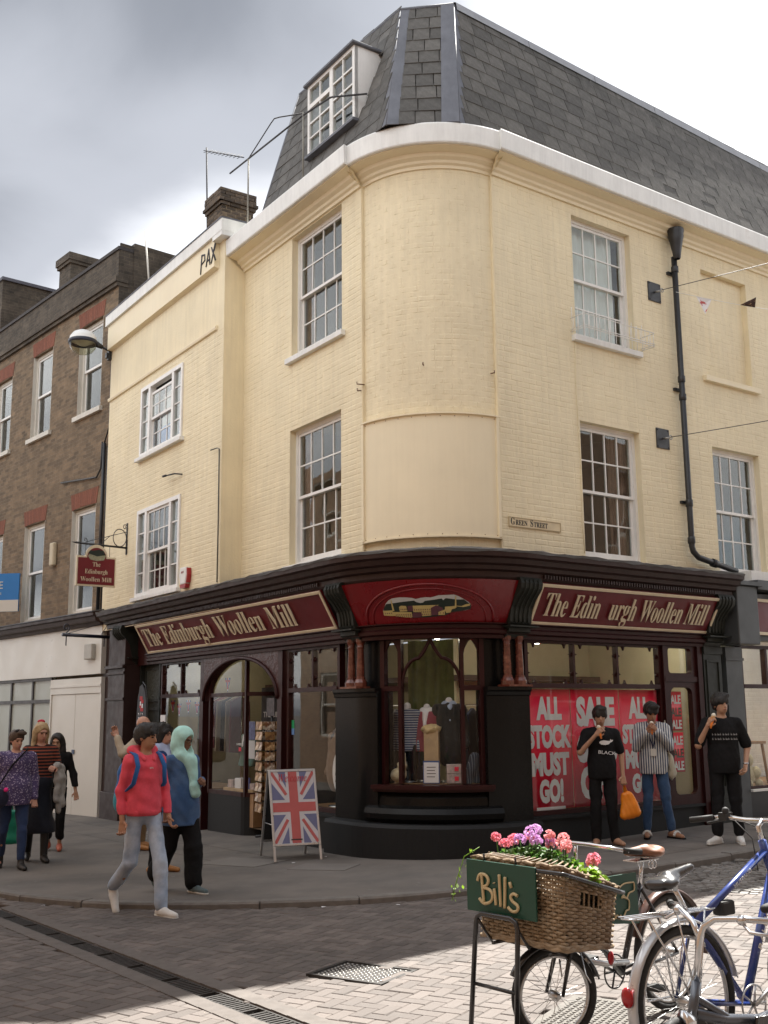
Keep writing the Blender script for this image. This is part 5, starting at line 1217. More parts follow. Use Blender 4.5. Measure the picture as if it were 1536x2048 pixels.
# bracket runs straight out from the wall
g = MB(); g.tube([(0, -0.02, 4.62), (0, -0.02, 5.36)], 0.022, 8); g.box(-0.03, 0.03, -0.03, -0.001, 4.60, 4.95); g.tube([(0, 0.0, 4.76), (0, -1.60, 4.80)], 0.024, 8); g.tube([(0, -1.60, 4.80), (0, -1.74, 4.805)], [0.022, 0.004], 8)
g.tube([(0, -0.02, 5.15), (0, -1.3, 4.83)], 0.009, 6); g.tube([(0, -0.55, 5.02), (0, -0.85, 4.80)], 0.009, 6)
g.tube([(0, -0.245+0.21*math.cos(2*math.pi*k/24), 4.99+0.21*math.sin(2*math.pi*k/24)) for k in range(24)], 0.012, 6, closed=True)
def spiral(c, r, a0, turns, n=20): return [(0, c[0]+r*(1-0.75*k/n)*math.cos(a0+turns*2*math.pi*k/n), c[1]+r*(1-0.75*k/n)*math.sin(a0+turns*2*math.pi*k/n)) for k in range(n+1)]
g.tube(spiral((-0.09, 5.26), 0.07, 0, 1.2), 0.010, 6); g.tube(spiral((-1.32, 4.88), 0.06, -1.5, 1.1), 0.010, 6)
for y in (-0.55, -1.30): g.tube([(0, y, 4.79), (0, y, 4.52)], 0.008, 6)
g.obj('bracket', m_pipe, hs)
SY0, SY1 = -1.58, -0.35; syc = (SY0+SY1)/2
def arch_poly(hw, z0, z1, r, n=14): return [(-hw, z0), (hw, z0), (hw, z1)]+[(r*math.cos(math.pi*k/n), z1+r*0.82*math.sin(math.pi*k/n)) for k in range(n+1)]+[(-hw, z1)]
# board lies in the plane across the street: local x -> wall normal
MB_ = T(0, syc, 0) @ Rz(R_(-90))
g = MB(); g.prism(arch_poly(0.61, 3.80, 4.50, 0.34), -0.03, 0.03); o = g.obj('frame', m_bord, hs, MB_); recalc(o)
mtx = MB_
for s in (1,):
    g = MB(); g.prism(arch_poly(0.57, 3.84, 4.46, 0.30), 0.031, 0.036); o = g.obj('panel', mat('hang_red', (0.16, 0.008, 0.014), 0.45, var=0.08), hs, mtx); recalc(o)
    Mt = mtx @ T(0, 0.037, 0) @ Rz(math.pi)
    text('The', 0.10, m_bord, parent=hs, M=Mt @ T(0, 0, 4.26), serif=True, off=-0.008, width=0.24)
    text('Edinburgh', 0.10, m_bord, parent=hs, M=Mt @ T(0, 0, 4.09), serif=True, off=-0.008, width=0.70)
    text('Woollen Mill', 0.10, m_bord, parent=hs, M=Mt @ T(0, 0, 3.91), serif=True, off=-0.008, width=0.96)
    g = MB(); g.prism([(-0.28, 4.50), (-0.2, 4.42), (0, 4.39), (0.22, 4.42), (0.28, 4.52), (0.2, 4.60), (-0.2, 4.58)], -0.006, -0.001); o = g.obj('picture', mat('hang_scene', (0.30, 0.30, 0.20), 0.5, var=0.4, vscale=12), hs, Mt); recalc(o)
    g = MB(); g.prism([(-0.27, 4.56), (0.0, 4.50), (0.26, 4.54), (0.2, 4.64), (0.05, 4.66), (-0.1, 4.63), (-0.22, 4.63)], -0.0085, -0.0065); o = g.obj('picture', pm('trees', (0.012, 0.022, 0.016)), hs, Mt); recalc(o)
# empty bracket lower down
eb = thing('iron_bracket', 'empty scrolled iron sign bracket over the white boarded doors', 'bracket', FL @ T(-8.15, -OA-0.03, 0) @ Matrix.Diagonal((1, 0.8, 1, 1)))
g = MB(); g.tube([(0, 0, 3.16), (0, -1.12, 3.18)], 0.032, 8); g.tube([(0, 0, 3.46), (0, -1.0, 3.2)], 0.007, 6); g.tube([(0, 0, 3.45), (0, -0.2, 3.2)], 0.007, 6); g.tube(spiral((-1.03, 3.31), 0.09, -1.6, 1.3), 0.013, 6)
for y in (-0.12, -1.02): g.tube([(0, y, 3.15), (0, y, 2.98)], 0.014, 6)
g.obj('arm', mat('blue_black', (0.018, 0.022, 0.04), 0.35), eb)
# wall lamp
lp = thing('street_lamp', 'white domed street lamp on a black wall arm at the brick building edge', 'lamp', FL @ T(-UA-0.02, -OA, 9.02) @ Matrix.Scale(0.80, 4) @ T(0, 0.0, -9.10))
g = MB(); g.box(-0.09, 0.05, -0.08, 0.02, 8.78, 9.12); g.tube([(0, -0.08, 9.02), (-0.02, -0.22, 9.08)], 0.03, 8); g.tube([(-0.02, -0.22, 9.08), (-0.03, -0.42, 9.15)], [0.05, 0.09], 8); g.box(-0.07, 0.03, -0.13, -0.08, 8.82, 8.95); g.obj('arm', m_pipe, lp)
hd = (-0.04, -0.72, 9.18)
g = MB(); g.lathe([(0.0, 0.26), (0.12, 0.25), (0.24, 0.19), (0.32, 0.08), (0.335, 0.0)], 24, hd); g.obj('dome', mat('lamp_white', (0.8, 0.8, 0.78), 0.35, var=0.05), lp)
g = MB(); g.lathe([(0.335, 0.0), (0.36, -0.02), (0.36, -0.09), (0.33, -0.10)], 24, hd); g.obj('rim', mat('lamp_rim', (0.02, 0.025, 0.045), 0.4), lp)
g = MB(); g.lathe([(0.33, -0.10), (0.31, -0.20), (0.24, -0.30), (0.12, -0.36), (0, -0.38)], 24, hd); g.obj('bowl', glass_mat('lamp_bowl', (0.80, 0.80, 0.70), 1.5, 0.05), lp)
g = MB(); g.lathe([(0.0, -0.16), (0.10, -0.13), (0.22, -0.06), (0.30, -0.03)], 20, hd); g.obj('reflector', mat('lamp_reflector', (0.55, 0.55, 0.48), 0.4, metal=0.4), lp)
# ------------------------------------------------------------------ next shop on the right
NS = thing('grey_shopfront', 'grey pilastered shopfront with dark red sign at the right edge', 'shopfront', FR)
m_gry = mat('slate_grey_paint', (0.060, 0.066, 0.070), 0.5, var=0.15, vscale=3, bump=0.2)
g = MB(); g.box(4.24, 4.62, -0.10, 0.2, -0.3, 2.62); g.box(4.22, 4.64, -0.12, -0.101, 2.42, 2.46); g.obj('pilaster', m_gry, NS)
g = MB(); g.box(4.16, 4.66, -0.42, 0.0, 2.64, 3.50); o = g.obj('console_block', m_gry, NS); bevel(o, 0.015)
g = MB(); g.box(4.10, 4.72, -0.48, 0.0, 3.50, 3.56); g.obj('console_cap', m_gry, NS)
g = MB(); g.box(4.66, 10, -0.24, 0.0, 2.72, 3.42); g.box(4.66, 10, -0.44, 0.0, 3.46, 3.60); g.obj('fascia', m_gry, NS)
g = MB(); g.box(4.70, 9.8, -0.28, -0.241, 2.80, 3.34); g.obj('sign_board', m_red, NS); g = MB(); rect_frame(g, 4.70, 9.8, 2.80, 3.34, 0.045, -0.30, -0.281); g.obj('sign_border', m_bord, NS)
g = MB(); g.box(4.66, 10, -0.34, 0.0, 3.60, 3.75); g.obj('cornice_cap', m_wsoil, NS)
nw = link('shop_window', None, NS); g = MB(); rect_frame(g, 4.64, 7.5, 0.55, 2.66, 0.05, -0.06, 0.03); g.box(4.69, 7.45, -0.065, 0.03, 2.02, 2.08); g.box(5.25, 5.30, -0.06, 0.03, 2.08, 2.61); g.box(6.0, 6.05, -0.06, 0.03, 2.08, 2.61); g.obj('window_frame', m_mar, nw)
g = MB(); g.box(4.69, 7.45, -0.02, -0.014, 0.60, 2.02); g.obj('pane', m_pane, nw); g = MB(); g.box(4.69, 7.45, -0.02, -0.014, 2.08, 2.61); g.obj('pane', m_pane, nw)
g = MB(); g.box(4.62, 10, -0.09, 0.1, -0.3, 0.53); g.obj('stall_riser', mat('black_riser', (0.015, 0.014, 0.014), 0.4), NS)
g = MB(); g.box(4.62, 7.6, -0.14, 0.04, 0.53, 0.56); g.obj('sill', m_wsoil, NS)
m_wbr = mat('whitewashed_brick', (0.62, 0.63, 0.64), 0.8, var=0.08, vscale=6, bump=0.6, bscale=20)
g = MB(); bricks(g, 4.7, 8.5, 0.5, 2.9, [], 1.6); g.quad((4.7, 1.6, 0.3), (8.5, 1.6, 0.3), (8.5, 1.6, 2.9), (4.7, 1.6, 2.9)); g.quad((4.66, 0.0, 0.3), (4.66, 1.6, 0.3), (4.66, 1.6, 2.9), (4.66, 0, 2.9)); g.quad((4.66, 0.05, 2.85), (8.5, 0.05, 2.85), (8.5, 1.6, 2.85), (4.66, 1.6, 2.85)); o = g.obj('inner_wall', m_wbr, NS); o['kind'] = 'stuff'
g = MB(); g.box(4.66, 8.5, 0.03, 1.5, 0.5, 0.58); g.obj('display_bed', m_wood, NS)
g = MB(); g.tube([(5.0, 0.6, 2.9), (5.0, 0.6, 0.6)], 0.03, 8); g.obj('display_pole', m_pipe, NS)
l = bpy.data.lights.new('shop_lamp', 'POINT'); l.energy = 14; l.color = (1, 0.85, 0.6); l.shadow_soft_size = 0.06; lo = bpy.data.objects.new('shop_lamp', l); COL.objects.link(lo); lo.parent = NS; lo.location = (5.35, 0.8, 2.5)
g = MB(); g.lathe([(0, 0), (0.05, 0.0), (0.06, 0.05), (0.03, 0.1), (0, 0.1)], 10, (5.35, 0.8, 2.54)); g.obj('lamp', mat('lamp_warm', (0.9, 0.8, 0.5), 0.5, emit=(1, 0.75, 0.35), estr=8.0, var=0), NS)
# stuffed toy and wooden stool in that window
toy = thing('toy_sheep', 'cream woolly toy sheep sitting in the grey shop window', 'toy', FR @ T(4.98, 0.22, 0.58))
m_wool = mat('cream_wool', (0.62, 0.54, 0.36), 0.95, var=0.15, vscale=30, bump=2.0, bscale=40, sheen=0.3)
g = MB(); g.ball((0, 0, 0.16), (0.15, 0.13, 0.17), 16, 10); g.ball((-0.02, -0.03, 0.38), (0.11, 0.10, 0.11), 14, 8); g.ball((0.09, -0.10, 0.20), (0.09, 0.08, 0.09), 12, 8); g.obj('body', m_wool, toy)
g = MB(); g.ball((0.12, -0.12, 0.05), (0.07, 0.06, 0.06), 10, 6); g.ball((-0.12, -0.12, 0.05), (0.07, 0.06, 0.06), 10, 6); g.obj('feet', m_wool, toy)
stl = thing('wooden_stool', 'reddish wooden stool standing behind the toy sheep', 'stool', FR @ T(5.55, 0.6, 0.58))
g = MB(); g.box(-0.25, 0.25, -0.18, 0.18, 0.60, 0.64); g.obj('seat', m_wood, stl)
for sx_ in (-1, 1):
    for sy_ in (-1, 1): g = MB(); g.tube([(sx_*0.2, sy_*0.14, 0.6), (sx_*0.26, sy_*0.17, 0)], 0.025, 6); g.obj('leg', m_wood, stl)
# ------------------------------------------------------------------ across the streets, behind the viewer
m_bk = brick_mat('opposite_brick', (0.22, 0.13, 0.08), (0.15, 0.09, 0.055), (0.22, 0.17, 0.12), bump=0.5)
m_ow = mat('opposite_frame', (0.42, 0.40, 0.37), 0.6)
def opposite(name, label, M, w, h, nx, nz):
    b = thing(name, label, 'building', M)
    ops = [(-w/2+w*(i+0.5)/nx-0.6, -w/2+w*(i+0.5)/nx+0.6, 1.0+j*3.1, 3.0+j*3.1) for i in range(nx) for j in range(nz)]
    g = MB(); wall_sheet(g, -w/2, w/2, -0.5, h, ops, 0, 0.12); g.box(-w/2, w/2, 0.15, 6, -0.5, h-0.02); g.obj('wall', m_bk, b)
    for o_ in ops:
        g = MB(); rect_frame(g, *o_, 0.08, 0.03, 0.1); g.box(o_[0]+0.08, o_[1]-0.08, 0.04, 0.09, (o_[2]+o_[3])/2-0.03, (o_[2]+o_[3])/2+0.03); g.obj('window', m_ow, b)
opposite('opposite_building', 'brick building across the street behind the viewer', Matrix.Translation(TL+nL*10.5+dL*3) @ Rz(math.atan2(dL.y, dL.x)), 34, 9.5, 9, 3)
opposite('opposite_building', 'long brick building facing the shop corner behind the viewer', Matrix.Translation(TR+nR*13.5+dR*2) @ Rz(math.atan2(-dR.y, -dR.x)), 36, 10.5, 10, 3)
# ------------------------------------------------------------------ cables and bunting over Green Street
m_wire = mat('wire', (0.06, 0.06, 0.06), 0.5, var=0)
m_pole = m_pipe
for z0, z1, lab in ((7.92, 8.75, 'upper steel span wire running off to the right'), (5.64, 6.30, 'lower steel span wire running off to the right')):
    a = FR @ Vector((3.24, -0.13, z0)); b = FR @ Vector((6.4, -6.0, z1)); g = MB()
    g.tube([a.lerp(b, k/16)-Vector((0, 0, 0.10*math.sin(math.pi*k/16))) for k in range(17)], 0.006, 5); tag(g.obj('span_wire', m_wire), lab, 'wire')
bn = thing('bunting', 'string of small triangular pennants across the cream wall at right', 'bunting')
P0, P1 = FR @ Vector((3.36, -0.30, 7.86)), FR @ Vector((7.0, -2.4, 7.75))
def bpt(t): return P0.lerp(P1, t)-Vector((0, 0, 0.22*math.sin(math.pi*min(1, t))))
g = MB(); g.tube([bpt(k/20) for k in range(21)], 0.004, 5); g.obj('cord', m_white, bn)
flag_m = [mat('flag_white', (0.72, 0.70, 0.70), 0.8, var=0.1, col2=(0.5, 0.1, 0.1), c2scale=9, c2lo=0.55, c2hi=0.6), mat('flag_dark', (0.05, 0.025, 0.02), 0.8, var=0.3, col2=(0.3, 0.2, 0.12), c2scale=12, c2lo=0.55, c2hi=0.6), mat('flag_red', (0.55, 0.05, 0.05), 0.8, var=0.2, col2=(0.7, 0.65, 0.6), c2scale=9, c2lo=0.55, c2hi=0.62), mat('flag_plain', (0.75, 0.75, 0.75), 0.8)]
for k, (t, mode) in enumerate(((0.075, 0), (0.235, 1), (0.375, 2), (0.56, 3))):
    a, b = bpt(t), bpt(t+0.055); dn = Vector((0, 0, -0.24)); m_ = (a+b)/2
    tip = {0: m_+Vector((0.0, -0.02, -0.26)), 1: m_+Vector((0.11, -0.08, 0.11)), 2: m_+Vector((0.03, 0, 0.24)), 3: m_+Vector((0.2, -0.1, 0.02))}[mode]
    n = (b-a).cross(tip-a).normalized()*0.004; c = (a+b+tip)/3+n*6
    g = MB(); g.add([a, b, tip, c, a+n, b+n, tip+n, c+n], [(0, 1, 3), (1, 2, 3), (2, 0, 3), (4, 7, 5), (5, 7, 6), (6, 7, 4)]); g.obj('pennant', flag_m[mode], bn)
# ------------------------------------------------------------------ sculpting: smooth solids on a grid, surfaced with nets
def surf_nets(F, org, h):
    ins = F < 0; n = np.array(F.shape)-1
    c = [F[dx:dx+n[0], dy:dy+n[1], dz:dz+n[2]] for dx in (0, 1) for dy in (0, 1) for dz in (0, 1)]
    s = sum((x < 0).astype(np.int8) for x in c); act = (s > 0) & (s < 8)
    idx = np.full(act.shape, -1, np.int64); ii = np.argwhere(act); idx[act] = np.arange(len(ii))
    vals = np.stack([x[act] for x in c], 1); pos = np.zeros((len(ii), 3)); cnt = np.zeros(len(ii))
    off = np.array([(dx, dy, dz) for dx in (0, 1) for dy in (0, 1) for dz in (0, 1)], float)
    for a, b in ((0, 1), (2, 3), (4, 5), (6, 7), (0, 2), (1, 3), (4, 6), (5, 7), (0, 4), (1, 5), (2, 6), (3, 7)):
        va, vb = vals[:, a], vals[:, b]; m = (va < 0) != (vb < 0); t = np.where(m, va/np.where(m, va-vb, 1), 0)
        pos += np.where(m[:, None], off[a]+(off[b]-off[a])*t[:, None], 0); cnt += m
    V = (ii+pos/cnt[:, None])*h+org; Q = []
    for ax in range(3):
        sl0 = [slice(None)]*3; sl1 = [slice(None)]*3; sl0[ax] = slice(0, -1); sl1[ax] = slice(1, None)
        A, B = ins[tuple(sl0)], ins[tuple(sl1)]; ch = A != B
        o1, o2 = (ax+1) % 3, (ax+2) % 3
        e = np.argwhere(ch); e = e[(e[:, o1] > 0) & (e[:, o2] > 0) & (e[:, o1] < F.shape[o1]-1) & (e[:, o2] < F.shape[o2]-1)]
        if not len(e): continue
        def cell(d1, d2): q = e.copy(); q[:, o1] -= d1; q[:, o2] -= d2; return idx[q[:, 0], q[:, 1], q[:, 2]]
        quad = np.stack([cell(1, 1), cell(0, 1), cell(0, 0), cell(1, 0)], 1); inn = A[e[:, 0], e[:, 1], e[:, 2]]
        quad[~inn] = quad[~inn][:, ::-1]; Q.append(quad[(quad >= 0).all(1)])
    return V, np.concatenate(Q)
def sculpt(prims, h=0.012, cuts=(), wr=0.0, wf=28.0, seed=0, k=0.03):
    """prims: ('c',a,b,ra,rb[,k]) cone capsule | ('e',c,(rx,ry,rz)[,k[,rotz]]) ellipsoid | ('n', prim) carve"""
    def bb(p):
        if p[0] == 'c': a, b = np.array(p[1]), np.array(p[2]); r = max(p[3], p[4]); return np.minimum(a, b)-r, np.maximum(a, b)+r
        if p[0] == 'n': return bb(p[1])
        c, r = np.array(p[1]), np.array(p[2]); r = np.full(3, max(r)) if len(p) > 4 else r; return c-r, c+r
    los, his = zip(*[bb(p) for p in prims if p[0] != 'n']); lo = np.min(los, 0)-0.03; hi = np.max(his, 0)+0.03
    n = np.ceil((hi-lo)/h).astype(int)+1; F = np.full(n, 0.3)
    ax = [lo[i]+np.arange(n[i])*h for i in range(3)]
    for p in prims:
        neg = p[0] == 'n'; q = p[1] if neg else p
        a, b = bb(q); i0 = np.maximum(0, np.floor((a-0.07-lo)/h).astype(int)); i1 = np.minimum(n, np.ceil((b+0.07-lo)/h).astype(int)+1)
        if (i1 <= i0).any(): continue
        X, Y, Z = np.meshgrid(*[ax[i][i0[i]:i1[i]] for i in range(3)], indexing='ij', sparse=True)
        if q[0] == 'c':
            A, B, ra, rb = np.array(q[1], float), np.array(q[2], float), q[3], q[4]; kk = q[5] if len(q) > 5 else k
            d = B-A; L2 = max(1e-9, d@d); t = np.clip(((X-A[0])*d[0]+(Y-A[1])*d[1]+(Z-A[2])*d[2])/L2, 0, 1)
            D = np.sqrt((X-A[0]-t*d[0])**2+(Y-A[1]-t*d[1])**2+(Z-A[2]-t*d[2])**2)-(ra+(rb-ra)*t)
        else:
            c, r = np.array(q[1], float), np.array(q[2], float); kk = q[3] if len(q) > 3 else k
            x, y, z = X-c[0], Y-c[1], Z-c[2]
            if len(q) > 4: ca, sa = math.cos(q[4]), math.sin(q[4]); x, y = x*ca+y*sa, -x*sa+y*ca
            k0 = np.sqrt((x/r[0])**2+(y/r[1])**2+(z/r[2])**2)+1e-9; k1 = np.sqrt((x/r[0]**2)**2+(y/r[1]**2)**2+(z/r[2]**2)**2)+1e-9; D = k0*(k0-1)/k1
        S = tuple(slice(i0[i], i1[i]) for i in range(3)); G = F[S]
        if neg: hh = np.clip(0.5-0.5*(G+D)/kk, 0, 1); F[S] = G*(1-hh)-D*hh+kk*hh*(1-hh)
        else: hh = np.clip(0.5+0.5*(D-G)/kk, 0, 1); F[S] = D*(1-hh)+G*hh-kk*hh*(1-hh)
    X, Y, Z = np.meshgrid(*ax, indexing='ij', sparse=True)
    if wr:
        r = np.random.default_rng(seed); w = 0
        for j in range(5):
            fx, fy, fz = r.normal(0, 1, 3)*wf*(0.5+0.4*j); w = w+np.sin(fx*X+fy*Y+fz*Z*0.9+r.uniform(0, 6)+1.3*np.sin(Z*wf*0.35+j))/(1+0.7*j)
        F = F+w*wr
    for nrm, dd in cuts: F = np.maximum(F, nrm[0]*X+nrm[1]*Y+nrm[2]*Z-dd)
    return surf_nets(F, lo, h)
def sculpt_obj(name, prims, m, parent=None, M=None, smooth=1, **kw):
    V, Q = sculpt(prims, **kw)
    me = bpy.data.meshes.new(name); me.from_pydata(V.tolist(), [], Q.tolist()); me.materials.append(m)
    me.polygons.foreach_set('use_smooth', [True]*len(me.polygons)); me.update()
    o = link(name, me, parent, M)
    if smooth: md = o.modifiers.new('s', 'SMOOTH'); md.iterations = smooth; md.factor = 0.5
    return o
def cloth(name, col, rough=0.85, stripe=None, **kw):
    """stripe=(axis, period, duty, colour2)"""
    m = mat(name, col, rough, var=kw.pop('var', 0.14), vscale=kw.pop('vscale', 14), bump=kw.pop('bump', 0.5), bscale=kw.pop('bscale', 60), spec=0.25, sheen=kw.pop('sheen', 0.12), **kw)
    if stripe and 'striped' not in m:
        t = m.node_tree; N, L = t.nodes, t.links; b = N['Principled BSDF']; src = b.inputs['Base Color'].links[0].from_socket
        tcn = N.new('ShaderNodeTexCoord'); sp = N.new('ShaderNodeSeparateXYZ'); L.new(tcn.outputs['Object'], sp.inputs[0])
        mm = N.new('ShaderNodeMath'); mm.operation = 'MODULO'; a2 = N.new('ShaderNodeMath'); a2.operation = 'ADD'; a2.inputs[1].default_value = 10.0; L.new(sp.outputs['XYZ'.index(stripe[0])], a2.inputs[0]); L.new(a2.outputs[0], mm.inputs[0]); mm.inputs[1].default_value = stripe[1]
        lt = N.new('ShaderNodeMath'); lt.operation = 'LESS_THAN'; L.new(mm.outputs[0], lt.inputs[0]); lt.inputs[1].default_value = stripe[1]*stripe[2]
        mx = N.new('ShaderNodeMix'); mx.data_type = 'RGBA'; L.new(lt.outputs[0], mx.inputs[0]); L.new(src, mx.inputs[6]); mx.inputs[7].default_value = (*stripe[3], 1); L.new(mx.outputs[2], b.inputs['Base Color']); m['striped'] = 1
    return m
def skin_mat(name, c): return mat(name, c, 0.5, var=0.08, vscale=10, bump=0.1, bscale=60, trans=0.15, spec=0.35)
V3 = lambda *a: np.array(a, float)
def base_pose(H, bulk=1.0, wide=1.0):
    s = H/1.75
    J = dict(pel=V3(0, 0, 0.97), waist=V3(0, 0, 1.10), chest=V3(0, -0.005, 1.30), neck=V3(0, 0.005, 1.47), head=V3(0, -0.025, 1.625))
    for sd, x in (('r', -1), ('l', 1)):
        J['sh'+sd] = V3(x*0.178*wide, 0.005, 1.405); J['el'+sd] = V3(x*0.235*wide, 0.03, 1.13); J['wr'+sd] = V3(x*0.235*wide, -0.05, 0.885)
        J['hip'+sd] = V3(x*0.09*wide, 0, 0.93); J['kn'+sd] = V3(x*0.10*wide, -0.02, 0.50); J['an'+sd] = V3(x*0.10*wide, 0.02, 0.085); J['to'+sd] = V3(x*0.12*wide, -0.14, 0.035)
    return {k: v*s for k, v in J.items()}, s
def head_prims(J, s, yaw=0.0, pitch=0.0):
    """returns prims and a frame for placing features; yaw>0 turns to the person's left"""
    c = J['head']; Mh = np.array((Rz(yaw) @ Rx(pitch)).to_3x3())
    P = lambda x, y, z: c+Mh @ (V3(x, y, z)*s)
    pr = [('e', P(0, 0.018, 0.030), V3(0.074, 0.092, 0.088)*s, 0.02, yaw), ('e', P(0, -0.022, -0.022), V3(0.062, 0.068, 0.088)*s, 0.02, yaw), ('e', P(0, -0.040, -0.072), V3(0.040, 0.040, 0.036)*s, 0.025, yaw),
          ('c', P(0, -0.086, 0.008), P(0, -0.104, -0.028), 0.008*s, 0.013*s, 0.012), ('e', P(0, -0.082, -0.062), V3(0.024, 0.014, 0.013)*s, 0.012, yaw), ('e', P(0, -0.070, 0.030), V3(0.05, 0.022, 0.012)*s, 0.015, yaw),
          ('e', P(-0.074, 0.012, -0.008), V3(0.011, 0.02, 0.032)*s, 0.006, yaw), ('e', P(0.074, 0.012, -0.008), V3(0.011, 0.02, 0.032)*s, 0.006, yaw),
          ('n', ('e', P(-0.033, -0.094, 0.006), V3(0.017, 0.012, 0.011)*s, 0.010, yaw)), ('n', ('e', P(0.033, -0.094, 0.006), V3(0.017, 0.012, 0.011)*s, 0.010, yaw))]
    return pr, P, Mh
def body_prims(J, s, b=1.0, f=0.0):
    pr = [('e', J['chest'], V3(0.150*b, 0.100*b, 0.19)*s, 0.05), ('e', J['waist'], V3(0.130*b, 0.095*b, 0.16)*s, 0.05), ('e', J['pel'], V3(0.150*b, 0.105*b, 0.12)*s, 0.05),
          ('c', J['shl']*0.85+J['chest']*0.15, J['shr']*0.85+J['chest']*0.15, 0.055*s, 0.055*s, 0.05), ('c', J['neck']-V3(0, 0, 0.05)*s, J['head']-V3(0, -0.01, 0.06)*s, 0.054*s, 0.048*s, 0.03), ('c', J['neck']-V3(0, 0, 0.035)*s, J['shl'], 0.042*s, 0.040*s, 0.03), ('c', J['neck']-V3(0, 0, 0.035)*s, J['shr'], 0.042*s, 0.040*s, 0.03)]
    for d in 'lr':
        pr += [('c', J['sh'+d], J['el'+d], 0.048*b*s, 0.038*b*s, 0.03), ('c', J['el'+d], J['wr'+d], 0.038*b*s, 0.025*s, 0.015), ('c', J['hip'+d], J['kn'+d], 0.070*b*s, 0.040*s, 0.03), ('c', J['kn'+d], J['an'+d], 0.039*s, 0.030*s, 0.02),
               ('e', J['kn'+d]*0.65+J['an'+d]*0.35+V3(0, 0.008, 0)*s, V3(0.030, 0.033, 0.09)*s, 0.03), ('c', J['an'+d]-V3(0, -0.02, 0.03)*s, J['to'+d], 0.036*s, 0.028*s, 0.02)]
    return pr
def hand_prims(w, el, s, fwd, side, curl=0.5, spread=1.0):
    """w wrist, el elbow; fwd = direction the palm faces"""
    d = w-el; d = d/np.linalg.norm(d); nrm = np.array(fwd, float); nrm = nrm-d*(nrm@d); nrm /= np.linalg.norm(nrm); x = np.cross(d, nrm)*side
    pr = [('c', w-d*0.03*s, w+d*0.02*s, 0.024*s, 0.023*s, 0.01)]
    for o in (-0.026, -0.009, 0.009, 0.025): pr.append(('c', w+d*0.025*s+x*o*0.6*s, w+d*0.085*s+x*o*s, 0.014*s, 0.012*s, 0.012))
    for o, L in ((-0.030, 0.8), (-0.010, 0.97), (0.010, 1.0), (0.029, 0.92)):
        p = w+d*0.088*s+x*o*s; a = 0.35+curl*0.8; L = L*s
        for j, ln in enumerate((0.036, 0.026, 0.020)):
            q = p+(d*math.cos(a*(j+0.6))+nrm*math.sin(a*(j+0.6)))*ln*L; pr.append(('c', p, q, 0.0088*s, 0.0080*s, 0.003)); p = q
    t0 = w+d*0.03*s+x*0.026*s; t1 = t0+(d*0.55+x*0.55+nrm*0.45)*0.042*s; t2 = t1+(d*0.75+x*0.05+nrm*0.6)*0.034*s
    pr += [('c', t0, t1, 0.013*s, 0.0105*s, 0.008), ('c', t1, t2, 0.0105*s, 0.009*s, 0.004)]
    return pr, w+d*0.10*s+nrm*0.03*s
def unit(v): v = np.array(v, float); return v/np.linalg.norm(v)
m_eye = mat('eye_dark', (0.02, 0.015, 0.012), 0.2, var=0); m_eyew = mat('eye_white', (0.6, 0.57, 0.54), 0.3, var=0)
def person(label, loc, rz, H, skin, J=None, s=None, b=1.0, yaw=0.0, pitch=0.0, hands=None, lip=None, brow=(0.02, 0.015, 0.012), eyes=True, group=None):
    t = thing('person', label, 'person', loc=loc, rz=rz, group=group)
    hp, P, Mh = head_prims(J, s, yaw, pitch)
    sculpt_obj('body', body_prims(J, s, b)+hp, skin, t, h=0.0105, smooth=1)
    hc = {}
    for d, sd in (('l', 1), ('r', -1)):
        hd = (hands or {}).get(d)
        if hd is None: continue
        pr, c = hand_prims(J['wr'+d], J['el'+d], s*1.04, hd[0], sd, hd[1]); hc[d] = c
        sculpt_obj('hand', pr, skin, t, h=0.0045, smooth=0)
    if eyes:
        g = MB()
        for x in (-0.031, 0.031): g.mi = 0; g.ball(P(x, -0.081, 0.006), (0.0125*s, 0.0125*s, 0.007*s), 8, 6)
        o = g.obj('eyes', [m_eye], t)
        g = MB()
        for x in (-1, 1): g.tube([P(x*0.014, -0.093, 0.024), P(x*0.032, -0.090, 0.030), P(x*0.05, -0.079, 0.024)], 0.0048*s, 6)
        g.obj('eyebrows', mat('brow_%d' % int(brow[0]*999), brow, 0.8, var=0), t)
        g = MB(); g.tube([P(-0.022, -0.088, -0.061), P(0, -0.097, -0.060), P(0.022, -0.088, -0.061)], [0.003*s, 0.0062*s, 0.003*s], 8)
        g.obj('lips', mat('lip_%d' % int((lip or (0.28,))[0]*999), lip or (0.28, 0.10, 0.085), 0.5, var=0), t)
    return t, P, hc
def hair_short(t, P, s, m, yaw=0, vol=1.0, fringe=0.0, side=0.0, wr=0.004, back=0.0):
    pr = [('e', P(0, 0.022, 0.048), V3(0.087*vol, 0.104*vol, 0.088*vol)*s, 0.02, yaw), ('e', P(0, 0.06, -0.01), V3(0.078, 0.065, 0.075)*s, 0.03, yaw), ('e', P(0.02, -0.055, 0.092+0.01*vol), V3(0.07, 0.045, 0.04)*s, 0.02, yaw)]
    for sx_ in (-1, 1): pr.append(('e', P(sx_*0.068, 0.02, 0.018), V3(0.022, 0.055, 0.05)*s, 0.02, yaw))
    if fringe: pr += [('e', P(-0.03, -0.078, 0.062-0.02*fringe), V3(0.04, 0.022, 0.034+0.012*fringe)*s, 0.015, yaw), ('e', P(0.03, -0.078, 0.062-0.02*fringe), V3(0.04, 0.022, 0.034+0.012*fringe)*s, 0.015, yaw)]
    pr.append(('n', ('e', P(0, -0.125, -0.055-0.015*fringe), V3(0.075, 0.07, 0.105-0.03*fringe)*s, 0.012, yaw)))
    return sculpt_obj('hair', pr, m, t, h=0.008, smooth=0, wr=wr, wf=90, seed=int(abs(t.location.x)*100))
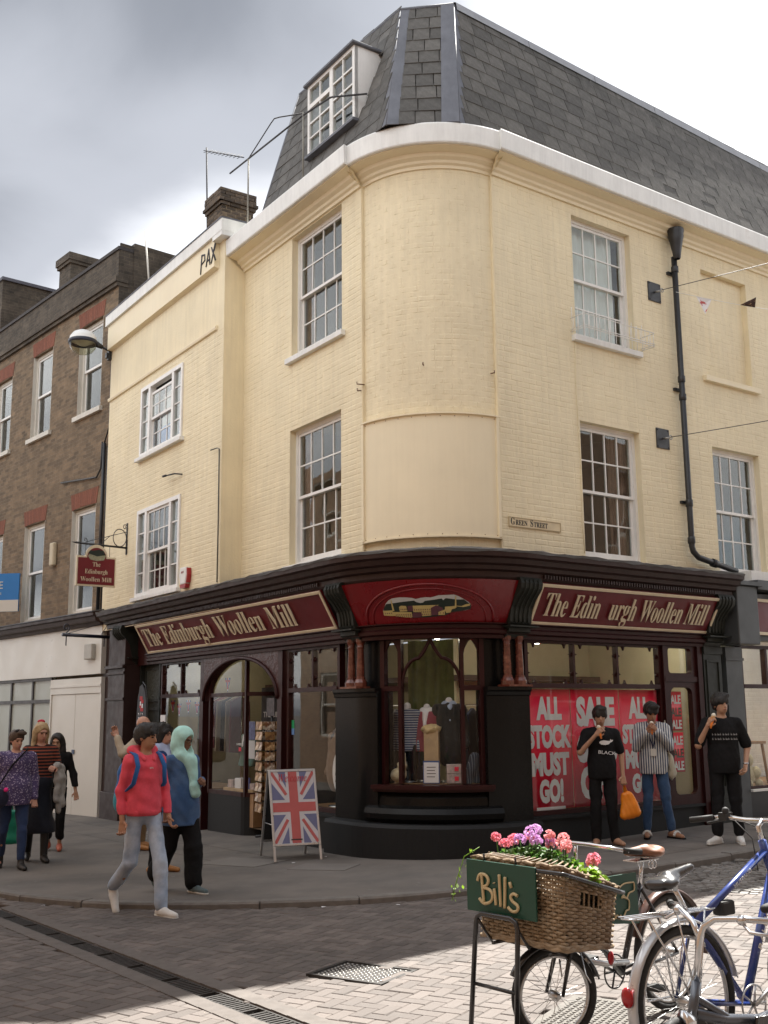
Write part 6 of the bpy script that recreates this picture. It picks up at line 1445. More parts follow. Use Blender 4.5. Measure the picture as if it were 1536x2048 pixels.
def arm_sleeve(J, s, d, r0, r1, r2=None, to='wr', frac=1.0):
    pr = [('c', J['sh'+d], J['el'+d]*frac+J['sh'+d]*(1-frac) if to == 'up' else J['el'+d], r0*s, r1*s, 0.03)]
    if to == 'wr': pr.append(('c', J['el'+d], J['wr'+d]*0.97+J['el'+d]*0.03, r1*s, (r2 or r1)*s, 0.02))
    return pr
def top_prims(J, s, b=1.0, ease=0.014, hem=None, flare=0.0, sh=0.0):
    e = ease
    pr = [('e', J['chest'], V3(0.150*b+e, 0.100*b+e, 0.20)*s, 0.05), ('e', J['waist'], V3(0.140*b+e, 0.098*b+e, 0.30)*s, 0.05), ('c', J['shl']*0.80+J['chest']*0.20, J['shr']*0.80+J['chest']*0.20, (0.050+e*0.6)*s, (0.050+e*0.6)*s, 0.04), ('e', J['pel']+V3(0, 0, -0.02), V3(0.148*b+e+flare, 0.106*b+e+flare, 0.36)*s, 0.05)]
    for d in 'lr': pr.append(('c', J['neck']-V3(0, 0, 0.03)*s, J['sh'+d]+V3(0, 0, 0.008)*s, (0.045+e*0.5)*s, (0.042+e*0.5)*s, 0.03))
    return pr
def crew(J, s, r=0.074, dz=0.045, dy=-0.03): return [('n', ('e', J['neck']+V3(0, dy, dz)*s, V3(r, r+0.012, 0.062)*s, 0.008))]
def hemcut(z): return ((0, 0, -1), -z)
def trousers(t, J, s, m, r=(0.092, 0.066, 0.05), b=1.0, top=1.06, hem=0.09, wr=0.0048, seed=1, name='trousers'):
    pr = [('e', J['pel'], V3(0.160*b, 0.116*b, 0.15)*s, 0.05)]
    for d in 'lr':
        ak = J['an'+d]; v = unit(ak-J['kn'+d]); end = ak-v*(hem-0.06)*s
        pr += [('c', J['hip'+d], J['kn'+d], r[0]*b*s, r[1]*s, 0.03), ('c', J['kn'+d], end, r[1]*s, r[2]*s, 0.02)]
    return sculpt_obj(name, pr, m, t, h=0.012, cuts=[((0, 0, 1), top*s)], wr=wr, wf=38, seed=seed)
def shoe(t, J, s, d, m, sole=None, high=False, ln=1.0):
    a, o_ = J['an'+d], J['to'+d]; v = o_-a; v[2] = 0 if abs(a[2]-0.085*s) < 0.03 else v[2]; v = unit(v)
    heel = a-v*0.045*s-V3(0, 0, 0.042)*s; toe = o_+v*0.055*s*ln
    pr = [('c', heel, a+v*0.05*s-V3(0, 0, 0.035)*s, 0.036*s, 0.042*s, 0.02), ('c', a+v*0.05*s-V3(0, 0, 0.035)*s, toe, 0.042*s, 0.030*s, 0.02), ('c', a-V3(0, 0, 0.03)*s, a+V3(0, 0, 0.05 if high else -0.005)*s, 0.044*s, 0.042*s, 0.02)]
    o = sculpt_obj('shoe', pr, m, t, h=0.009, cuts=[] if a[2] > 0.11*s else [((0, 0, -1), -0.006)])
    if sole is not None:
        sculpt_obj('sole', [('c', heel-V3(0, 0, 0.018)*s, toe-V3(0, 0, 0.012)*s, 0.040*s, 0.034*s, 0.01)], sole, t, h=0.009, cuts=[((0, 0, -1), -0.002), ((0, 0, 1), 0.028)] if a[2] < 0.11*s else [])
    return o
# ------------------------------------------------------------------ people
SKA = skin_mat('skin_tan', (0.36, 0.19, 0.115)); SKB = skin_mat('skin_brown', (0.20, 0.10, 0.06)); SKC = skin_mat('skin_pale', (0.52, 0.29, 0.21)); SKD = skin_mat('skin_mid', (0.42, 0.24, 0.155))
HB = mat('hair_black', (0.012, 0.010, 0.009), 0.55, var=0.3, vscale=40, bump=1.0, bscale=120); HBL = mat('hair_blonde', (0.42, 0.30, 0.16), 0.5, var=0.25, vscale=40, bump=1.0, bscale=120); HBR = mat('hair_brown', (0.06, 0.035, 0.022), 0.55, var=0.3, vscale=40, bump=1.0, bscale=120)
m_rub_ = mat('white_sole', (0.6, 0.6, 0.57), 0.6); m_trn = cloth('trainer_white', (0.62, 0.62, 0.60)); m_blkc = cloth('black_cloth', (0.007, 0.007, 0.008), sheen=0.0); m_boot = mat('black_boot', (0.015, 0.014, 0.014), 0.5, var=0.2)
def gp(x, y): return (x, y, pave_z(x))
# --- man in red hooded top, walking on the road by the kerb
J, s = base_pose(1.75, 1.0, 0.86)
gz = -0.125
J['hipl'] += V3(0, -0.02, 0); J['knl'] = V3(0.10, -0.16, 0.50); J['anl'] = V3(0.10, -0.22, 0.085); J['tol'] = V3(0.12, -0.39, 0.04)
J['hipr'] += V3(0, 0.02, 0); J['knr'] = V3(-0.09, 0.06, 0.48); J['anr'] = V3(-0.09, 0.42, 0.22); J['tor'] = V3(-0.10, 0.34, 0.07)
J['elr'] = V3(-0.205, 0.06, 1.13); J['wrr'] = V3(-0.215, 0.00, 0.87); J['ell'] = V3(0.205, 0.0, 1.14); J['wrl'] = V3(0.21, -0.10, 0.90)
t, P, hc = person('man in red hooded top, pale jeans and white trainers walking past', (-2.30, 10.60, gz), R_(38), 1.75, SKA, J, s, b=0.95, yaw=R_(32), pitch=R_(6), hands={'l': ((0.6, -0.5, 0), 0.5), 'r': ((-0.6, -0.5, 0), 0.5)}, lip=(0.22, 0.09, 0.07))
hair_short(t, P, s, HB, R_(32), 1.08, 0.25)
m_redh = cloth('red_jersey', (0.68, 0.075, 0.11), bump=0.6, bscale=40)
pr = top_prims(J, s, 0.95, 0.016, flare=0.018)
for d in 'lr': pr += arm_sleeve(J, s, d, 0.060, 0.050, 0.038)
sculpt_obj('hoodie', pr+crew(J, s), m_redh, t, h=0.011, cuts=[hemcut(0.915)], wr=0.0042, wf=30, seed=3)
sculpt_obj('hood', [('c', V3(-0.10, 0.07, 1.50), V3(0.10, 0.07, 1.50), 0.052, 0.052, 0.04), ('c', V3(-0.10, 0.05, 1.50), V3(-0.045, -0.085, 1.42), 0.042, 0.022, 0.03), ('c', V3(0.10, 0.05, 1.50), V3(0.045, -0.085, 1.42), 0.042, 0.022, 0.03)], m_redh, t, h=0.010, wr=0.003, seed=4)
sculpt_obj('hem_rib', [('e', V3(0, 0, 0.94), V3(0.172, 0.136, 0.10), 0.03)], m_redh, t, h=0.011, cuts=[hemcut(0.90), ((0, 0, 1), 0.955)])
text('arc', 0.022, m_trn, name='chest_print', parent=t, M=T(0, -0.142, 1.335), depth=0.003)
m_jean = cloth('pale_denim', (0.45, 0.52, 0.62), col2=(0.27, 0.35, 0.48), c2scale=4, c2lo=0.4, c2hi=0.65, bump=0.6)
trousers(t, J, s, m_jean, (0.086, 0.068, 0.056), 0.93, 1.02, 0.07, 0.0045)
for d in 'lr': shoe(t, J, s, d, m_trn, m_rub_)
m_bp = cloth('backpack_blue', (0.02, 0.11, 0.33), 0.7); m_bpt = cloth('backpack_teal', (0.02, 0.24, 0.34), 0.7)
for x in (-0.125, 0.125):
    g = MB(); sx_ = 1 if x > 0 else -1
    pts = [V3(x, 0.10, 1.42), V3(x*1.02, 0.045, 1.495), V3(x*1.0, -0.06, 1.46), V3(x*1.08, -0.135, 1.36), V3(x*1.28, -0.10, 1.20), V3(x*1.42, 0.02, 1.12), V3(x*1.2, 0.12, 1.10)]
    vs = []
    for p in pts: vs += [p+V3(-0.022, 0, 0), p+V3(0.022, 0, 0)]
    g.smooth = True; g.add(vs, [(2*k, 2*k+1, 2*k+3, 2*k+2) for k in range(len(pts)-1)]); o = g.obj('strap', m_bp, t); so = o.modifiers.new('t', 'SOLIDIFY'); so.thickness = 0.01; so.offset = 0
bpk = thing('backpack', 'blue and teal backpack on the back of the man in red', 'bag', loc=(-2.30, 10.60, gz), rz=R_(38))
sculpt_obj('bag_body', [('e', V3(-0.03, 0.22, 1.20), V3(0.15, 0.10, 0.24), 0.05), ('e', V3(-0.05, 0.25, 1.06), V3(0.14, 0.11, 0.16), 0.05)], m_bp, bpk, h=0.014, wr=0.004)
sculpt_obj('side_pocket', [('e', V3(-0.17, 0.20, 1.03), V3(0.04, 0.08, 0.10), 0.03)], m_bpt, bpk, h=0.012)
# --- woman in pale turquoise headscarf
J, s = base_pose(1.62, 1.0, 0.82)
J['hipl'] += V3(0, -0.02, 0)*s; J['knl'] = V3(0.09, -0.10, 0.46); J['anl'] = V3(0.09, -0.12, 0.08); J['tol'] = V3(0.10, -0.28, 0.035)
J['knr'] = V3(-0.08, 0.10, 0.45); J['anr'] = V3(-0.08, 0.34, 0.14); J['tor'] = V3(-0.09, 0.24, 0.045)
J['ell'] = V3(0.185, -0.03, 1.06); J['wrl'] = V3(0.10, -0.22, 1.10); J['elr'] = V3(-0.19, 0.05, 1.05); J['wrr'] = V3(-0.19, -0.02, 0.82)
YW = R_(22)
t, P, hc = person('woman in pale turquoise headscarf and blue denim tunic walking behind the man in red', (-2.10, 11.42, pave_z(-2.1)), R_(42), 1.62, SKB, J, s, 1.0, yaw=YW, pitch=R_(16), hands={'l': ((-0.6, -0.3, -0.4), 0.9), 'r': ((-0.6, -0.5, 0), 0.4)}, lip=(0.2, 0.07, 0.06))
m_hij = cloth('turquoise_scarf', (0.42, 0.72, 0.66), 0.8, bump=0.7, bscale=30)
sculpt_obj('headscarf', [('e', P(0, 0.025, 0.045), V3(0.098, 0.115, 0.10), 0.03, YW), ('e', P(0, 0.03, -0.045), V3(0.098, 0.105, 0.10), 0.04, YW), ('c', P(0, 0.02, -0.09), V3(0, -0.01, 1.36), 0.09, 0.12, 0.04), ('c', P(-0.04, -0.03, -0.135), V3(0.03, -0.12, 1.28), 0.05, 0.06, 0.04), ('c', V3(0.03, -0.12, 1.30), V3(0.05, -0.165, 1.05), 0.065, 0.04, 0.03), ('c', V3(0.05, -0.165, 1.05), V3(0.06, -0.17, 0.98), 0.05, 0.055, 0.03), ('n', ('e', P(0, -0.14, -0.010), V3(0.072, 0.112, 0.094), 0.012, YW))], m_hij, t, h=0.010, wr=0.0022, wf=46, seed=8)
g = MB()
for x in (-0.033, 0.033): g.tube([P(x+0.023*math.cos(2*math.pi*k/12), -0.108, 0.004+0.019*math.sin(2*math.pi*k/12)) for k in range(12)], 0.0022, 5, closed=True)
g.tube([P(-0.01, -0.11, 0.008), P(0.01, -0.11, 0.008)], 0.002, 5)
for x in (-1, 1): g.tube([P(x*0.056, -0.106, 0.01), P(x*0.078, -0.02, 0.012)], 0.002, 5)
g.obj('spectacles', mat('spec_gold', (0.25, 0.18, 0.10), 0.3, metal=0.7), t)
m_den = cloth('blue_denim_tunic', (0.045, 0.10, 0.22), col2=(0.085, 0.15, 0.27), c2scale=3, c2lo=0.45, c2hi=0.65)
pr = top_prims(J, s, 0.95, 0.02, flare=0.02)+[('e', V3(0, 0, 0.80), V3(0.188, 0.165, 0.48), 0.06)]
for d in 'lr': pr += arm_sleeve(J, s, d, 0.058, 0.050, 0.040)
sculpt_obj('tunic', pr+crew(J, s), m_den, t, h=0.011, cuts=[hemcut(0.66)], wr=0.006, wf=26, seed=11)
trousers(t, J, s, m_blkc, (0.105, 0.10, 0.095), 1.0, 0.95, 0.10, 0.005, name='wide_trousers')
for d in 'lr': shoe(t, J, s, d, cloth('trainer_grey', (0.10, 0.14, 0.15)), m_rub_)
# --- bald man pointing, behind
J, s = base_pose(1.79)
J['elr'] = V3(-0.28, 0.14, 1.28); J['wrr'] = V3(-0.26, 0.24, 1.50)
t, P, hc = person('bald man with one hand raised behind the man in red', (-3.38, 15.35, pave_z(-3.38)), R_(75), 1.79, SKC, J, s, hands={'r': ((-0.8, -0.4, 0.1), 0.2), 'l': ((0, -1, 0), .5)}, eyes=True, yaw=R_(0))
J2 = J
t.rotation_euler = (0, 0, R_(75))
pr = top_prims(J, s, 1.0, 0.02)
for d in 'lr': pr += arm_sleeve(J, s, d, 0.066, 0.056, 0.046)
sculpt_obj('jumper', pr+crew(J, s), cloth('beige_knit', (0.45, 0.38, 0.29)), t, h=0.013, cuts=[hemcut(0.92)], wr=0.004)
trousers(t, J, s, cloth('tan_chino', (0.30, 0.21, 0.12)), top=1.04)
for d in 'lr': shoe(t, J, s, d, mat('tan_shoe', (0.35, 0.16, 0.05), 0.5))
# --- person with dark curly hair just behind
J, s = base_pose(1.66)
t, P, hc = person('dark curly haired person in blue coat partly hidden by the man in red', (-2.62, 12.95, pave_z(-2.62)), R_(60), 1.66, SKC, J, s, hands={'l': ((0, -1, 0), .5), 'r': ((0, -1, 0), .5)}, yaw=R_(10))
sculpt_obj('hair', [('e', P(0, 0.03, 0.05), V3(0.115, 0.125, 0.10), 0.03), ('e', P(0, 0.06, -0.03), V3(0.105, 0.08, 0.09), 0.03), ('n', ('e', P(0, -0.13, -0.05), V3(0.07, 0.085, 0.10), 0.02))], HB, t, h=0.010, wr=0.010, wf=70, seed=5)
pr = top_prims(J, s, 1.02, 0.03)
for d in 'lr': pr += arm_sleeve(J, s, d, 0.075, 0.062, 0.05)
sculpt_obj('coat', pr+crew(J, s), cloth('royal_blue_coat', (0.02, 0.05, 0.17)), t, h=0.013, cuts=[hemcut(0.80)], wr=0.004)
sculpt_obj('collar', [('c', V3(-0.09, 0.0, 1.38), V3(0.09, 0.0, 1.38), 0.07, 0.07, 0.05), ('c', V3(0, -0.09, 1.30), V3(0, 0, 1.42), 0.05, 0.07, 0.05)], cloth('pale_blue_shirt', (0.40, 0.48, 0.68)), t, h=0.012)
trousers(t, J, s, m_blkc, top=1.0)
for d in 'lr': shoe(t, J, s, d, mat('tan_shoe', (0.35, 0.16, 0.05), 0.5))
# --- woman in purple patterned tunic (left edge)
J, s = base_pose(1.66, 1.0, 1.08)
J['knl'] = V3(0.10, -0.12, 0.47); J['anl'] = V3(0.10, -0.16, 0.08); J['tol'] = V3(0.12, -0.32, 0.035); J['knr'] = V3(-0.10, 0.04, 0.46); J['anr'] = V3(-0.10, 0.26, 0.12); J['tor'] = V3(-0.11, 0.16, 0.04)
t, P, hc = person('woman in purple flecked tunic with sunglasses on her head and black boots', (-4.62, 13.85, pave_z(-4.62)), R_(25), 1.66, SKC, J, s, 1.18, yaw=R_(20), pitch=R_(14), hands={'l': ((0, -1, 0), .5), 'r': ((0, -1, 0), .5)}, lip=(0.45, 0.15, 0.13), brow=(0.10, 0.06, 0.04))
hair_short(t, P, s, HBR, R_(20), 1.02, 0.0, wr=0.003)
sculpt_obj('hair_bun', [('e', P(0, 0.10, 0.06), V3(0.05, 0.05, 0.05), 0.02)], HBR, t, h=0.009, wr=0.004, wf=60)
g = MB()
for x in (-0.035, 0.035): g.ball(P(x, -0.035, 0.132), (0.027, 0.012, 0.02), 10, 6)
g.tube([P(-0.07, -0.02, 0.125), P(0, -0.045, 0.135), P(0.07, -0.02, 0.125)], 0.004, 6); g.obj('sunglasses', mat('sunglass', (0.02, 0.02, 0.025), 0.1, var=0), t)
m_purp = cloth('purple_fleck', (0.075, 0.055, 0.135), col2=(0.42, 0.36, 0.48), c2scale=55, c2lo=0.56, c2hi=0.60)
pr = top_prims(J, s, 1.2, 0.024, flare=0.03)+[('c', V3(0, 0, 0.95), V3(0, 0, 0.80), 0.20, 0.20, 0.06)]
for d in 'lr': pr += arm_sleeve(J, s, d, 0.074, 0.064, 0.052)
sculpt_obj('tunic', pr+crew(J, s), m_purp, t, h=0.012, cuts=[hemcut(0.76)], wr=0.004)
trousers(t, J, s, cloth('dark_blue_denim', (0.025, 0.045, 0.11)), (0.092, 0.064, 0.05), 1.15, 0.98, 0.12)
for d in 'lr': shoe(t, J, s, d, m_boot, None, True)
hb = thing('shoulder_bag', 'dark shoulder bag hanging against the purple tunic', 'bag', loc=(-4.62, 13.85, pave_z(-4.62)), rz=R_(25))
sculpt_obj('bag_body', [('e', V3(-0.22, -0.17, 0.85), V3(0.15, 0.06, 0.13), 0.03)], cloth('navy_bag', (0.02, 0.022, 0.045)), hb, h=0.013, wr=0.004)
g = MB(); g.tube([V3(-0.22, -0.19, 0.97), V3(-0.05, -0.16, 1.25), V3(0.12, -0.10, 1.42), V3(0.14, 0.02, 1.44)], 0.010, 6); g.obj('strap', m_blkc, hb)
g = MB(); g.ball((-0.12, -0.235, 0.955), 0.028, 10, 6); g.obj('pompom', mat('hot_pink', (0.75, 0.02, 0.22), 0.7), hb)
gb = thing('green_bag', 'bright green carrier bag held between the two women', 'bag', loc=(-4.84, 14.32, pave_z(-4.84)), rz=R_(15))
m_gb = mat('green_plastic', (0.01, 0.26, 0.17), 0.4, var=0.2, vscale=8, bump=0.8, bscale=14)
sculpt_obj('bag_body', [('c', V3(-0.16, 0, 0.30), V3(0.16, 0, 0.30), 0.05, 0.05, 0.03), ('c', V3(-0.13, 0, 0.62), V3(0.13, 0, 0.62), 0.035, 0.035, 0.04), ('c', V3(-0.15, 0, 0.3), V3(-0.12, 0, 0.62), 0.04, 0.03, 0.04), ('c', V3(0.15, 0, 0.3), V3(0.12, 0, 0.62), 0.04, 0.03, 0.04), ('e', V3(0, 0, 0.45), V3(0.16, 0.05, 0.2), 0.05)], m_gb, gb, h=0.013, wr=0.005)
g = MB(); g.tube([V3(-0.06, 0, 0.64), V3(-0.03, 0, 0.80), V3(0.03, 0, 0.80), V3(0.06, 0, 0.64)], 0.008, 6); g.obj('handle', m_gb, gb)
# --- blonde woman in striped top
J, s = base_pose(1.74, 1.0, 0.95)
J['ell'] = V3(0.24, 0.0, 1.13); J['wrl'] = V3(0.17, -0.20, 1.17); J['knl'] = V3(0.09, -0.08, 0.49); J['anl'] = V3(0.09, -0.08, 0.085); J['tol'] = V3(0.11, -0.25, 0.035); J['anr'] = V3(-0.09, 0.2, 0.1); J['tor'] = V3(-0.1, 0.08, 0.035)
t, P, hc = person('blonde woman in black and rust striped top and long black skirt', (-4.50, 14.45, pave_z(-4.50)), R_(22), 1.74, SKC, J, s, 0.98, yaw=R_(18), pitch=R_(12), hands={'l': ((-0.3, 0.2, -1), 0.5), 'r': ((0, -1, 0), .5)}, lip=(0.4, 0.12, 0.11), brow=(0.2, 0.13, 0.08))
YW = R_(18)
sculpt_obj('hair', [('e', P(0, 0.028, 0.045), V3(0.092, 0.108, 0.092), 0.02, YW), ('c', P(-0.07, 0.03, 0.0), P(-0.085, 0.01, -0.17), 0.045, 0.032, 0.03), ('c', P(0.07, 0.03, 0.0), P(0.085, 0.01, -0.17), 0.045, 0.032, 0.03), ('c', P(0, 0.07, 0), P(0, 0.075, -0.19), 0.075, 0.07, 0.03), ('n', ('e', P(0, -0.12, -0.02), V3(0.062, 0.085, 0.105), 0.015, YW))], HBL, t, h=0.009, wr=0.004, wf=60)
g = MB(); g.ball(P(0, 0.06, 0.135), (0.05, 0.035, 0.03), 10, 6); g.obj('hair_tie', mat('crimson_band', (0.45, 0.02, 0.05), 0.7), t)
m_str = cloth('rust_stripe', (0.018, 0.013, 0.014), stripe=('Z', 0.042, 0.42, (0.27, 0.065, 0.035)))
pr = top_prims(J, s, 0.98, 0.016)
for d in 'lr': pr += arm_sleeve(J, s, d, 0.060, 0.050, 0.05)
sculpt_obj('striped_top', pr+crew(J, s), m_str, t, h=0.011, cuts=[hemcut(1.03)], wr=0.003)
sculpt_obj('skirt', [('e', J['pel'], V3(0.16, 0.12, 0.16), 0.05), ('c', V3(0, 0, 0.95), V3(0, -0.01, 0.40), 0.16, 0.19, 0.06), ('c', V3(-0.06, 0, 0.4), V3(0.06, -0.02, 0.4), 0.17, 0.17, 0.06)], cloth('black_navy_skirt', (0.012, 0.014, 0.022)), t, h=0.014, cuts=[hemcut(0.36), ((0, 0, 1), 1.06)], wr=0.007, wf=14)
for d in 'lr': shoe(t, J, s, d, m_boot, None, True)
for d in 'lr': sculpt_obj('boot_shaft', [('c', J['an'+d]+V3(0, 0, 0.0), J['an'+d]*0.3+J['kn'+d]*0.7, 0.046, 0.056, 0.02)], m_boot, t, h=0.012)
cg = thing('cardigan', 'pale grey cardigan draped over the forearm of the blonde woman', 'cardigan', loc=(-4.50, 14.45, pave_z(-4.50)), rz=R_(22))
sculpt_obj('cardigan_cloth', [('c', V3(0.26, -0.06, 1.16), V3(0.19, -0.20, 1.20), 0.06, 0.055, 0.03), ('c', V3(0.26, -0.10, 1.12), V3(0.28, -0.12, 0.72), 0.055, 0.05, 0.04), ('c', V3(0.22, -0.18, 1.12), V3(0.20, -0.20, 0.78), 0.05, 0.045, 0.04), ('c', V3(0.24, -0.13, 1.1), V3(0.24, -0.16, 0.62), 0.04, 0.035, 0.04)], cloth('grey_knit', (0.34, 0.33, 0.31)), cg, h=0.011, wr=0.008, wf=34)
# --- woman in black behind them
J, s = base_pose(1.58, 1.0, 0.95)
J['anr'] = V3(-0.08, 0.12, 0.09); J['tor'] = V3(-0.09, 0.0, 0.035); J['ell'] = V3(0.24, 0.02, 1.02); J['wrl'] = V3(0.28, -0.04, 0.80)
t, P, hc = person('woman with long black hair in black jacket and sandals near the white doors', (-4.63, 15.6, pave_z(-4.63)), R_(10), 1.58, SKD, J, s, 1.0, yaw=R_(-8), pitch=R_(8), hands={'l': ((0, -1, 0), .3), 'r': ((0, -1, 0), .5)})
sculpt_obj('hair', [('e', P(0, 0.028, 0.045), V3(0.092, 0.108, 0.092), 0.02), ('c', P(-0.06, 0.03, 0.0), P(-0.07, 0.03, -0.22), 0.05, 0.04, 0.03), ('c', P(0.07, 0.03, 0.0), P(0.085, 0.02, -0.22), 0.05, 0.045, 0.03), ('n', ('e', P(0, -0.12, -0.02), V3(0.06, 0.085, 0.10), 0.015))], HB, t, h=0.010, wr=0.003, wf=60)
pr = top_prims(J, s, 1.0, 0.024)
for d in 'lr': pr += arm_sleeve(J, s, d, 0.066, 0.060, 0.052)
sculpt_obj('jacket', pr+crew(J, s), m_blkc, t, h=0.012, cuts=[hemcut(0.86)], wr=0.004)
trousers(t, J, s, m_blkc, (0.088, 0.075, 0.072), 1.0, 0.95, 0.20)
for d in 'lr': shoe(t, J, s, d, mat('coral_sandal', (0.45, 0.12, 0.07), 0.6))
# --- man in black tee with white print, eating
def cone_ice(par_pt, M=None):
    pass
m_cone = mat('waffle_cone', (0.55, 0.30, 0.12), 0.7, var=0.2, vscale=30); m_wrap = mat('orange_wrap', (0.75, 0.20, 0.02), 0.5, var=0.1); m_ice = mat('ice_cream', (0.75, 0.68, 0.56), 0.5, var=0.05)
def ice(label, loc, rz, base, tip):
    """base = bottom of the wrapped cone, tip = towards the mouth (local points)"""
    t = thing('ice_cream_cone', label, 'ice cream', loc=loc, rz=rz); a, b = np.array(base), np.array(tip); d = b-a
    g = MB(); g.tube([a, a+d*0.62], [0.010, 0.022], 10); g.obj('wrapper', m_wrap, t); g = MB(); g.tube([a+d*0.62, a+d*0.78], [0.021, 0.025], 10); g.obj('cone', m_cone, t)
    g = MB(); g.tube([a+d*0.76, a+d*0.86, a+d*0.95, b], [0.026, 0.028, 0.020, 0.006], 10); g.obj('ice', m_ice, t)
J, s = base_pose(1.68, 1.0, 1.0)
J['elr'] = V3(-0.27, -0.10, 1.12); J['wrr'] = V3(-0.085, -0.20, 1.33); J['ell'] = V3(0.25, 0.03, 1.09); J['wrl'] = V3(0.25, -0.03, 0.84)
J['tol'] = V3(0.18, -0.11, 0.035); J['anl'] = V3(0.13, 0.02, 0.085); J['tor'] = V3(-0.13, -0.13, 0.035)
L8 = (2.68, 13.86, pave_z(2.68)+0.0); R8 = R_(-4)
t, P, hc = person('man in black tee with white print, eating an ice cream with an orange bag', L8, R8, 1.68, SKD, J, s, 0.98, yaw=R_(0), pitch=R_(8), hands={'r': ((0.7, 0.3, 0.3), 0.8), 'l': ((0, -1, 0), .8)})
hair_short(t, P, s, HB, 0, 1.12, 1.0, wr=0.003)
pr = top_prims(J, s, 1.0, 0.028, flare=0.012)
for d in 'lr': pr += arm_sleeve(J, s, d, 0.064, 0.066, to='up', frac=0.80)
sculpt_obj('tee_shirt', pr+crew(J, s), m_blkc, t, h=0.011, cuts=[hemcut(0.80)], wr=0.004)
g = MB(); W_ = [(-0.075, 0.0), (-0.05, -0.022), (0.0, -0.028), (0.045, -0.018), (0.06, 0.0), (0.085, 0.012), (0.10, 0.035), (0.08, 0.03), (0.065, 0.045), (0.06, 0.022), (0.03, 0.022), (-0.02, 0.03), (-0.06, 0.02)]
g.prism(W_, -0.004, 0.0); o = g.obj('shirt_print', mat('print_white', (0.7, 0.7, 0.7), 0.7, var=0), t, T(0.035, -0.163, 1.24) @ Rx(R_(-4))); recalc(o)
text('BLACK', 0.040, MATS['print_white'], name='shirt_print', parent=t, M=T(0.05, -0.166, 1.10) @ Ry(R_(6)), width=0.21, depth=0.003)
trousers(t, J, s, m_blkc, (0.092, 0.074, 0.068), 1.0, 0.95, 0.06)
for d in 'lr': shoe(t, J, s, d, SKD)
ice('ice cream cone in an orange wrapper held by the man in the printed black tee', L8, R8, (-0.02, -0.245, 1.29), (-0.045, -0.19, 1.455))
ob = thing('orange_bag', 'orange plastic carrier bag hanging from the hand of the man in black tee', 'bag', loc=L8, rz=R8)
m_ob = mat('orange_plastic', (0.78, 0.24, 0.015), 0.4, var=0.15, vscale=7, bump=1.0, bscale=12, trans=0.2)
sculpt_obj('bag_body', [('c', V3(0.24, -0.05, 0.36), V3(0.40, -0.05, 0.40), 0.045, 0.04, 0.03), ('c', V3(0.24, -0.05, 0.36), V3(0.25, -0.05, 0.60), 0.045, 0.03, 0.04), ('c', V3(0.40, -0.05, 0.40), V3(0.30, -0.05, 0.62), 0.04, 0.03, 0.04), ('e', V3(0.31, -0.05, 0.46), V3(0.10, 0.045, 0.14), 0.05)], m_ob, ob, h=0.010, wr=0.006, wf=26)
g = MB(); g.tube([V3(0.26, -0.05, 0.60), V3(0.25, -0.055, 0.76), V3(0.29, -0.055, 0.62)], [0.02, 0.008, 0.02], 6); g.obj('handle', m_ob, ob)
# --- man in striped shirt
J, s = base_pose(1.72, 1.0, 0.94)
J['head'] += V3(0.0, -0.055, -0.02); J['neck'] += V3(0, -0.015, 0)
J['elr'] = V3(-0.215, -0.09, 1.13); J['wrr'] = V3(-0.075, -0.24, 1.33); J['ell'] = V3(0.215, -0.08, 1.14); J['wrl'] = V3(0.06, -0.245, 1.34)
J['anr'] = V3(-0.12, 0.02, 0.085); J['tor'] = V3(-0.13, -0.13, 0.035); J['knl'] = V3(0.13, -0.03, 0.5); J['anl'] = V3(0.19, -0.02, 0.085); J['tol'] = V3(0.27, -0.13, 0.035)
L9 = (3.46, 14.42, pave_z(3.46)); R9 = R_(-12)
t, P, hc = person('man in blue and white striped shirt and jeans looking down at his ice cream', L9, R9, 1.72, SKA, J, s, 0.95, yaw=R_(14), pitch=R_(24), hands={'r': ((0.7, 0.0, 0.4), 0.8), 'l': ((-0.7, 0.0, 0.4), 0.8)})
hair_short(t, P, s, HB, R_(14), 1.10, 0.5, wr=0.004)
m_st = cloth('shirt_stripe', (0.62, 0.62, 0.60), stripe=('X', 0.030, 0.42, (0.035, 0.055, 0.12)))
pr = top_prims(J, s, 0.98, 0.030, flare=0.022)
for d in 'lr': pr += arm_sleeve(J, s, d, 0.066, 0.058, 0.050)
sculpt_obj('shirt', pr+crew(J, s), m_st, t, h=0.011, cuts=[hemcut(0.80)], wr=0.005)
g = MB(); g.tube([V3(-0.06, -0.10, 1.43), V3(-0.03, -0.155, 1.25), V3(0.0, -0.165, 1.13)], 0.006, 5); g.tube([V3(0.06, -0.10, 1.43), V3(0.03, -0.155, 1.25), V3(0.0, -0.165, 1.13)], 0.006, 5); g.obj('lanyard', cloth('navy_ribbon', (0.02, 0.03, 0.09)), t)
g = MB(); g.box(-0.035, 0.035, -0.176, -0.170, 1.03, 1.12); g.obj('badge', m_hoard, t)
trousers(t, J, s, cloth('mid_blue_denim', (0.035, 0.075, 0.16), col2=(0.06, 0.11, 0.2), c2scale=4), (0.088, 0.066, 0.056), 1.0, 0.98, 0.10)
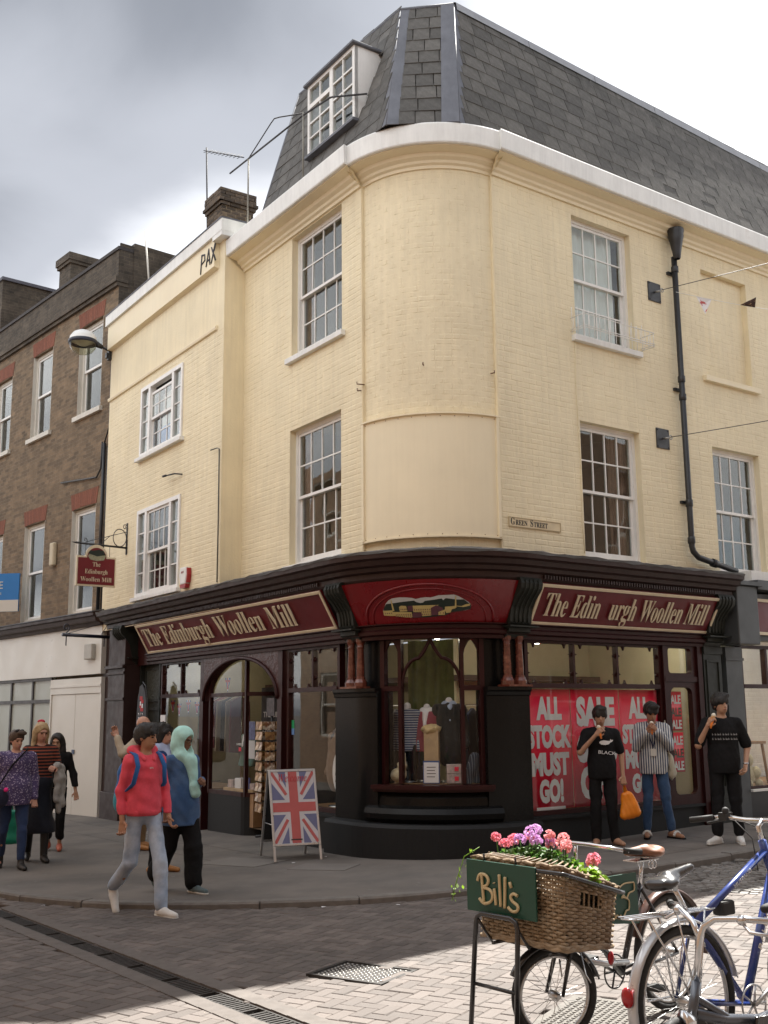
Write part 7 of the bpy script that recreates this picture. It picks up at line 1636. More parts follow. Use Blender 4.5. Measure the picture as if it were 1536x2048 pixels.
for d in 'lr':
    shoe(t, J, s, d, SKA); a, o_ = J['an'+d], J['to'+d]; v = unit(V3(o_[0]-a[0], o_[1]-a[1], 0))
    sculpt_obj('slider', [('c', a-v*0.05-V3(0, 0, 0.07), o_+v*0.06-V3(0, 0, 0.02), 0.045, 0.042, 0.01)], m_blkc, t, h=0.009, cuts=[((0, 0, 1), 0.024), ((0, 0, -1), -0.002)])
    g = MB(); c = a*0.35+o_*0.65; x_ = np.cross(v, V3(0, 0, 1)); g.tube([c+x_*0.047*math.cos(k*math.pi/8)+V3(0, 0, 0.055*math.sin(k*math.pi/8)-0.02) for k in range(9)], 0.018, 8); g.obj('slider_band', m_trn, t)
ice('ice cream cone held with both hands by the man in the striped shirt', L9, R9, (-0.005, -0.30, 1.30), (-0.005, -0.23, 1.47))
tb = thing('tote_bag', 'pale canvas tote bag at the hip of the man in the striped shirt', 'bag', loc=L9, rz=R9)
sculpt_obj('bag_body', [('c', V3(0.20, 0.04, 0.80), V3(0.24, 0.10, 0.80), 0.05, 0.05, 0.03), ('c', V3(0.19, 0.05, 1.05), V3(0.24, 0.10, 0.82), 0.03, 0.05, 0.04), ('e', V3(0.22, 0.07, 0.88), V3(0.05, 0.11, 0.17), 0.04)], cloth('canvas', (0.50, 0.45, 0.34)), tb, h=0.012, wr=0.004)
g = MB(); g.tube([V3(0.20, 0.0, 1.02), V3(0.19, -0.06, 1.30), V3(0.17, 0.0, 1.47), V3(0.19, 0.08, 1.3), V3(0.21, 0.1, 1.0)], 0.008, 6); g.obj('strap', MATS['canvas'], tb)
# --- man in plain black tee at the right
J, s = base_pose(1.78, 1.0, 1.02)
J['elr'] = V3(-0.30, -0.07, 1.16); J['wrr'] = V3(-0.19, -0.17, 1.39); J['ell'] = V3(0.29, 0.06, 1.13); J['wrl'] = V3(0.24, -0.08, 0.93)
J['anr'] = V3(-0.13, -0.02, 0.085); J['tor'] = V3(-0.22, -0.14, 0.035); J['anl'] = V3(0.13, 0.02, 0.085); J['tol'] = V3(0.13, -0.15, 0.035)
L10 = (4.12, 13.58, pave_z(4.02)); R10 = R_(-10)
t, P, hc = person('man in plain black tee and white trainers with one hand in his pocket', L10, R10, 1.78, SKD, J, s, 1.05, yaw=R_(26), pitch=R_(0), hands={'r': ((0.7, 0.2, 0.2), 0.8), 'l': ((-0.6, -0.3, 0), 0.4)})
hair_short(t, P, s, HB, R_(26), 1.14, 0.8, wr=0.004)
pr = top_prims(J, s, 1.03, 0.028, flare=0.012)
for d in 'lr': pr += arm_sleeve(J, s, d, 0.066, 0.068, to='up', frac=0.85)
sculpt_obj('tee_shirt', pr+crew(J, s), m_blkc, t, h=0.011, cuts=[hemcut(0.83)], wr=0.004)
m_gpr = mat('grey_print', (0.20, 0.20, 0.20), 0.8, var=0)
g = MB()
for r_ in range(2):
    for k in range(10): x = -0.14+k*0.031; g.box(x, x+0.012+0.006*((k*7+r_*3) % 3), -0.172, -0.168, 1.285-r_*0.055, 1.30-r_*0.055); g.box(x+0.002, x+0.007, -0.172, -0.168, 1.30-r_*0.055, 1.31-r_*0.055)
g.obj('shirt_print', m_gpr, t, kind='stuff')
trousers(t, J, s, m_blkc, (0.094, 0.074, 0.066), 1.02, 1.0, 0.12)
for d in 'lr': shoe(t, J, s, d, m_trn, m_rub_)
g = MB(); w_ = J['wrl']; g.tube([w_+V3(0.028*math.cos(2*math.pi*k/12), 0.028*math.sin(2*math.pi*k/12), 0.02) for k in range(12)], 0.008, 6, closed=True); g.obj('wrist_watch', mat('watch_steel', (0.6, 0.6, 0.6), 0.25, metal=0.9), t)
ice('ice cream cone raised in the hand of the man in the plain black tee', L10, R10, (-0.16, -0.24, 1.37), (-0.10, -0.17, 1.55))
# ------------------------------------------------------------------ bicycles
m_tyre = mat('tyre_rubber', (0.018, 0.018, 0.018), 0.75, var=0.3, vscale=40, bump=0.5, bscale=120); m_chr = mat('chrome', (0.62, 0.62, 0.63), 0.18, metal=1.0, var=0.06); m_alu = mat('brushed_alloy', (0.50, 0.50, 0.50), 0.32, metal=0.9, var=0.12)
m_bblk = mat('bike_black', (0.014, 0.014, 0.016), 0.3, var=0.15, coat=0.4); m_bblu = mat('bike_blue', (0.018, 0.045, 0.22), 0.28, var=0.12, coat=0.5); m_bgry = mat('bike_graphite', (0.10, 0.11, 0.13), 0.28, metal=0.5, var=0.12); m_bbrn = mat('bike_brown', (0.075, 0.032, 0.022), 0.35, var=0.2); m_grip = mat('grip_rubber', (0.02, 0.02, 0.02), 0.7); m_leath = mat('brown_leather', (0.22, 0.095, 0.05), 0.4, var=0.25, vscale=9); m_redr = mat('red_reflector', (0.35, 0.01, 0.015), 0.2, var=0); m_amb = mat('amber_reflector', (0.75, 0.25, 0.02), 0.3, var=0)
def ringpts(c, r, n=36, a0=0.0, a1=2*math.pi, closed=True): return [(c[0]+r*math.cos(a0+(a1-a0)*k/(n if closed else n-1)), c[1], c[2]+r*math.sin(a0+(a1-a0)*k/(n if closed else n-1))) for k in range(n)]
def wheel(par, c, R, M=None, tyre=0.021, ns=28, rim=None):
    w = link('wheel', None, par, T(*c) @ (M or Matrix.Identity(4)))
    g = MB(); g.tube(ringpts((0, 0, 0), R-tyre, 40), tyre, 8, closed=True); g.obj('tyre', m_tyre, w)
    g = MB(); g.tube(ringpts((0, 0, 0), R-2*tyre-0.006, 40), 0.011, 6, closed=True); g.obj('rim', rim or m_alu, w)
    g = MB(); g.tube([(0, -0.055, 0), (0, -0.03, 0), (0, 0.03, 0), (0, 0.055, 0)], [0.012, 0.024, 0.024, 0.012], 10); g.obj('hub', m_alu, w)
    g = MB(); rr = R-2*tyre-0.012
    for k in range(ns):
        a = 2*math.pi*k/ns; b = a+(0.45 if k % 4 < 2 else -0.45); y = 0.028 if k % 2 else -0.028
        g.tube([(0.022*math.cos(b), y, 0.022*math.sin(b)), (rr*math.cos(a), 0, rr*math.sin(a))], 0.0014, 4, cap=False)
    o = g.obj('spokes', m_alu, w); return w
def guard(par, c, R, a0, a1, m, wd=0.03, M=None, name='mudguard'):
    g = MB(); n = 22; vs = []
    for k in range(n+1):
        a = R_(a0+(a1-a0)*k/n)
        for j in range(7):
            ph = math.pi*(j/6-0.5)*1.1; rr = R+0.016*math.cos(ph)-0.006; vs.append((c[0]+rr*math.cos(a), c[1]+wd*math.sin(ph), c[2]+rr*math.sin(a)))
    g.smooth = True; g.add(vs, [(7*k+j, 7*k+j+1, 7*k+8+j, 7*k+7+j) for k in range(n) for j in range(6)]); o = g.obj(name, m, par, M); sd = o.modifiers.new('s', 'SOLIDIFY'); sd.thickness = 0.002; return o
def crank(par, c, m, R=0.085):
    w = link('crankset', None, par, T(*c)); g = MB(); g.tube(ringpts((0, -0.05, 0), R, 30), 0.005, 6, closed=True)
    for k in range(5): a = 2*math.pi*k/5; g.tube([(0, -0.05, 0), (R*math.cos(a), -0.05, R*math.sin(a))], 0.006, 5)
    g.obj('chainring', m, w)
    for sd, a in ((-1, 0.5), (1, 0.5+math.pi)):
        e = (0.17*math.cos(a), sd*0.075, 0.17*math.sin(a)); g = MB(); g.tube([(0, sd*0.06, 0), e], 0.011, 8); g.obj('crank_arm', m_alu, w); g = MB(); g.box(e[0]-0.045, e[0]+0.045, min(e[1], e[1]+sd*0.09), max(e[1], e[1]+sd*0.09), e[2]-0.012, e[2]+0.012); g.obj('pedal', m_grip, w)
def saddle(par, c, m, tilt=0.0, ln=0.27, wd=0.09):
    sculpt_obj('saddle', [('e', V3(-0.06*ln/0.27, 0, 0.0), V3(0.085, wd, 0.032), 0.03), ('c', V3(-0.02, 0, 0.008), V3(0.15*ln/0.27, 0, 0.002), 0.036, 0.020, 0.03), ('e', V3(-0.10*ln/0.27, 0, 0.018), V3(0.04, wd*0.8, 0.02), 0.02)], m, par, T(*c) @ Ry(tilt), h=0.009, cuts=[((0, 0, -1), 0.025)])
# ---------- shop delivery bicycle
HD = Vector((-0.764, -0.645, 0)).normalized(); BBp = Vector((1.31, 6.46, road_z(1.31)))
FD = Matrix(((HD.x, -HD.y, 0, BBp.x), (HD.y, HD.x, 0, BBp.y), (0, 0, 1, BBp.z), (0, 0, 0, 1)))
DB = thing('delivery_bicycle', 'old black delivery bicycle with wicker basket of flowers and green sign boards', 'bicycle', FD)
wheel(DB, (-0.45, 0, 0.325), 0.325); ST = Rz(R_(-24)); wheel(DB, (0.57, 0, 0.245), 0.245, ST, 0.022, 24)
guard(DB, (-0.45, 0, 0.325), 0.345, 20, 190, m_bbrn, 0.034); guard(DB, (0, 0, 0), 0.262, 25, 165, m_bblk, 0.03, T(0.57, 0, 0.245) @ ST)
g = MB(); HT, HBt = (0.36, 0, 0.93), (0.42, 0, 0.56)
g.tube([(0.365, 0, 0.90), HBt], 0.021, 10); g.tube([(0.40, 0, 0.66), (0.0, 0, 0.27)], 0.019, 10); g.tube([(-0.20, 0, 0.72), (0, 0, 0.27)], 0.017, 10); g.tube([(0.37, 0, 0.86), (-0.17, 0, 0.70)], 0.016, 10)
for y in (-0.05, 0.05): g.tube([(0, y*0.6, 0.27), (-0.45, y*1.2, 0.325)], 0.010, 8); g.tube([(-0.19, y*0.4, 0.70), (-0.45, y*1.2, 0.325)], 0.009, 8)
g.obj('frame', m_bblk, DB)
g = MB()
for y in (-0.048, 0.048): g.tube([(0.42, y, 0.54), (0.47, y, 0.50), (0.57, y*1.2, 0.245)], [0.014, 0.014, 0.009], 8)
g.tube([(0.42, -0.06, 0.545), (0.42, 0.06, 0.545)], 0.02, 8); g.obj('fork', m_bblk, DB)
g = MB(); g.tube([(-0.20, 0, 0.72), (-0.235, 0, 0.87)], 0.012, 8); g.tube(ringpts((-0.28, 0.05, 0.835), 0.022, 12), 0.004, 5, closed=True); g.tube(ringpts((-0.28, -0.05, 0.835), 0.022, 12), 0.004, 5, closed=True); g.tube(ringpts((-0.25, 0.05, 0.835), 0.022, 12), 0.004, 5, closed=True); g.box(-0.33, -0.12, -0.05, 0.05, 0.857, 0.863); g.obj('seat_post', m_chr, DB)
saddle(DB, (-0.25, 0, 0.90), m_leath, R_(-3), 0.28, 0.085)
g = MB(); g.tube([(0.36, 0, 0.9), (0.35, 0, 1.0)], 0.012, 8); g.tube([(0.26, -0.29, 0.97), (0.33, -0.22, 0.99), (0.36, -0.1, 1.0), (0.36, 0.1, 1.0), (0.33, 0.22, 0.99), (0.26, 0.29, 0.97)], 0.011, 8); g.obj('handlebar', m_chr, DB)
for sd in (-1, 1): g = MB(); g.tube([(0.28, sd*0.275, 0.975), (0.18, sd*0.31, 0.965)], 0.017, 8); g.obj('grip', m_grip, DB)
crank(DB, (0, 0, 0.27), m_bblk, 0.09)
g = MB(); g.ball((0.50, 0.33, 0.47), (0.02, 0.015, 0.035), 10, 6); g.obj('reflector', m_redr, DB)
g = MB(); g.tube([(0.44, 0.05, 0.55), (0.5, 0.16, 0.36), (0.51, 0.2, 0.33)], 0.004, 5); g.tube([(0.6, 0.07, 0.44), (0.62, 0.1, 0.36)], 0.005, 5); g.tube([(0.02, 0.06, 0.34), (0.22, 0.06, 0.36), (0.38, 0.06, 0.40)], 0.016, 8); g.obj('brake_cable', m_alu, DB)
# basket: stakes and woven strands
BK = link('basket', None, DB)
m_wick = mat('wicker', (0.34, 0.262, 0.175), 0.6, var=0.35, vscale=22, bump=0.6, bscale=50, col2=(0.22, 0.15, 0.085), c2scale=9, c2lo=0.45, c2hi=0.65); m_wick2 = mat('wicker_rim', (0.22, 0.155, 0.095), 0.65, var=0.4, vscale=25, bump=0.6)
bx0, bx1, byw, bz0, bz1 = 0.42, 0.82, 0.305, 0.525, 0.86
def bper(t, z, o=0.0):
    k = (z-bz0)/(bz1-bz0); tp = 0.90+0.10*k; lx, ly = (bx1-bx0)/2*tp+o, byw*tp+o; cx_ = (bx0+bx1)/2; per = 4*(lx+ly); d = t*per; r = 0.0
    if d < 2*ly: q = (cx_+lx, -ly+d)
    elif d < 2*ly+2*lx: q = (cx_+lx-(d-2*ly), ly)
    elif d < 4*ly+2*lx: q = (cx_-lx, ly-(d-2*ly-2*lx))
    else: q = (cx_-lx+(d-4*ly-2*lx), -ly)
    f = (q[0]-cx_)/((bx1-bx0)/2); return (q[0], q[1], z+f*(0.015+0.045*k))
NS_ = 52
for r in range(21):
    z = bz0+0.012+r*(bz1-bz0-0.024)/20; g = MB(); pts = []
    for k in range(NS_*2):
        o = 0.0 if k % 2 else (0.008 if (k//2+r) % 2 else -0.008); pts.append(bper((k/(NS_*2)+0.0003) % 1, z+random.uniform(-.0015, .0015), o))
    if 12 < r < 17:  # hand hole on the long side
        pts = [p for p in pts if not (p[1] > byw*0.85 and 0.54 < p[0] < 0.68)]; i0 = next(i for i in range(len(pts)) if pts[i][1] > byw*0.8 and pts[i][0] < 0.55); pts = pts[i0:]+pts[:i0]; g.tube(pts, 0.0085, 6)
    else: g.tube(pts, 0.0085, 6, closed=True)
    g.obj('strand', m_wick, BK)
g = MB()
for k in range(NS_): g.tube([bper(k/NS_, bz0), bper(k/NS_, bz1)], 0.006, 5)
g.obj('stakes', m_wick, BK)
for zz, m_ in ((bz0, m_wick), (bz1+0.005, m_wick2)):
    for q in range(2): g = MB(); g.tube([bper((k/60) % 1, zz+0.012*q+0.004*math.sin(k*1.9), 0.006+0.006*math.cos(k*1.9+q*3)) for k in range(60)], 0.012, 6, closed=True); g.obj('braid', m_, BK)
g = MB(); g.box(bx0+0.03, bx1-0.03, -byw+0.04, byw-0.04, bz0-0.005, bz0+0.01); g.box(bx0+0.02, bx1-0.02, -byw+0.03, byw-0.03, bz1-0.10, bz1-0.09); g.obj('soil_bed', mat('soil', (0.03, 0.02, 0.014), 0.95, var=0.4, bump=1.0), BK)
for k in range(44):   # slanting twigs along the rim
    t0 = k/44; a = Vector(bper(t0, bz1+0.012, 0.022)); b = Vector(bper((t0+0.05) % 1, bz1+0.055, -0.05))
    if (a-b).length > 0.3: continue
    g = MB(); g.tube([a, b], [0.008, 0.004], 5); g.obj('twig', m_wick2, BK)
g = MB(); g.tube([bper((k/64) % 1, bz1-0.012, 0.035) for k in range(64)], 0.011, 6, closed=True); g.tube([bper((k/64) % 1, bz0-0.01, -0.02) for k in range(64)], 0.010, 6, closed=True)
for y in (-0.2, 0.2): g.tube([(bx0-0.02, y, bz0-0.015), (bx1, y, bz0-0.015)], 0.009, 6)
g.tube([(0.42, 0.0, 0.50), (0.60, 0.2, bz0-0.02)], 0.008, 6); g.tube([(0.42, 0.0, 0.50), (0.60, -0.2, bz0-0.02)], 0.008, 6); g.obj('carrier_rail', m_bblk, DB)
# sign boards
m_sgn = mat('sign_green', (0.004, 0.055, 0.035), 0.4, var=0.1, vscale=4); m_sgl = mat('sign_tan', (0.55, 0.44, 0.25), 0.5, var=0.06)
def sign_strokes(par, strokes, M, r, name='lettering'):
    g = MB()
    for st in strokes: g.tube(smoothcurve([(x, z) for x, z in st], 5) and [(x, -0.006, z) for x, z in smoothcurve(st, 5)] if len(st) > 2 else [(x, -0.006, z) for x, z in st], r, 8)
    o = g.obj(name, m_sgl, par, M); o.scale = (1, 0.5, 1) if False else o.scale; return o
SW_, SH_ = 0.50, 0.265
Ms = Matrix.Translation((bx1+0.05, -0.085, 0.80)) @ Rz(R_(90))     # faces forward (+X): local -Y -> +X
fs_ = link('sign_board', None, DB, Ms); g = MB(); g.box(-SW_/2, SW_/2, 0.0, 0.012, -SH_/2, SH_/2); o = g.obj('board', m_sgn, fs_); bevel(o, 0.003)
def zs(x, y): return ((x-437)/595*SW_, (657-y)/465*SH_)
BILL = [[(285, 535), (290, 640), (300, 795)], [(248, 608), (268, 550), (320, 548), (345, 590), (330, 635), (296, 660), (350, 672), (378, 715), (362, 775), (305, 803), (260, 765)], [(394, 655), (402, 730), (406, 800)], [(393, 604), (395, 610)], [(440, 525), (443, 660), (446, 808)], [(490, 540), (486, 680), (480, 815)], [(528, 578), (540, 628)], [(592, 690), (560, 676), (535, 700), (545, 738), (590, 775), (585, 818), (545, 830), (508, 800)]]
sign_strokes(fs_, [[zs(*p) for p in st] for st in BILL], None, 0.0085)
for x in (-0.13, 0.1): g = MB(); g.tube([(x, 0.02, SH_/2-0.01), (x, 0.015, SH_/2+0.035)], 0.006, 6); g.obj('hook', m_bblk, fs_)
# board inside the frame, facing the left side of the bicycle (+Y)
Mf = T(0.075, 0.025, 0.60) @ Rz(math.pi) @ Matrix.Identity(4)
rs_ = link('sign_board', None, DB, Mf); g = MB(); g.prism([(-0.27, 0.03-0.06), (0.225, 0.03-0.11), (0.215, 0.20), (-0.27, 0.20)], 0, 0.012); o = g.obj('board', m_sgn, rs_); recalc(o)
HAND = [(295, 815), (185, 820), (110, 895), (115, 980), (132, 968), (150, 982), (165, 972), (182, 990), (215, 955), (240, 950), (243, 905), (205, 885), (180, 884), (200, 874), (222, 893), (250, 866), (295, 856), (297, 818)]
sign_strokes(rs_, [[(0.085+(x-200)/190*0.19*1.0, 0.06-(y-900)/190*0.20) for x, y in HAND]], None, 0.0045)
sign_strokes(rs_, [[(-0.085+(x-550)*0.0011, 0.03-(y-755)*0.0011) for x, y in BILL[-1]]], None, 0.0075)
# flowers
m_leafa = mat('geranium_leaf', (0.075, 0.17, 0.03), 0.5, var=0.35, vscale=30, island=0.35, trans=0.0); m_leafb = mat('bright_leaf', (0.20, 0.34, 0.03), 0.5, var=0.3, vscale=30, island=0.3)
def translucent(m, w=0.45):
    t = m.node_tree; N, L = t.nodes, t.links; b = N['Principled BSDF']; o = N['Material Output']; tr = N.new('ShaderNodeBsdfTranslucent'); mx = N.new('ShaderNodeMixShader'); mx.inputs[0].default_value = w
    src = b.inputs['Base Color'].links[0].from_socket if b.inputs['Base Color'].links else None
    if src: L.new(src, tr.inputs[0])
    else: tr.inputs[0].default_value = b.inputs['Base Color'].default_value
    L.new(b.outputs[0], mx.inputs[1]); L.new(tr.outputs[0], mx.inputs[2]); L.new(mx.outputs[0], o.inputs[0]); return m
for m_ in (m_leafa, m_leafb): translucent(m_)
def flower(label, c, spread, n, col, nb, leafm, seed, hgt=0.14):
    rs = random.Random(seed); f = thing('geranium', label, 'plant', FD @ T(*c), group='geraniums planted in the wicker basket'); g = MB()
    for k in range(n):
        a = rs.uniform(0, 6.28); r = spread*math.sqrt(rs.random()); z = rs.uniform(0.0, hgt)*(1-0.4*r/spread); p = Vector((r*math.cos(a)*0.8, r*math.sin(a)*1.25, z)); s_ = rs.uniform(0.012, 0.028)
        M = T(*p) @ Matrix.Rotation(rs.uniform(0, 6.28), 4, 'Z') @ Matrix.Rotation(rs.uniform(-0.2, 1.2), 4, 'X')
        pts = [(0, 0, 0)]+[(s_*(1+0.18*math.cos(5*q))*math.cos(q)*0.9, s_*(1+0.18*math.cos(5*q))*math.sin(q), 0.004*math.sin(3*q)) for q in [2*math.pi*i/8 for i in range(8)]]
        g.add([M @ Vector(q) for q in pts], [(0, i+1, (i+1) % 8+1) for i in range(8)])
    g.obj('leaves', leafm, f)
    g = MB(); heads = []
    for k in range(nb):
        a = rs.uniform(0, 6.28); r = spread*0.85*math.sqrt(rs.random()); p = Vector((r*math.cos(a)*0.8, r*math.sin(a)*1.2, hgt+rs.uniform(0.0, 0.06))); g.tube([(p.x*0.8, p.y*0.8, 0), p], 0.003, 5); heads.append(p)
    g.obj('stems', m_leafa, f)
    for p in heads:
        g = MB(); R = rs.uniform(0.024, 0.034)
        for k in range(34):
            u, v = rs.uniform(-0.5, 1), rs.uniform(0, 6.28); d = Vector((math.sqrt(1-u*u)*math.cos(v), math.sqrt(1-u*u)*math.sin(v), u)); q = p+d*R*rs.uniform(0.8, 1.1)
            x_ = d.orthogonal().normalized(); y_ = d.cross(x_); e = rs.uniform(0.009, 0.014)
            g.add([q-d*0.004]+[q+(x_*math.cos(w)+y_*math.sin(w))*e*(1 if i % 2 else 0.7)+d*0.003 for i, w in enumerate([2*math.pi*j/10 for j in range(10)])], [(0, i+1, (i+1) % 10+1) for i in range(10)])
        g.obj('blossom', col, f)
m_pk = translucent(mat('petal_pink', (0.86, 0.33, 0.42), 0.6, var=0.15, island=0.2), 0.35); m_pu = translucent(mat('petal_mauve', (0.70, 0.42, 0.74), 0.6, var=0.15, island=0.2), 0.35); m_sal = translucent(mat('petal_salmon', (0.88, 0.42, 0.44), 0.6, var=0.12, island=0.2), 0.35)
flower('pink geranium at the end of the basket above the green name board', (0.64, -0.20, 0.87), 0.12, 240, m_pk, 5, m_leafa, 1, 0.12)
flower('mauve geranium with the tallest heads in the basket', (0.62, -0.06, 0.86), 0.12, 260, m_pu, 5, m_leafa, 2, 0.17)
flower('pink and salmon geranium in the middle of the basket', (0.64, 0.09, 0.86), 0.12, 260, m_sal, 4, m_leafa, 3, 0.15)
flower('geranium with bright green leaves and one round pink head', (0.60, 0.20, 0.84), 0.11, 260, m_sal, 1, m_leafb, 4, 0.11)
flower('pale pink geranium at the saddle end of the basket', (0.48, 0.20, 0.80), 0.08, 120, m_pk, 2, m_leafb, 5, 0.10)
iv = thing('trailing_vine', 'thin yellow green vine trailing off the end of the basket', 'plant', FD)
g = MB(); vp = [Vector((0.80, -0.30, 0.99)), Vector((0.86, -0.36, 0.94)), Vector((0.88, -0.39, 0.84)), Vector((0.89, -0.41, 0.77)), Vector((0.90, -0.42, 0.71))]; g.tube(vp, 0.0025, 5); g.obj('stem', m_leafb, iv)
rs = random.Random(9); g = MB()
for k in range(26):
    t_ = rs.random()*3.999; p = vp[int(t_)].lerp(vp[int(t_)+1], t_ % 1)+Vector((rs.gauss(0, .02), rs.gauss(0, .025), rs.gauss(0, .015))); s_ = rs.uniform(.008, .016); M = T(*p) @ Matrix.Rotation(rs.uniform(0, 6), 4, 'Z') @ Matrix.Rotation(rs.uniform(0, 2), 4, 'X'); g.add([M @ Vector(q) for q in ((0, -s_, 0), (s_*.6, 0, 0), (0, s_*1.2, 0), (-s_*.6, 0, 0))], [(0, 1, 2, 3)])
g.obj('leaves', m_leafb, iv)
# prop stand in front of the basket
psd = thing('prop_stand', 'black tubular prop stand with a cross bar under the basket', 'stand', FD @ T(bx1+0.085, -0.085, 0))
g = MB(); hw = 0.15; zt_ = 0.67
g.tube([(0.05, -hw-0.015, 0), (0.0, -hw, zt_-0.05), (0, -hw+0.012, zt_-0.015), (0, -hw+0.045, zt_), (0, hw-0.045, zt_), (0, hw-0.012, zt_-0.015), (0, hw, zt_-0.05), (0.05, hw+0.015, 0)], 0.0135, 10); g.tube([(0.023, -hw, 0.32), (0.023, hw, 0.32)], 0.010, 8); g.obj('hoop', m_bblk, psd)
g = MB()
for y in (-hw, hw): g.tube([(0, y*0.9, zt_-0.03), (-0.10, y*0.9, bz0-0.01)], 0.008, 6)
g.obj('stay', m_bblk, psd)
# ---------- blue bicycle
def bike_frame(hd, p): h = Vector((hd[0], hd[1], 0)).normalized(); return Matrix(((h.x, -h.y, 0, p[0]), (h.y, h.x, 0, p[1]), (0, 0, 1, road_z(p[0])), (0, 0, 0, 1)))
FB2 = bike_frame((0.82, 0.57), (1.77, 5.70)) @ Rx(R_(-3))
RB = thing('blue_bicycle', 'blue bicycle with silver mudguard and rear rack parked at right', 'bicycle', FB2)
rh, fh, bb_, st_, hd_ = (-0.43, 0, 0.345), (0.55, 0, 0.345), (0, 0, 0.28), (-0.32, 0, 0.68), (0.30, 0, 0.90)
wheel(RB, rh, 0.345, None, 0.022, 32); wheel(RB, fh, 0.345, None, 0.022, 32)
m_slv = mat('silver_guard', (0.52, 0.53, 0.55), 0.3, metal=0.6, var=0.08)
guard(RB, rh, 0.368, 10, 215, m_slv, 0.030); guard(RB, fh, 0.368, -20, 150, m_slv, 0.030)
g = MB(); g.tube([st_, (0.285, 0, 0.98)], 0.019, 10); g.tube([(0.32, 0, 0.87), bb_], 0.022, 10); g.tube([(-0.345, 0, 0.71), bb_], 0.0185, 10); g.tube([(0.27, 0, 1.03), (0.335, 0, 0.80)], 0.021, 10)
for y in (-0.055, 0.055): g.tube([(bb_[0], y*0.6, bb_[2]), (rh[0], y*1.1, rh[2])], 0.010, 8); g.tube([(st_[0], y*0.4, st_[2]), (rh[0], y*1.1, rh[2])], 0.009, 8)
g.obj('frame', m_bblu, RB)
g = MB()
for y in (-0.05, 0.05): g.tube([(0.34, y, 0.78), (0.38, y, 0.64), (0.55, y, 0.345)], 0.011, 8)
g.obj('fork', m_bblu, RB)
text('RALEIGH', 0.028, m_hoard, parent=RB, M=T(0.20, -0.024, 0.625) @ Ry(R_(-61)), width=0.26, depth=0.002); text('MUSTANG', 0.018, m_alu, parent=RB, M=T(0.06, -0.021, 0.855) @ Ry(R_(-26)), width=0.16, depth=0.002)
g = MB(); g.tube([(-0.345, 0, 0.71), (-0.44, 0, 0.86)], 0.013, 8); g.tube([(-0.45, -0.02, 0.865), (-0.45, 0.02, 0.865)], 0.018, 8); g.obj('seat_post', m_chr, RB)
g = MB(); g.tube([(0.275, 0, 1.01), (0.25, 0, 1.10), (0.29, 0, 1.13)], 0.014, 8); g.obj('stem', m_chr, RB)
saddle(RB, (-0.46, 0, 0.905), mat('saddle_vinyl', (0.03, 0.03, 0.033), 0.25, var=0.15, coat=0.3), R_(-14), 0.28, 0.085)
HBAR = link('handlebar_set', None, RB, T(-0.11, 0, 0.08))
g = MB(); g.tube([(0.34, -0.30, 1.06), (0.36, -0.22, 1.07), (0.40, -0.1, 1.05), (0.40, 0.1, 1.05), (0.36, 0.22, 1.07), (0.34, 0.30, 1.06)], 0.012, 8); g.obj('handlebar', m_chr, HBAR)
for sd in (-1, 1):
    g = MB(); g.tube([(0.345, sd*0.27, 1.063), (0.31, sd*0.40, 1.05)], 0.017, 10); g.obj('grip', m_grip, HBAR)
    g = MB(); g.tube([(0.39, sd*0.2, 1.06), (0.41, sd*0.24, 1.05), (0.40, sd*0.36, 1.03)], 0.007, 6); g.box(0.34, 0.40, sd*0.21-0.025, sd*0.21+0.025, 1.05, 1.09); g.ball((0.35, sd*0.19, 1.10), 0.02, 8, 6); g.obj('brake_lever', m_grip, HBAR)
g = MB()
for y in (-0.03, 0.03): g.tube([(0.40, y*5, 1.05), (0.50, y*3, 1.0), (0.50, y, 0.85), (0.44, y, 0.74)], 0.0035, 5); g.tube([(0.40, y*6, 1.05), (0.46, y*4, 0.95), (0.36, y, 0.80)], 0.0035, 5)
g.obj('cable', m_grip, HBAR)
crank(RB, bb_, m_alu, 0.09)
g = MB()
for y in (-0.06, -0.02, 0.02, 0.06): g.tube([(-0.78, y, 0.755), (-0.20, y*0.6, 0.745)], 0.005, 6)
g.tube([(-0.78, -0.06, 0.755), (-0.80, 0, 0.755), (-0.78, 0.06, 0.755)], 0.005, 6); g.tube([(-0.5, -0.06, 0.752), (-0.5, 0.06, 0.752)], 0.005, 6); g.tube([(-0.25, -0.05, 0.748), (-0.25, 0.05, 0.748)], 0.005, 6)
for y in (-0.07, 0.07): g.tube([(-0.70, y*0.8, 0.755), (-0.44, y, 0.345)], 0.005, 6); g.tube([(-0.50, y*0.8, 0.752), (-0.43, y, 0.345)], 0.005, 6); g.tube([(-0.30, y*0.8, 0.75), (-0.42, y, 0.345)], 0.005, 6)
g.tube([(-0.62, 0.08, 0.44), (-0.60, 0.085, 0.36), (-0.40, 0.085, 0.36)], 0.005, 6); g.obj('rear_rack', m_chr, RB)
g = MB(); g.ball((-0.82, 0, 0.42), (0.018, 0.035, 0.045), 12, 8); g.obj('rear_reflector', m_redr, RB)
g = MB(); g.box(-0.14, -0.04, -0.035, 0.035, 0.70, 0.77); o = g.obj('lamp_block', m_grip, RB); bevel(o, 0.012)
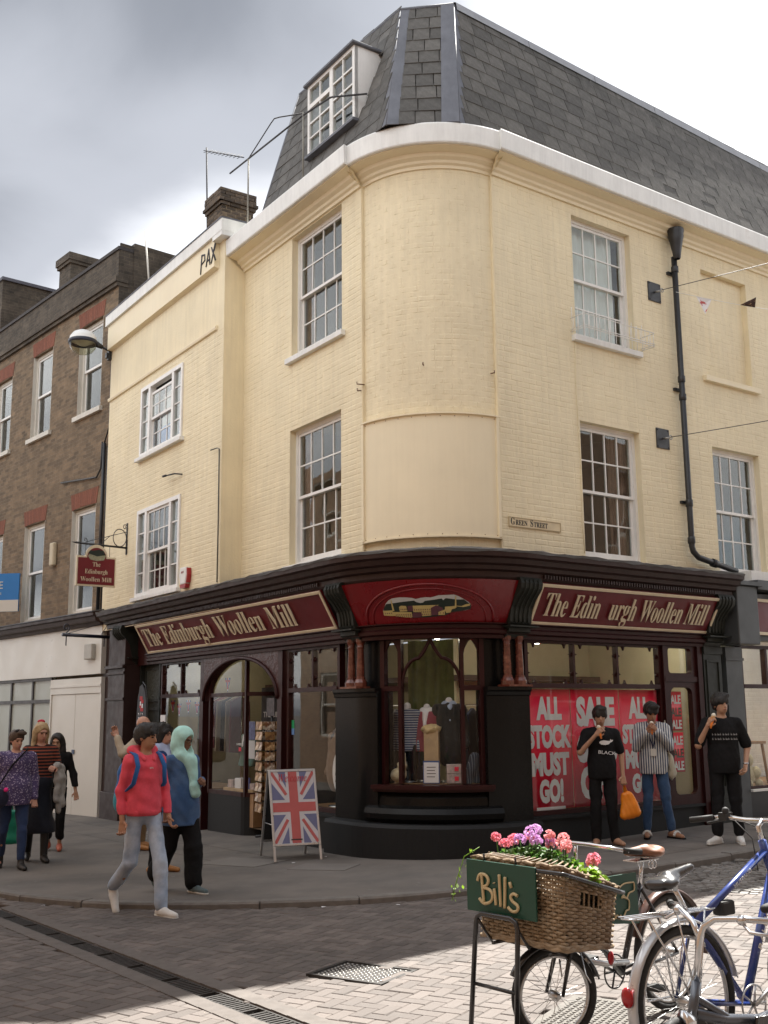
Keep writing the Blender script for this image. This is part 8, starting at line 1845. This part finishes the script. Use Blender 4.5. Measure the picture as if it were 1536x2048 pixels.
# ---------- small wheeled grey bicycle at the bottom edge
FB3 = bike_frame((-0.81, -0.59), (1.70, 5.22))
SB = thing('folding_bicycle', 'grey small wheeled bicycle with tall chrome handlebar at the bottom edge', 'bicycle', FB3)
wheel(SB, (0.62, 0, 0.22), 0.22, Rz(R_(12)), 0.02, 20); wheel(SB, (-0.38, 0, 0.22), 0.22, None, 0.02, 20)
guard(SB, (-0.38, 0, 0.22), 0.24, 10, 190, m_slv, 0.028)
g = MB(); g.tube([(0.50, 0, 0.44), (0.30, 0, 0.38), (0.05, 0, 0.34), (-0.20, 0, 0.36)], 0.024, 12); g.tube([(0.47, 0, 0.56), (0.53, 0, 0.36)], 0.021, 10); g.tube([(-0.12, 0, 0.52), (0.0, 0, 0.24)], 0.018, 10); g.tube([(0.49, 0, 0.50), (0.0, 0, 0.24)], 0.016, 10)
for y in (-0.05, 0.05): g.tube([(0, y*.6, 0.24), (-0.38, y, 0.22)], 0.010, 8); g.tube([(-0.12, y*.5, 0.5), (-0.38, y, 0.22)], 0.010, 8)
g.obj('frame', m_bgry, SB)
g = MB()
for y in (-0.045, 0.045): g.tube([(0.54, y, 0.36), (0.62, y, 0.22)], 0.011, 8)
g.obj('fork', m_chr, SB)
g = MB(); g.tube([(0.47, 0, 0.55), (0.43, 0, 0.74), (0.42, 0.015, 0.78), (0.40, 0.06, 0.815), (0.36, 0.16, 0.825), (0.28, 0.28, 0.82)], 0.014, 10); g.tube([(0.43, 0, 0.72), (0.42, -0.04, 0.79), (0.36, -0.16, 0.825), (0.28, -0.28, 0.82)], 0.013, 10); g.obj('handlebar', m_chr, SB)
for sd in (-1, 1):
    g = MB(); g.tube([(0.29, sd*0.265, 0.82), (0.20, sd*0.35, 0.815)], 0.018, 10); g.obj('grip', m_grip, SB); g = MB(); g.tube([(0.36, sd*0.17, 0.815), (0.38, sd*0.22, 0.78), (0.30, sd*0.33, 0.765)], 0.008, 6); g.ball((0.36, sd*0.17, 0.82), 0.022, 8, 6); g.obj('brake_lever', m_chr, SB)
g = MB(); g.lathe([(0.0, -0.05), (0.03, -0.04), (0.048, 0.0), (0.05, 0.012), (0.044, 0.016), (0.0, 0.014)], 16, (0, 0, 0), T(0.585, 0.02, 0.42) @ Rz(R_(-25)) @ Ry(R_(82))); g.obj('headlamp', m_chr, SB)
g = MB(); g.prism([(-0.10, 0.13), (0.10, 0.14), (0.18, 0.24), (0.15, 0.38), (-0.15, 0.36), (-0.42, 0.27), (-0.42, 0.18)], 0.045, 0.062); o = g.obj('chain_case', m_bblk, SB); recalc(o); bevel(o, 0.006)
crank(SB, (0, 0, 0.24), m_alu, 0.07)
g = MB(); g.tube([(-0.12, 0, 0.5), (-0.17, 0, 0.78)], 0.015, 8); g.obj('seat_post', m_chr, SB); saddle(SB, (-0.19, 0, 0.80), m_grip)
g = MB(); g.ball((0.08, 0.17, 0.40), (0.04, 0.02, 0.018), 10, 6); g.obj('pedal_reflector', m_amb, SB)
# ------------------------------------------------------------------ window displays and street clutter
m_pr = mat('poster_red', (0.80, 0.008, 0.05), 0.35, var=0.06, vscale=1.5, coat=0.15); m_pw = mat('poster_white', (0.70, 0.70, 0.72), 0.5, var=0.05); m_pk_ = mat('poster_black', (0.03, 0.02, 0.02), 0.5, var=0)
def poster(label, x0, x1, z0, z1, rows, y=0.012, mm=m_pr, wav=0.0, group=None):
    p = thing('sale_poster', label, 'poster', FR @ T((x0+x1)/2, y, z0), group=group); w, h = x1-x0, z1-z0
    g = MB(); n = 16; vs = []
    for k in range(n+1): vs += [(-w/2+w*k/n, wav*math.sin(k*0.9), 0), (-w/2+w*k/n, wav*math.sin(k*0.9+0.5), h)]
    g.smooth = True; g.add(vs, [(2*k, 2*k+2, 2*k+3, 2*k+1) for k in range(n)]); o = g.obj('sheet', mm, p); sd = o.modifiers.new('s', 'SOLIDIFY'); sd.thickness = 0.001
    for wd, zc, hh, ww, mt in rows: text(wd, hh, mt, parent=p, M=T(0, -0.003-wav, zc), width=ww, depth=0.001, off=0.06 if hh > 0.12 else 0.035)
    return p
poster('red poster reading all stock must go next to the granite pier', 0.33, 1.10, 0.50, 1.985, [('ALL', 1.12, 0.255, 0.45, m_pw), ('STOCK', 0.77, 0.25, 0.76, m_pw), ('MUST', 0.43, 0.25, 0.66, m_pw), ('GO!', 0.10, 0.25, 0.42, m_pw)])
poster('red sale poster behind the man with the orange bag', 1.11, 2.02, 0.50, 1.985, [('SALE', 1.04, 0.33, 0.72, m_pw), ('60%', 0.58, 0.36, 0.76, m_pw), ('OFF', 0.12, 0.36, 0.66, m_pw)], wav=0.002)
poster('red poster reading all stock must go behind the man in the striped shirt', 2.03, 2.80, 0.50, 1.985, [('ALL', 1.12, 0.255, 0.42, m_pw), ('STOCK', 0.79, 0.22, 0.70, m_pw), ('MUST', 0.46, 0.22, 0.62, m_pw), ('GO!', 0.14, 0.22, 0.40, m_pw)])
for z0, lab in ((1.425, 'upper small sale poster in the narrow rounded window'), (0.86, 'lower small sale poster in the narrow rounded window')):
    p = poster(lab, 3.02, 3.33, z0, z0+0.54, [('SALE', 0.375, 0.115, 0.27, m_pw), ('SALE', 0.20, 0.115, 0.27, m_pk_), ('SALE', 0.03, 0.115, 0.27, m_pw)], y=0.02, group='small sale posters in the narrow window')
g = MB(); g.box(0.45, 0.95, 0.01, 0.012, 0.49, 0.53); g.obj('sill_card', m_pw, SHOP, FR)
# --- mannequins
def mannequin(label, M, H, m, kind='coat', b=1.0, scarf=None, legs=None, base=0.85):
    J, s = base_pose(H); t = thing('mannequin', label, 'mannequin', M); z0 = -J['pel'][2]*0.42
    pr = top_prims(J, s, b, 0.02 if kind != 'coat' else 0.035, flare=0.02)
    for d in 'lr': pr += arm_sleeve(J, s, d, 0.062, 0.052, 0.046)
    sculpt_obj('garment', pr, m, t, T(0, 0, z0), h=0.013, cuts=[hemcut(0.86*s if kind != 'coat' else 0.62*s)], wr=0.004, wf=22, seed=int(H*100))
    sculpt_obj('neck_block', [('c', J['neck']-V3(0, 0, 0.05), J['neck']+V3(0, 0, 0.05), 0.05, 0.045, 0.02)], m_pw, t, T(0, 0, z0), h=0.012)
    if scarf: sculpt_obj('scarf', [('c', V3(-0.05, 0, 1.46)*s, V3(0.05, 0, 1.46)*s, 0.06, 0.06, 0.04), ('c', V3(0, -0.07, 1.42)*s, V3(0, -0.115, 1.25)*s, 0.045, 0.03, 0.03)], scarf, t, T(0, 0, z0), h=0.012, wr=0.002)
    g = MB(); g.tube([(0, 0, z0+J['pel'][2]+0.1), (0, 0, 0.0)], 0.016, 8); g.lathe([(0.14, 0), (0.13, 0.015), (0.02, 0.02)], 16, (0, 0, 0)); g.obj('stand', m_alu, t)
    if legs is not None: trousers(t, J, s, legs, top=1.0).matrix_local = T(0, 0, z0)
    return t
def cb(a, d, z): q = CEN+(xC*math.sin(R_(a))+nC*math.cos(R_(a)))*(RC-d); return frame(Vector((q.x, q.y, z)), Vector((math.cos(R_(a-10)), math.sin(R_(a-10)), 0)), Vector((math.sin(R_(a-10)), -math.cos(R_(a-10)), 0)))
mannequin('mannequin in navy striped jumper at the left of the bow window', cb(-26, 0.42, 0.86), 1.45, cloth('breton', (0.04, 0.06, 0.13), stripe=('Z', 0.03, 0.45, (0.35, 0.38, 0.42))), 'top', legs=m_blkc)
mannequin('mannequin in pink top and dark cardigan in the bow window', cb(-8, 0.45, 0.86), 1.42, cloth('pink_top', (0.24, 0.05, 0.07)), 'top', scarf=m_pw, legs=None)
mannequin('mannequin in charcoal jacket in the bow window', cb(12, 0.45, 0.86), 1.55, cloth('charcoal_jacket', (0.018, 0.02, 0.02)), 'coat', 1.08, scarf=cloth('blue_shirt', (0.35, 0.42, 0.55)))
mannequin('mannequin in brown grey coat with dark scarf in the left window', FL @ T(-1.35, 0.45, 0.46), 1.62, cloth('taupe_coat', (0.17, 0.125, 0.10)), 'coat', 1.05, scarf=cloth('slate_scarf', (0.06, 0.07, 0.09)))
mannequin('mannequin in pale cardigan behind the brown coat', FL @ T(-0.85, 0.7, 0.46), 1.5, cloth('pale_cardi', (0.33, 0.29, 0.27)), 'top', 0.9)
gm_ = mannequin('mannequin in green sweatshirt in the curved entrance window', FL @ T(-3.95, 0.40, 0.54), 1.42, cloth('sea_green_sweat', (0.09, 0.17, 0.15)), 'top', 1.05, scarf=m_pw)
text('CAMBRIDGE', 0.035, m_pw, parent=gm_, M=T(0, -0.15, 0.69), width=0.24, depth=0.003)
g = MB(); g.box(-0.04, 0.04, -0.152, -0.148, 0.60, 0.66); g.obj('badge', m_pr, gm_)
# stepped goods in the windows
def goods(name, label, cat, M, parts):
    t = thing(name, label, cat, M)
    for nm, bx_, mt in parts: g = MB(); g.box(*bx_); o = g.obj(nm, mt, t); bevel(o, 0.004)
m_tart = mat('tartan_box', (0.45, 0.36, 0.34), 0.6, var=0.5, vscale=16); m_kraft = mat('kraft', (0.42, 0.30, 0.17), 0.7, var=0.25)
goods('gift_boxes', 'two stacked pale gift boxes with red emblems in the bow window', 'box', cb(14, 0.16, 0.86), [('box', (-0.11, 0.11, -0.05, 0.05, 0, 0.11), m_tart), ('box', (-0.11, 0.11, -0.05, 0.05, 0.115, 0.225), m_tart), ('emblem', (-0.02, 0.03, -0.056, -0.051, 0.03, 0.08), m_pr), ('emblem', (-0.02, 0.03, -0.056, -0.051, 0.145, 0.195), m_pr)])
nt_ = thing('window_notice', 'small white notice with blue edge standing in the bow window', 'notice', cb(-1, 0.10, 0.86)); g = MB(); g.box(-0.10, 0.10, 0, 0.006, 0, 0.27); g.obj('card', mat('notice_blue', (0.04, 0.09, 0.25), 0.5), nt_); g = MB(); g.box(-0.09, 0.09, -0.003, -0.0005, 0.01, 0.25); g.obj('sheet', m_pw, nt_)
g = MB()
for k in range(4): g.box(-0.055, 0.055-0.01*(k % 2), -0.005, -0.0035, 0.19-k*0.038, 0.198-k*0.038)
g.obj('print_lines', m_pk_, nt_)
wb = thing('wooden_post', 'pale carved wooden post with fringe in the bow window', 'post', cb(-2, 0.30, 0.86)); g = MB(); g.box(-0.09, 0.09, -0.06, 0.06, 0, 0.62); g.obj('post', m_kraft, wb); sculpt_obj('fringe', [('e', V3(0, 0, 0.64), V3(0.13, 0.10, 0.07), 0.03)], cloth('straw', (0.55, 0.42, 0.22), bump=1.0), wb, h=0.012, wr=0.012, wf=70)
dg_ = thing('toy_dog', 'white fluffy toy animal at the left of the bow window', 'toy', cb(-25, 0.18, 0.86)); sculpt_obj('body', [('e', V3(0, 0, 0.09), V3(0.11, 0.08, 0.09), 0.03), ('e', V3(0.07, -0.02, 0.22), V3(0.055, 0.05, 0.06), 0.03), ('c', V3(0.05, 0, 0.1), V3(0.09, 0, 0.34), 0.05, 0.03, 0.03)], m_wool, dg_, h=0.011, wr=0.006, wf=80)
ks = thing('folded_tartan', 'folded dark tartan cloth at the right of the bow window', 'cloth', cb(25, 0.2, 0.86)); sculpt_obj('cloth', [('c', V3(-0.05, 0, 0.03), V3(0.05, 0, 0.3), 0.07, 0.06, 0.04), ('c', V3(0.08, 0, 0.03), V3(0.04, 0, 0.3), 0.05, 0.05, 0.04)], cloth('dark_tartan', (0.03, 0.04, 0.06), stripe=('X', 0.03, 0.2, (0.2, 0.22, 0.25))), ks, h=0.011, wr=0.005)
m_grnc = mat('green_hanging', (0.085, 0.11, 0.022), 0.8, var=0.4, vscale=5, streak=0.3)
bw_c = thing('green_banner', 'mossy green hanging cloth at the back of the bow window', 'banner', cb(-7, 0.62, 0.86)); g = MB(); vs = []
for k in range(25): vs += [(-0.30+0.6*k/24, 0.02*math.sin(k*1.1), 0.6), (-0.30+0.6*k/24, 0.02*math.sin(k*1.1), 1.76)]
g.smooth = True; g.add(vs, [(2*k, 2*k+2, 2*k+3, 2*k+1) for k in range(24)]); g.obj('cloth', m_grnc, bw_c)
# gift collection banner, notices, bay goods
gbn = thing('gift_banner', 'black banner lettered the gift collection in the curved window', 'banner', FL @ T(-3.55, 0.60, 0.0)); g = MB(); g.box(-0.36, 0.36, 0, 0.01, 1.15, 2.12); g.obj('cloth', mat('banner_black', (0.02, 0.022, 0.028), 0.7, var=0.2), gbn)
text('THE GIFT', 0.085, m_pw, parent=gbn, M=T(0, -0.004, 1.66), width=0.56); text('Collection', 0.13, m_pw, parent=gbn, M=T(0, -0.004, 1.40), width=0.60, serif=True, ital=True)
m_uj_r, m_uj_b = mat('flag_uj_red', (0.42, 0.03, 0.04), 0.7), mat('flag_uj_blue', (0.05, 0.06, 0.20), 0.7)
def union(par, w, h, M, y=-0.002, mk=(m_pw, m_uj_b, m_uj_r)):
    """flag as thin layered shapes, w x h, centred, in XZ"""
    g = MB(); g.box(-w/2, w/2, 0, 0.003, -h/2, h/2); g.obj('flag_ground', mk[0], par, M)
    def clip(p, q, r, a, b): return None
    ux, uz = w/2, h/2; L = math.hypot(w, h)
    tr = []
    c = 0.165*min(w, h); dg_ = 0.14*min(w, h)
    def tri(P): g.prism(P, y, 0.0)
    g = MB()
    for sx_ in (-1, 1):
        for sz_ in (-1, 1):
            # two blue triangles per quadrant
            kx = c*1.0; k = uz/ux
            x1 = kx+dg_*1.2; tri([(sx_*kx, sz_*uz), (sx_*(ux-dg_*1.1/k*k), sz_*uz), (sx_*kx, sz_*(k*kx+dg_*1.25))]); tri([(sx_*ux, sz_*c), (sx_*ux, sz_*(uz-dg_*1.1*k)), (sx_*((c+dg_*1.2)/k), sz_*c)])
    o = g.obj('flag_blue', mk[1], par, M, kind='stuff'); recalc(o)
    g = MB(); cr = c*0.62; g.box(-cr, cr, y-0.001, 0.001, -uz, uz); g.box(-ux, -cr, y-0.001, 0.001, -cr, cr); g.box(cr, ux, y-0.001, 0.001, -cr, cr); g.obj('flag_cross', mk[2], par, M)
    g = MB()
    for sx_, sz_ in ((-1, 1), (1, 1), (-1, -1), (1, -1)):
        a, b = Vector((sx_*c*1.05, sz_*c*1.05*uz/ux)), Vector((sx_*ux*0.985, sz_*uz*0.985)); d = (b-a).normalized(); n = Vector((-d.y, d.x))*dg_*0.24; g.prism([tuple(a-n), tuple(b-n), tuple(b+n), tuple(a+n)], y-0.0005, 0.0)
    o = g.obj('flag_saltire', mk[2], par, M, kind='stuff'); recalc(o)
# bunting of small flags inside the left windows
for k, (x, y_, z) in enumerate([(-6.25, 0.10, 1.90), (-5.98, 0.10, 1.84), (-5.6, 0.1, 1.89), (-5.25, 0.1, 1.86), (-4.95, 0.1, 1.90), (-4.15, 0.12, 2.22)]):
    fb = thing('flag_pennant', ['small union flag pennant nearest the side door inside the left shop window', 'second small union flag pennant from the side door in the left window', 'third small union flag pennant from the side door in the left window', 'fourth small union flag pennant from the side door in the left window', 'small union flag pennant beside the arch post in the left window', 'union flag pennant above the gift banner in the curved window'][k], 'flag', FL @ T(x, y_, z), group='union flag pennants inside the left shop windows')
    g = MB(); g.prism([(-0.10, 0.06), (0.10, 0.06), (0.0, -0.17)], 0, 0.002); o = g.obj('cloth', m_uj_b, fb); recalc(o); g = MB(); g.prism([(-0.025, 0.06), (0.025, 0.06), (0.018, -0.12), (-0.018, -0.12)], -0.002, 0.0); g.prism([(-0.088, 0.03), (0.088, 0.03), (0.07, -0.01), (-0.07, -0.01)], -0.0025, -0.0021); o = g.obj('cross', m_uj_r, fb); recalc(o)
    g = MB(); g.prism([(-0.04, 0.06), (0.04, 0.06), (0.012, -0.14), (-0.012, -0.14)], -0.0015, 0.0); o = g.obj('white_edge', m_pw, fb); recalc(o)
goods('bay_goods', 'row of small souvenirs on the curved window bed', 'souvenirs', FL @ T(-3.75, 0.16, 0.54), [('tray', (-0.5, 0.5, -0.04, 0.14, 0, 0.05), m_kraft), ('box', (-0.42, -0.25, 0, 0.12, 0.05, 0.17), m_tart), ('box', (-0.18, 0.02, 0, 0.12, 0.05, 0.20), m_pw), ('plate', (0.1, 0.28, 0.02, 0.04, 0.05, 0.22), m_uj_b), ('box', (0.32, 0.46, 0, 0.1, 0.05, 0.14), m_tart)])
goods('notice_sheets', 'blue and white notice sheets stuck inside the curved window', 'notice', FL @ T(-3.28, 0.10, 1.05), [('sheet', (-0.12, 0.12, 0, 0.003, 0.28, 0.55), mat('notice_pic', (0.10, 0.12, 0.28), 0.5, var=0.6, vscale=18)), ('sheet', (-0.12, 0.12, 0, 0.003, 0, 0.27), m_pw)])
goods('door_sticker', 'green and blue sticker on the shop window beside the entrance', 'sticker', FL @ T(-1.80, -0.013, 1.42), [('sticker', (-0.035, 0.035, 0, 0.002, 0.09, 0.20), mat('sticker_green', (0.0, 0.30, 0.10), 0.5)), ('sticker', (-0.035, 0.035, 0, 0.002, 0.0, 0.088), mat('sticker_blue', (0.12, 0.25, 0.55), 0.5))])
p7 = thing('price_poster', 'round white poster with a big seven pound price in the left window', 'poster', FL @ T(-0.62, 0.06, 0.95)); g = MB(); g.prism([(0.24*math.cos(k*math.pi/16), 0.31*math.sin(k*math.pi/16)) for k in range(32)], 0, 0.004); o = g.obj('disc', m_pw, p7); recalc(o)
text('\u00a37', 0.20, mat('price_navy', (0.03, 0.035, 0.08), 0.6, var=0), parent=p7, M=T(-0.02, -0.003, -0.12), off=0.02)
g = MB(); g.box(-0.10, 0.22, 0.006, 0.010, -0.48, 0.1); g.obj('backing', mat('poster_fawn', (0.42, 0.27, 0.2), 0.6), p7)
# feather flag standing by the side door
ff = thing('feather_flag', 'dark grey feather flag with a red and white emblem beside the side door', 'flag', FL @ T(-6.70, -0.30, pave_z(-4.2)))
P_ = [(-0.20, 0.55), (0.14, 0.55), (0.20, 1.2), (0.235, 1.75), (0.22, 2.05), (0.13, 2.27), (0.02, 2.36), (-0.09, 2.32), (-0.17, 2.12), (-0.21, 1.7), (-0.22, 1.2)]
g = MB(); g.prism(P_, -0.004, 0.004); o = g.obj('cloth', mat('flag_charcoal', (0.045, 0.05, 0.06), 0.7, var=0.15), ff); recalc(o)
g = MB(); g.tube([(0.20, 0.01, 0.0), (0.26, 0.01, 1.6), (0.25, 0.01, 2.05), (0.15, 0.01, 2.33), (0.02, 0.01, 2.40)], 0.012, 6); g.lathe([(0.2, 0), (0.19, 0.03), (0.02, 0.04)], 14, (0.2, 0.01, 0)); g.obj('pole', m_pipe, ff)
g = MB(); 
for ax_, az_, mi in ((0.0, 2.12, 0), (0.05, 2.06, 0), (0.0, 1.98, 0), (0.04, 1.92, 0)): g.box(ax_-0.07, ax_+0.06, -0.008, -0.0045, az_-0.03, az_+0.03)
g.obj('emblem', m_uj_r, ff); g = MB(); g.box(-0.05, 0.0, -0.0095, -0.0085, 1.99, 2.06); g.box(0.03, 0.09, -0.0095, -0.0085, 1.95, 2.02); g.obj('emblem', m_pw, ff)
g = MB(); rs = random.Random(4)
for k in range(7):
    for q in range(3):
        x, z = -0.09+q*0.075+rs.uniform(-.01, .01), 1.82-k*0.07; g.tube([(x, -0.006, z), (x+rs.uniform(-.02, .03), -0.006, z+0.045)], 0.004, 4); g.tube([(x+0.02, -0.006, z+rs.uniform(-.01, .02)), (x+rs.uniform(-.01, .03), -0.006, z+0.04)], 0.004, 4)
g.obj('marks', m_pw, ff)
# goods rail with a white card outside the left window
gr_ = thing('goods_rail', 'chrome rail of packets with a white price card by the left window', 'rail', FL @ T(-5.35, -0.45, pave_z(-3.4)))
g = MB(); g.tube([(0, 0, 0), (0, 0, 1.62)], 0.016, 8); g.tube([(-0.35, 0, 1.42), (0.35, 0, 1.42)], 0.012, 8); g.tube([(-0.3, 0, 0.02), (0.3, 0, 0.02)], 0.016, 8); g.tube([(0, -0.25, 0.02), (0, 0.25, 0.02)], 0.016, 8); g.obj('stand', m_chr, gr_)
g = MB(); g.prism([(-0.10, 1.60), (0.0, 1.56), (0.10, 1.60), (0.10, 1.80), (-0.10, 1.80)], -0.01, 0.0); o = g.obj('price_card', m_pw, gr_); recalc(o)
for k in range(9): g = MB(); x = -0.33+k*0.075; g.box(x, x+0.055, -0.12, 0.12, 1.02+0.02*(k % 3), 1.40); g.obj('packet', [m_tart, m_kraft, mat('silver_pack', (0.35, 0.37, 0.42), 0.4, metal=0.3), m_uj_b][k % 4], gr_)
# --- postcard rack in the doorway
pcr = thing('postcard_rack', 'tall spinner rack of brown postcards in the shop doorway', 'rack', FL @ T(-2.66, 0.12, pave_z(-1.6)))
g = MB(); g.tube([(0, 0, 0), (0, 0, 1.75)], 0.018, 8); g.tube([(-0.25, 0, 0.03), (0.25, 0, 0.03)], 0.018, 8); g.tube([(0, -0.25, 0.03), (0, 0.25, 0.03)], 0.018, 8); g.obj('spindle', m_pipe, pcr)
m_pc = [mat('postcard_%d' % k, c, 0.45, var=0.55, vscale=24, col2=c2, c2scale=14, c2lo=0.45, c2hi=0.58) for k, (c, c2) in enumerate((((0.30, 0.13, 0.04), (0.6, 0.42, 0.22)), ((0.45, 0.26, 0.10), (0.15, 0.07, 0.03)), ((0.22, 0.09, 0.035), (0.62, 0.55, 0.45)), ((0.40, 0.2, 0.08), (0.7, 0.6, 0.45))))]
for r in range(9):
    for c in range(2):
        for s_ in range(3):
            M = Rz(R_(-12+s_*90-90)) @ T(-0.085+c*0.17, -0.19, 0.42+r*0.145) @ Rx(R_(-8)); g = MB(); g.box(-0.072, 0.072, -0.012, 0.0, -0.058, 0.058); g.obj('postcard', m_pc[(r*5+c*3+s_) % 4], pcr, M)
    g = MB(); g.tube([(0.19*math.cos(a_), 0.19*math.sin(a_), 0.36+r*0.145) for a_ in [math.pi*2*k/12 for k in range(12)]], 0.004, 5, closed=True); g.obj('wire_pocket', m_pipe, pcr)
g = MB(); g.box(-0.12, 0.12, -0.03, -0.02, 1.72, 1.98); g.obj('header_card', mat('header_dark', (0.06, 0.05, 0.055), 0.5, var=0.7, vscale=20), pcr)
# --- A-board
_ab = [Vector(p) for p in ((-1.27, 13.62), (-0.80, 14.0))]
abm = ((_ab[0]+_ab[1])/2); abx = (_ab[1]-_ab[0]).normalized(); abn = Vector((abx.y, -abx.x, 0)); abx = Vector((abx.x, abx.y, 0))
FA = frame(Vector((-1.18, 13.78, pave_z(-1.18))), Vector((0.80, 0.60, 0)), Vector((0.60, -0.80, 0))) @ Rz(R_(-16))
ab = thing('a_board', 'union flag sandwich board with welcome lettering outside the shop door', 'sign', FA)
W2, H2 = 0.60, 1.04; TA = R_(17)
for sd in (1, -1):
    Mq = T(0, -sd*0.02, 1.06) @ Rz(0 if sd == 1 else math.pi) @ Rx(-TA) @ T(0, 0, -H2)   # leg frame hinged at the top
    fr_ = link('board_frame', None, ab, Mq)
    g = MB(); rect_frame(g, -W2/2, W2/2, 0.12, H2, 0.03, -0.012, 0.012); g.box(-W2/2, -W2/2+0.03, -0.012, 0.012, -0.06, 0.119); g.box(W2/2-0.03, W2/2, -0.012, 0.012, -0.06, 0.119); o = g.obj('rails', m_alu, fr_); bevel(o, 0.005)
    if sd == 1:
        union(fr_, W2-0.06, H2-0.18, T(0, -0.004, 0.58), mk=(mat('flag_pale', (0.55, 0.53, 0.55), 0.5, var=0.08), mat('flag_pale_blue', (0.14, 0.15, 0.27), 0.5, var=0.08), mat('flag_pale_red', (0.46, 0.10, 0.095), 0.5, var=0.1)))
        text('Welcome', 0.085, mat('welcome_red', (0.45, 0.02, 0.03), 0.5, var=0), parent=fr_, M=T(0, -0.009, 0.89), width=0.36, serif=True, ital=True, depth=0.002)
        g = MB(); g.box(-0.07, 0.07, -0.009, -0.0075, 0.185, 0.2); g.obj('small_print', m_pk_, fr_)
    else:
        g = MB(); g.box(-W2/2+0.03, W2/2-0.03, 0.0, 0.004, 0.15, H2-0.03); g.obj('back_panel', m_pipe, fr_)
g = MB(); g.tube([(-0.28, -0.17, 0.42), (-0.28, 0.17, 0.42)], 0.006, 6); g.obj('stay', m_alu, ab)
# litter specks on the footway and road
rs = random.Random(21)
for k, (x, y) in enumerate(((-0.75, 13.75), (-0.60, 10.55), (0.10, 10.5), (-1.1, 13.3), (-3.3, 10.9), (1.9, 12.6))):
    on = y > 10.75; z = (pave_z(x) if on else road_z(x)); g = MB(); s_ = 0.025; pts = [(s_*math.cos(a_)*rs.uniform(.5, 1.2), s_*math.sin(a_)*rs.uniform(.5, 1.2), 0.004+rs.uniform(0, .008)) for a_ in [k2*math.pi/3 for k2 in range(6)]]
    g.add(pts+[(0, 0, 0.012)], [(i, (i+1) % 6, 6) for i in range(6)]); o = g.obj('litter', m_pw, None, T(x, y, z+0.004)); tag(o, ['scrap of pale paper beside the sandwich board', 'scrap of pale paper in the road gutter below the kerb', 'pale scrap in the gutter opposite the rounded corner', 'scrap of paper on the pavement before the entrance', 'scrap of paper in the road near the man in red', 'scrap of paper on the pavement near the granite plinth'][k], 'litter', 'scraps of litter on the ground')

# clothes rails standing in the shop
def clothes_rail(label, M, n, cols, w=1.3, seed=1):
    rs = random.Random(seed); t = thing('clothes_rail', label, 'clothes rail', M)
    g = MB(); g.tube([(-w/2, 0, 0), (-w/2, 0, 1.5), (w/2, 0, 1.5), (w/2, 0, 0)], 0.014, 8); g.tube([(-w/2, -0.25, 0.02), (-w/2, 0.25, 0.02)], 0.014, 6); g.tube([(w/2, -0.25, 0.02), (w/2, 0.25, 0.02)], 0.014, 6); g.obj('rail', m_chr, t)
    for k in range(n):
        x = -w/2+0.06+(w-0.12)*k/(n-1); hz = rs.uniform(0.62, 0.85); d = rs.uniform(0.18, 0.23); g = MB(); th = 0.02
        P = [(-0.03, 1.46), (-d, 1.38), (-d-0.02, 1.40-hz), (0, 1.38-hz), (d+0.02, 1.40-hz), (d, 1.38), (0.03, 1.46)]
        g.prism(P, -th, th, Rz(R_(90+rs.uniform(-14, 14)))); o = g.obj('garment', cols[rs.randrange(len(cols))], t, T(x, 0, 0)); recalc(o); bevel(o, 0.012)
cols_ = [cloth('rail_navy', (0.02, 0.03, 0.07)), cloth('rail_grey', (0.12, 0.12, 0.13)), cloth('rail_green', (0.04, 0.09, 0.07)), cloth('rail_wine', (0.12, 0.02, 0.03)), cloth('rail_oat', (0.32, 0.27, 0.2)), m_blkc]
clothes_rail('rail of knitwear behind the bald man in the left shop window', FL @ T(-5.55, 0.75, 0.54), 15, cols_, 1.3, 1)
clothes_rail('rail of dark clothes at the back of the curved entrance window', FL @ T(-3.75, 1.15, 0.2), 14, cols_, 1.2, 2)
clothes_rail('rail of clothes behind the coat in the window left of the pier', FL @ T(-1.2, 1.35, 0.1), 14, cols_, 1.2, 3)
clothes_rail('rail of clothes at the back of the bow window', cb(0, 1.25, 0.3), 16, cols_, 1.4, 4)
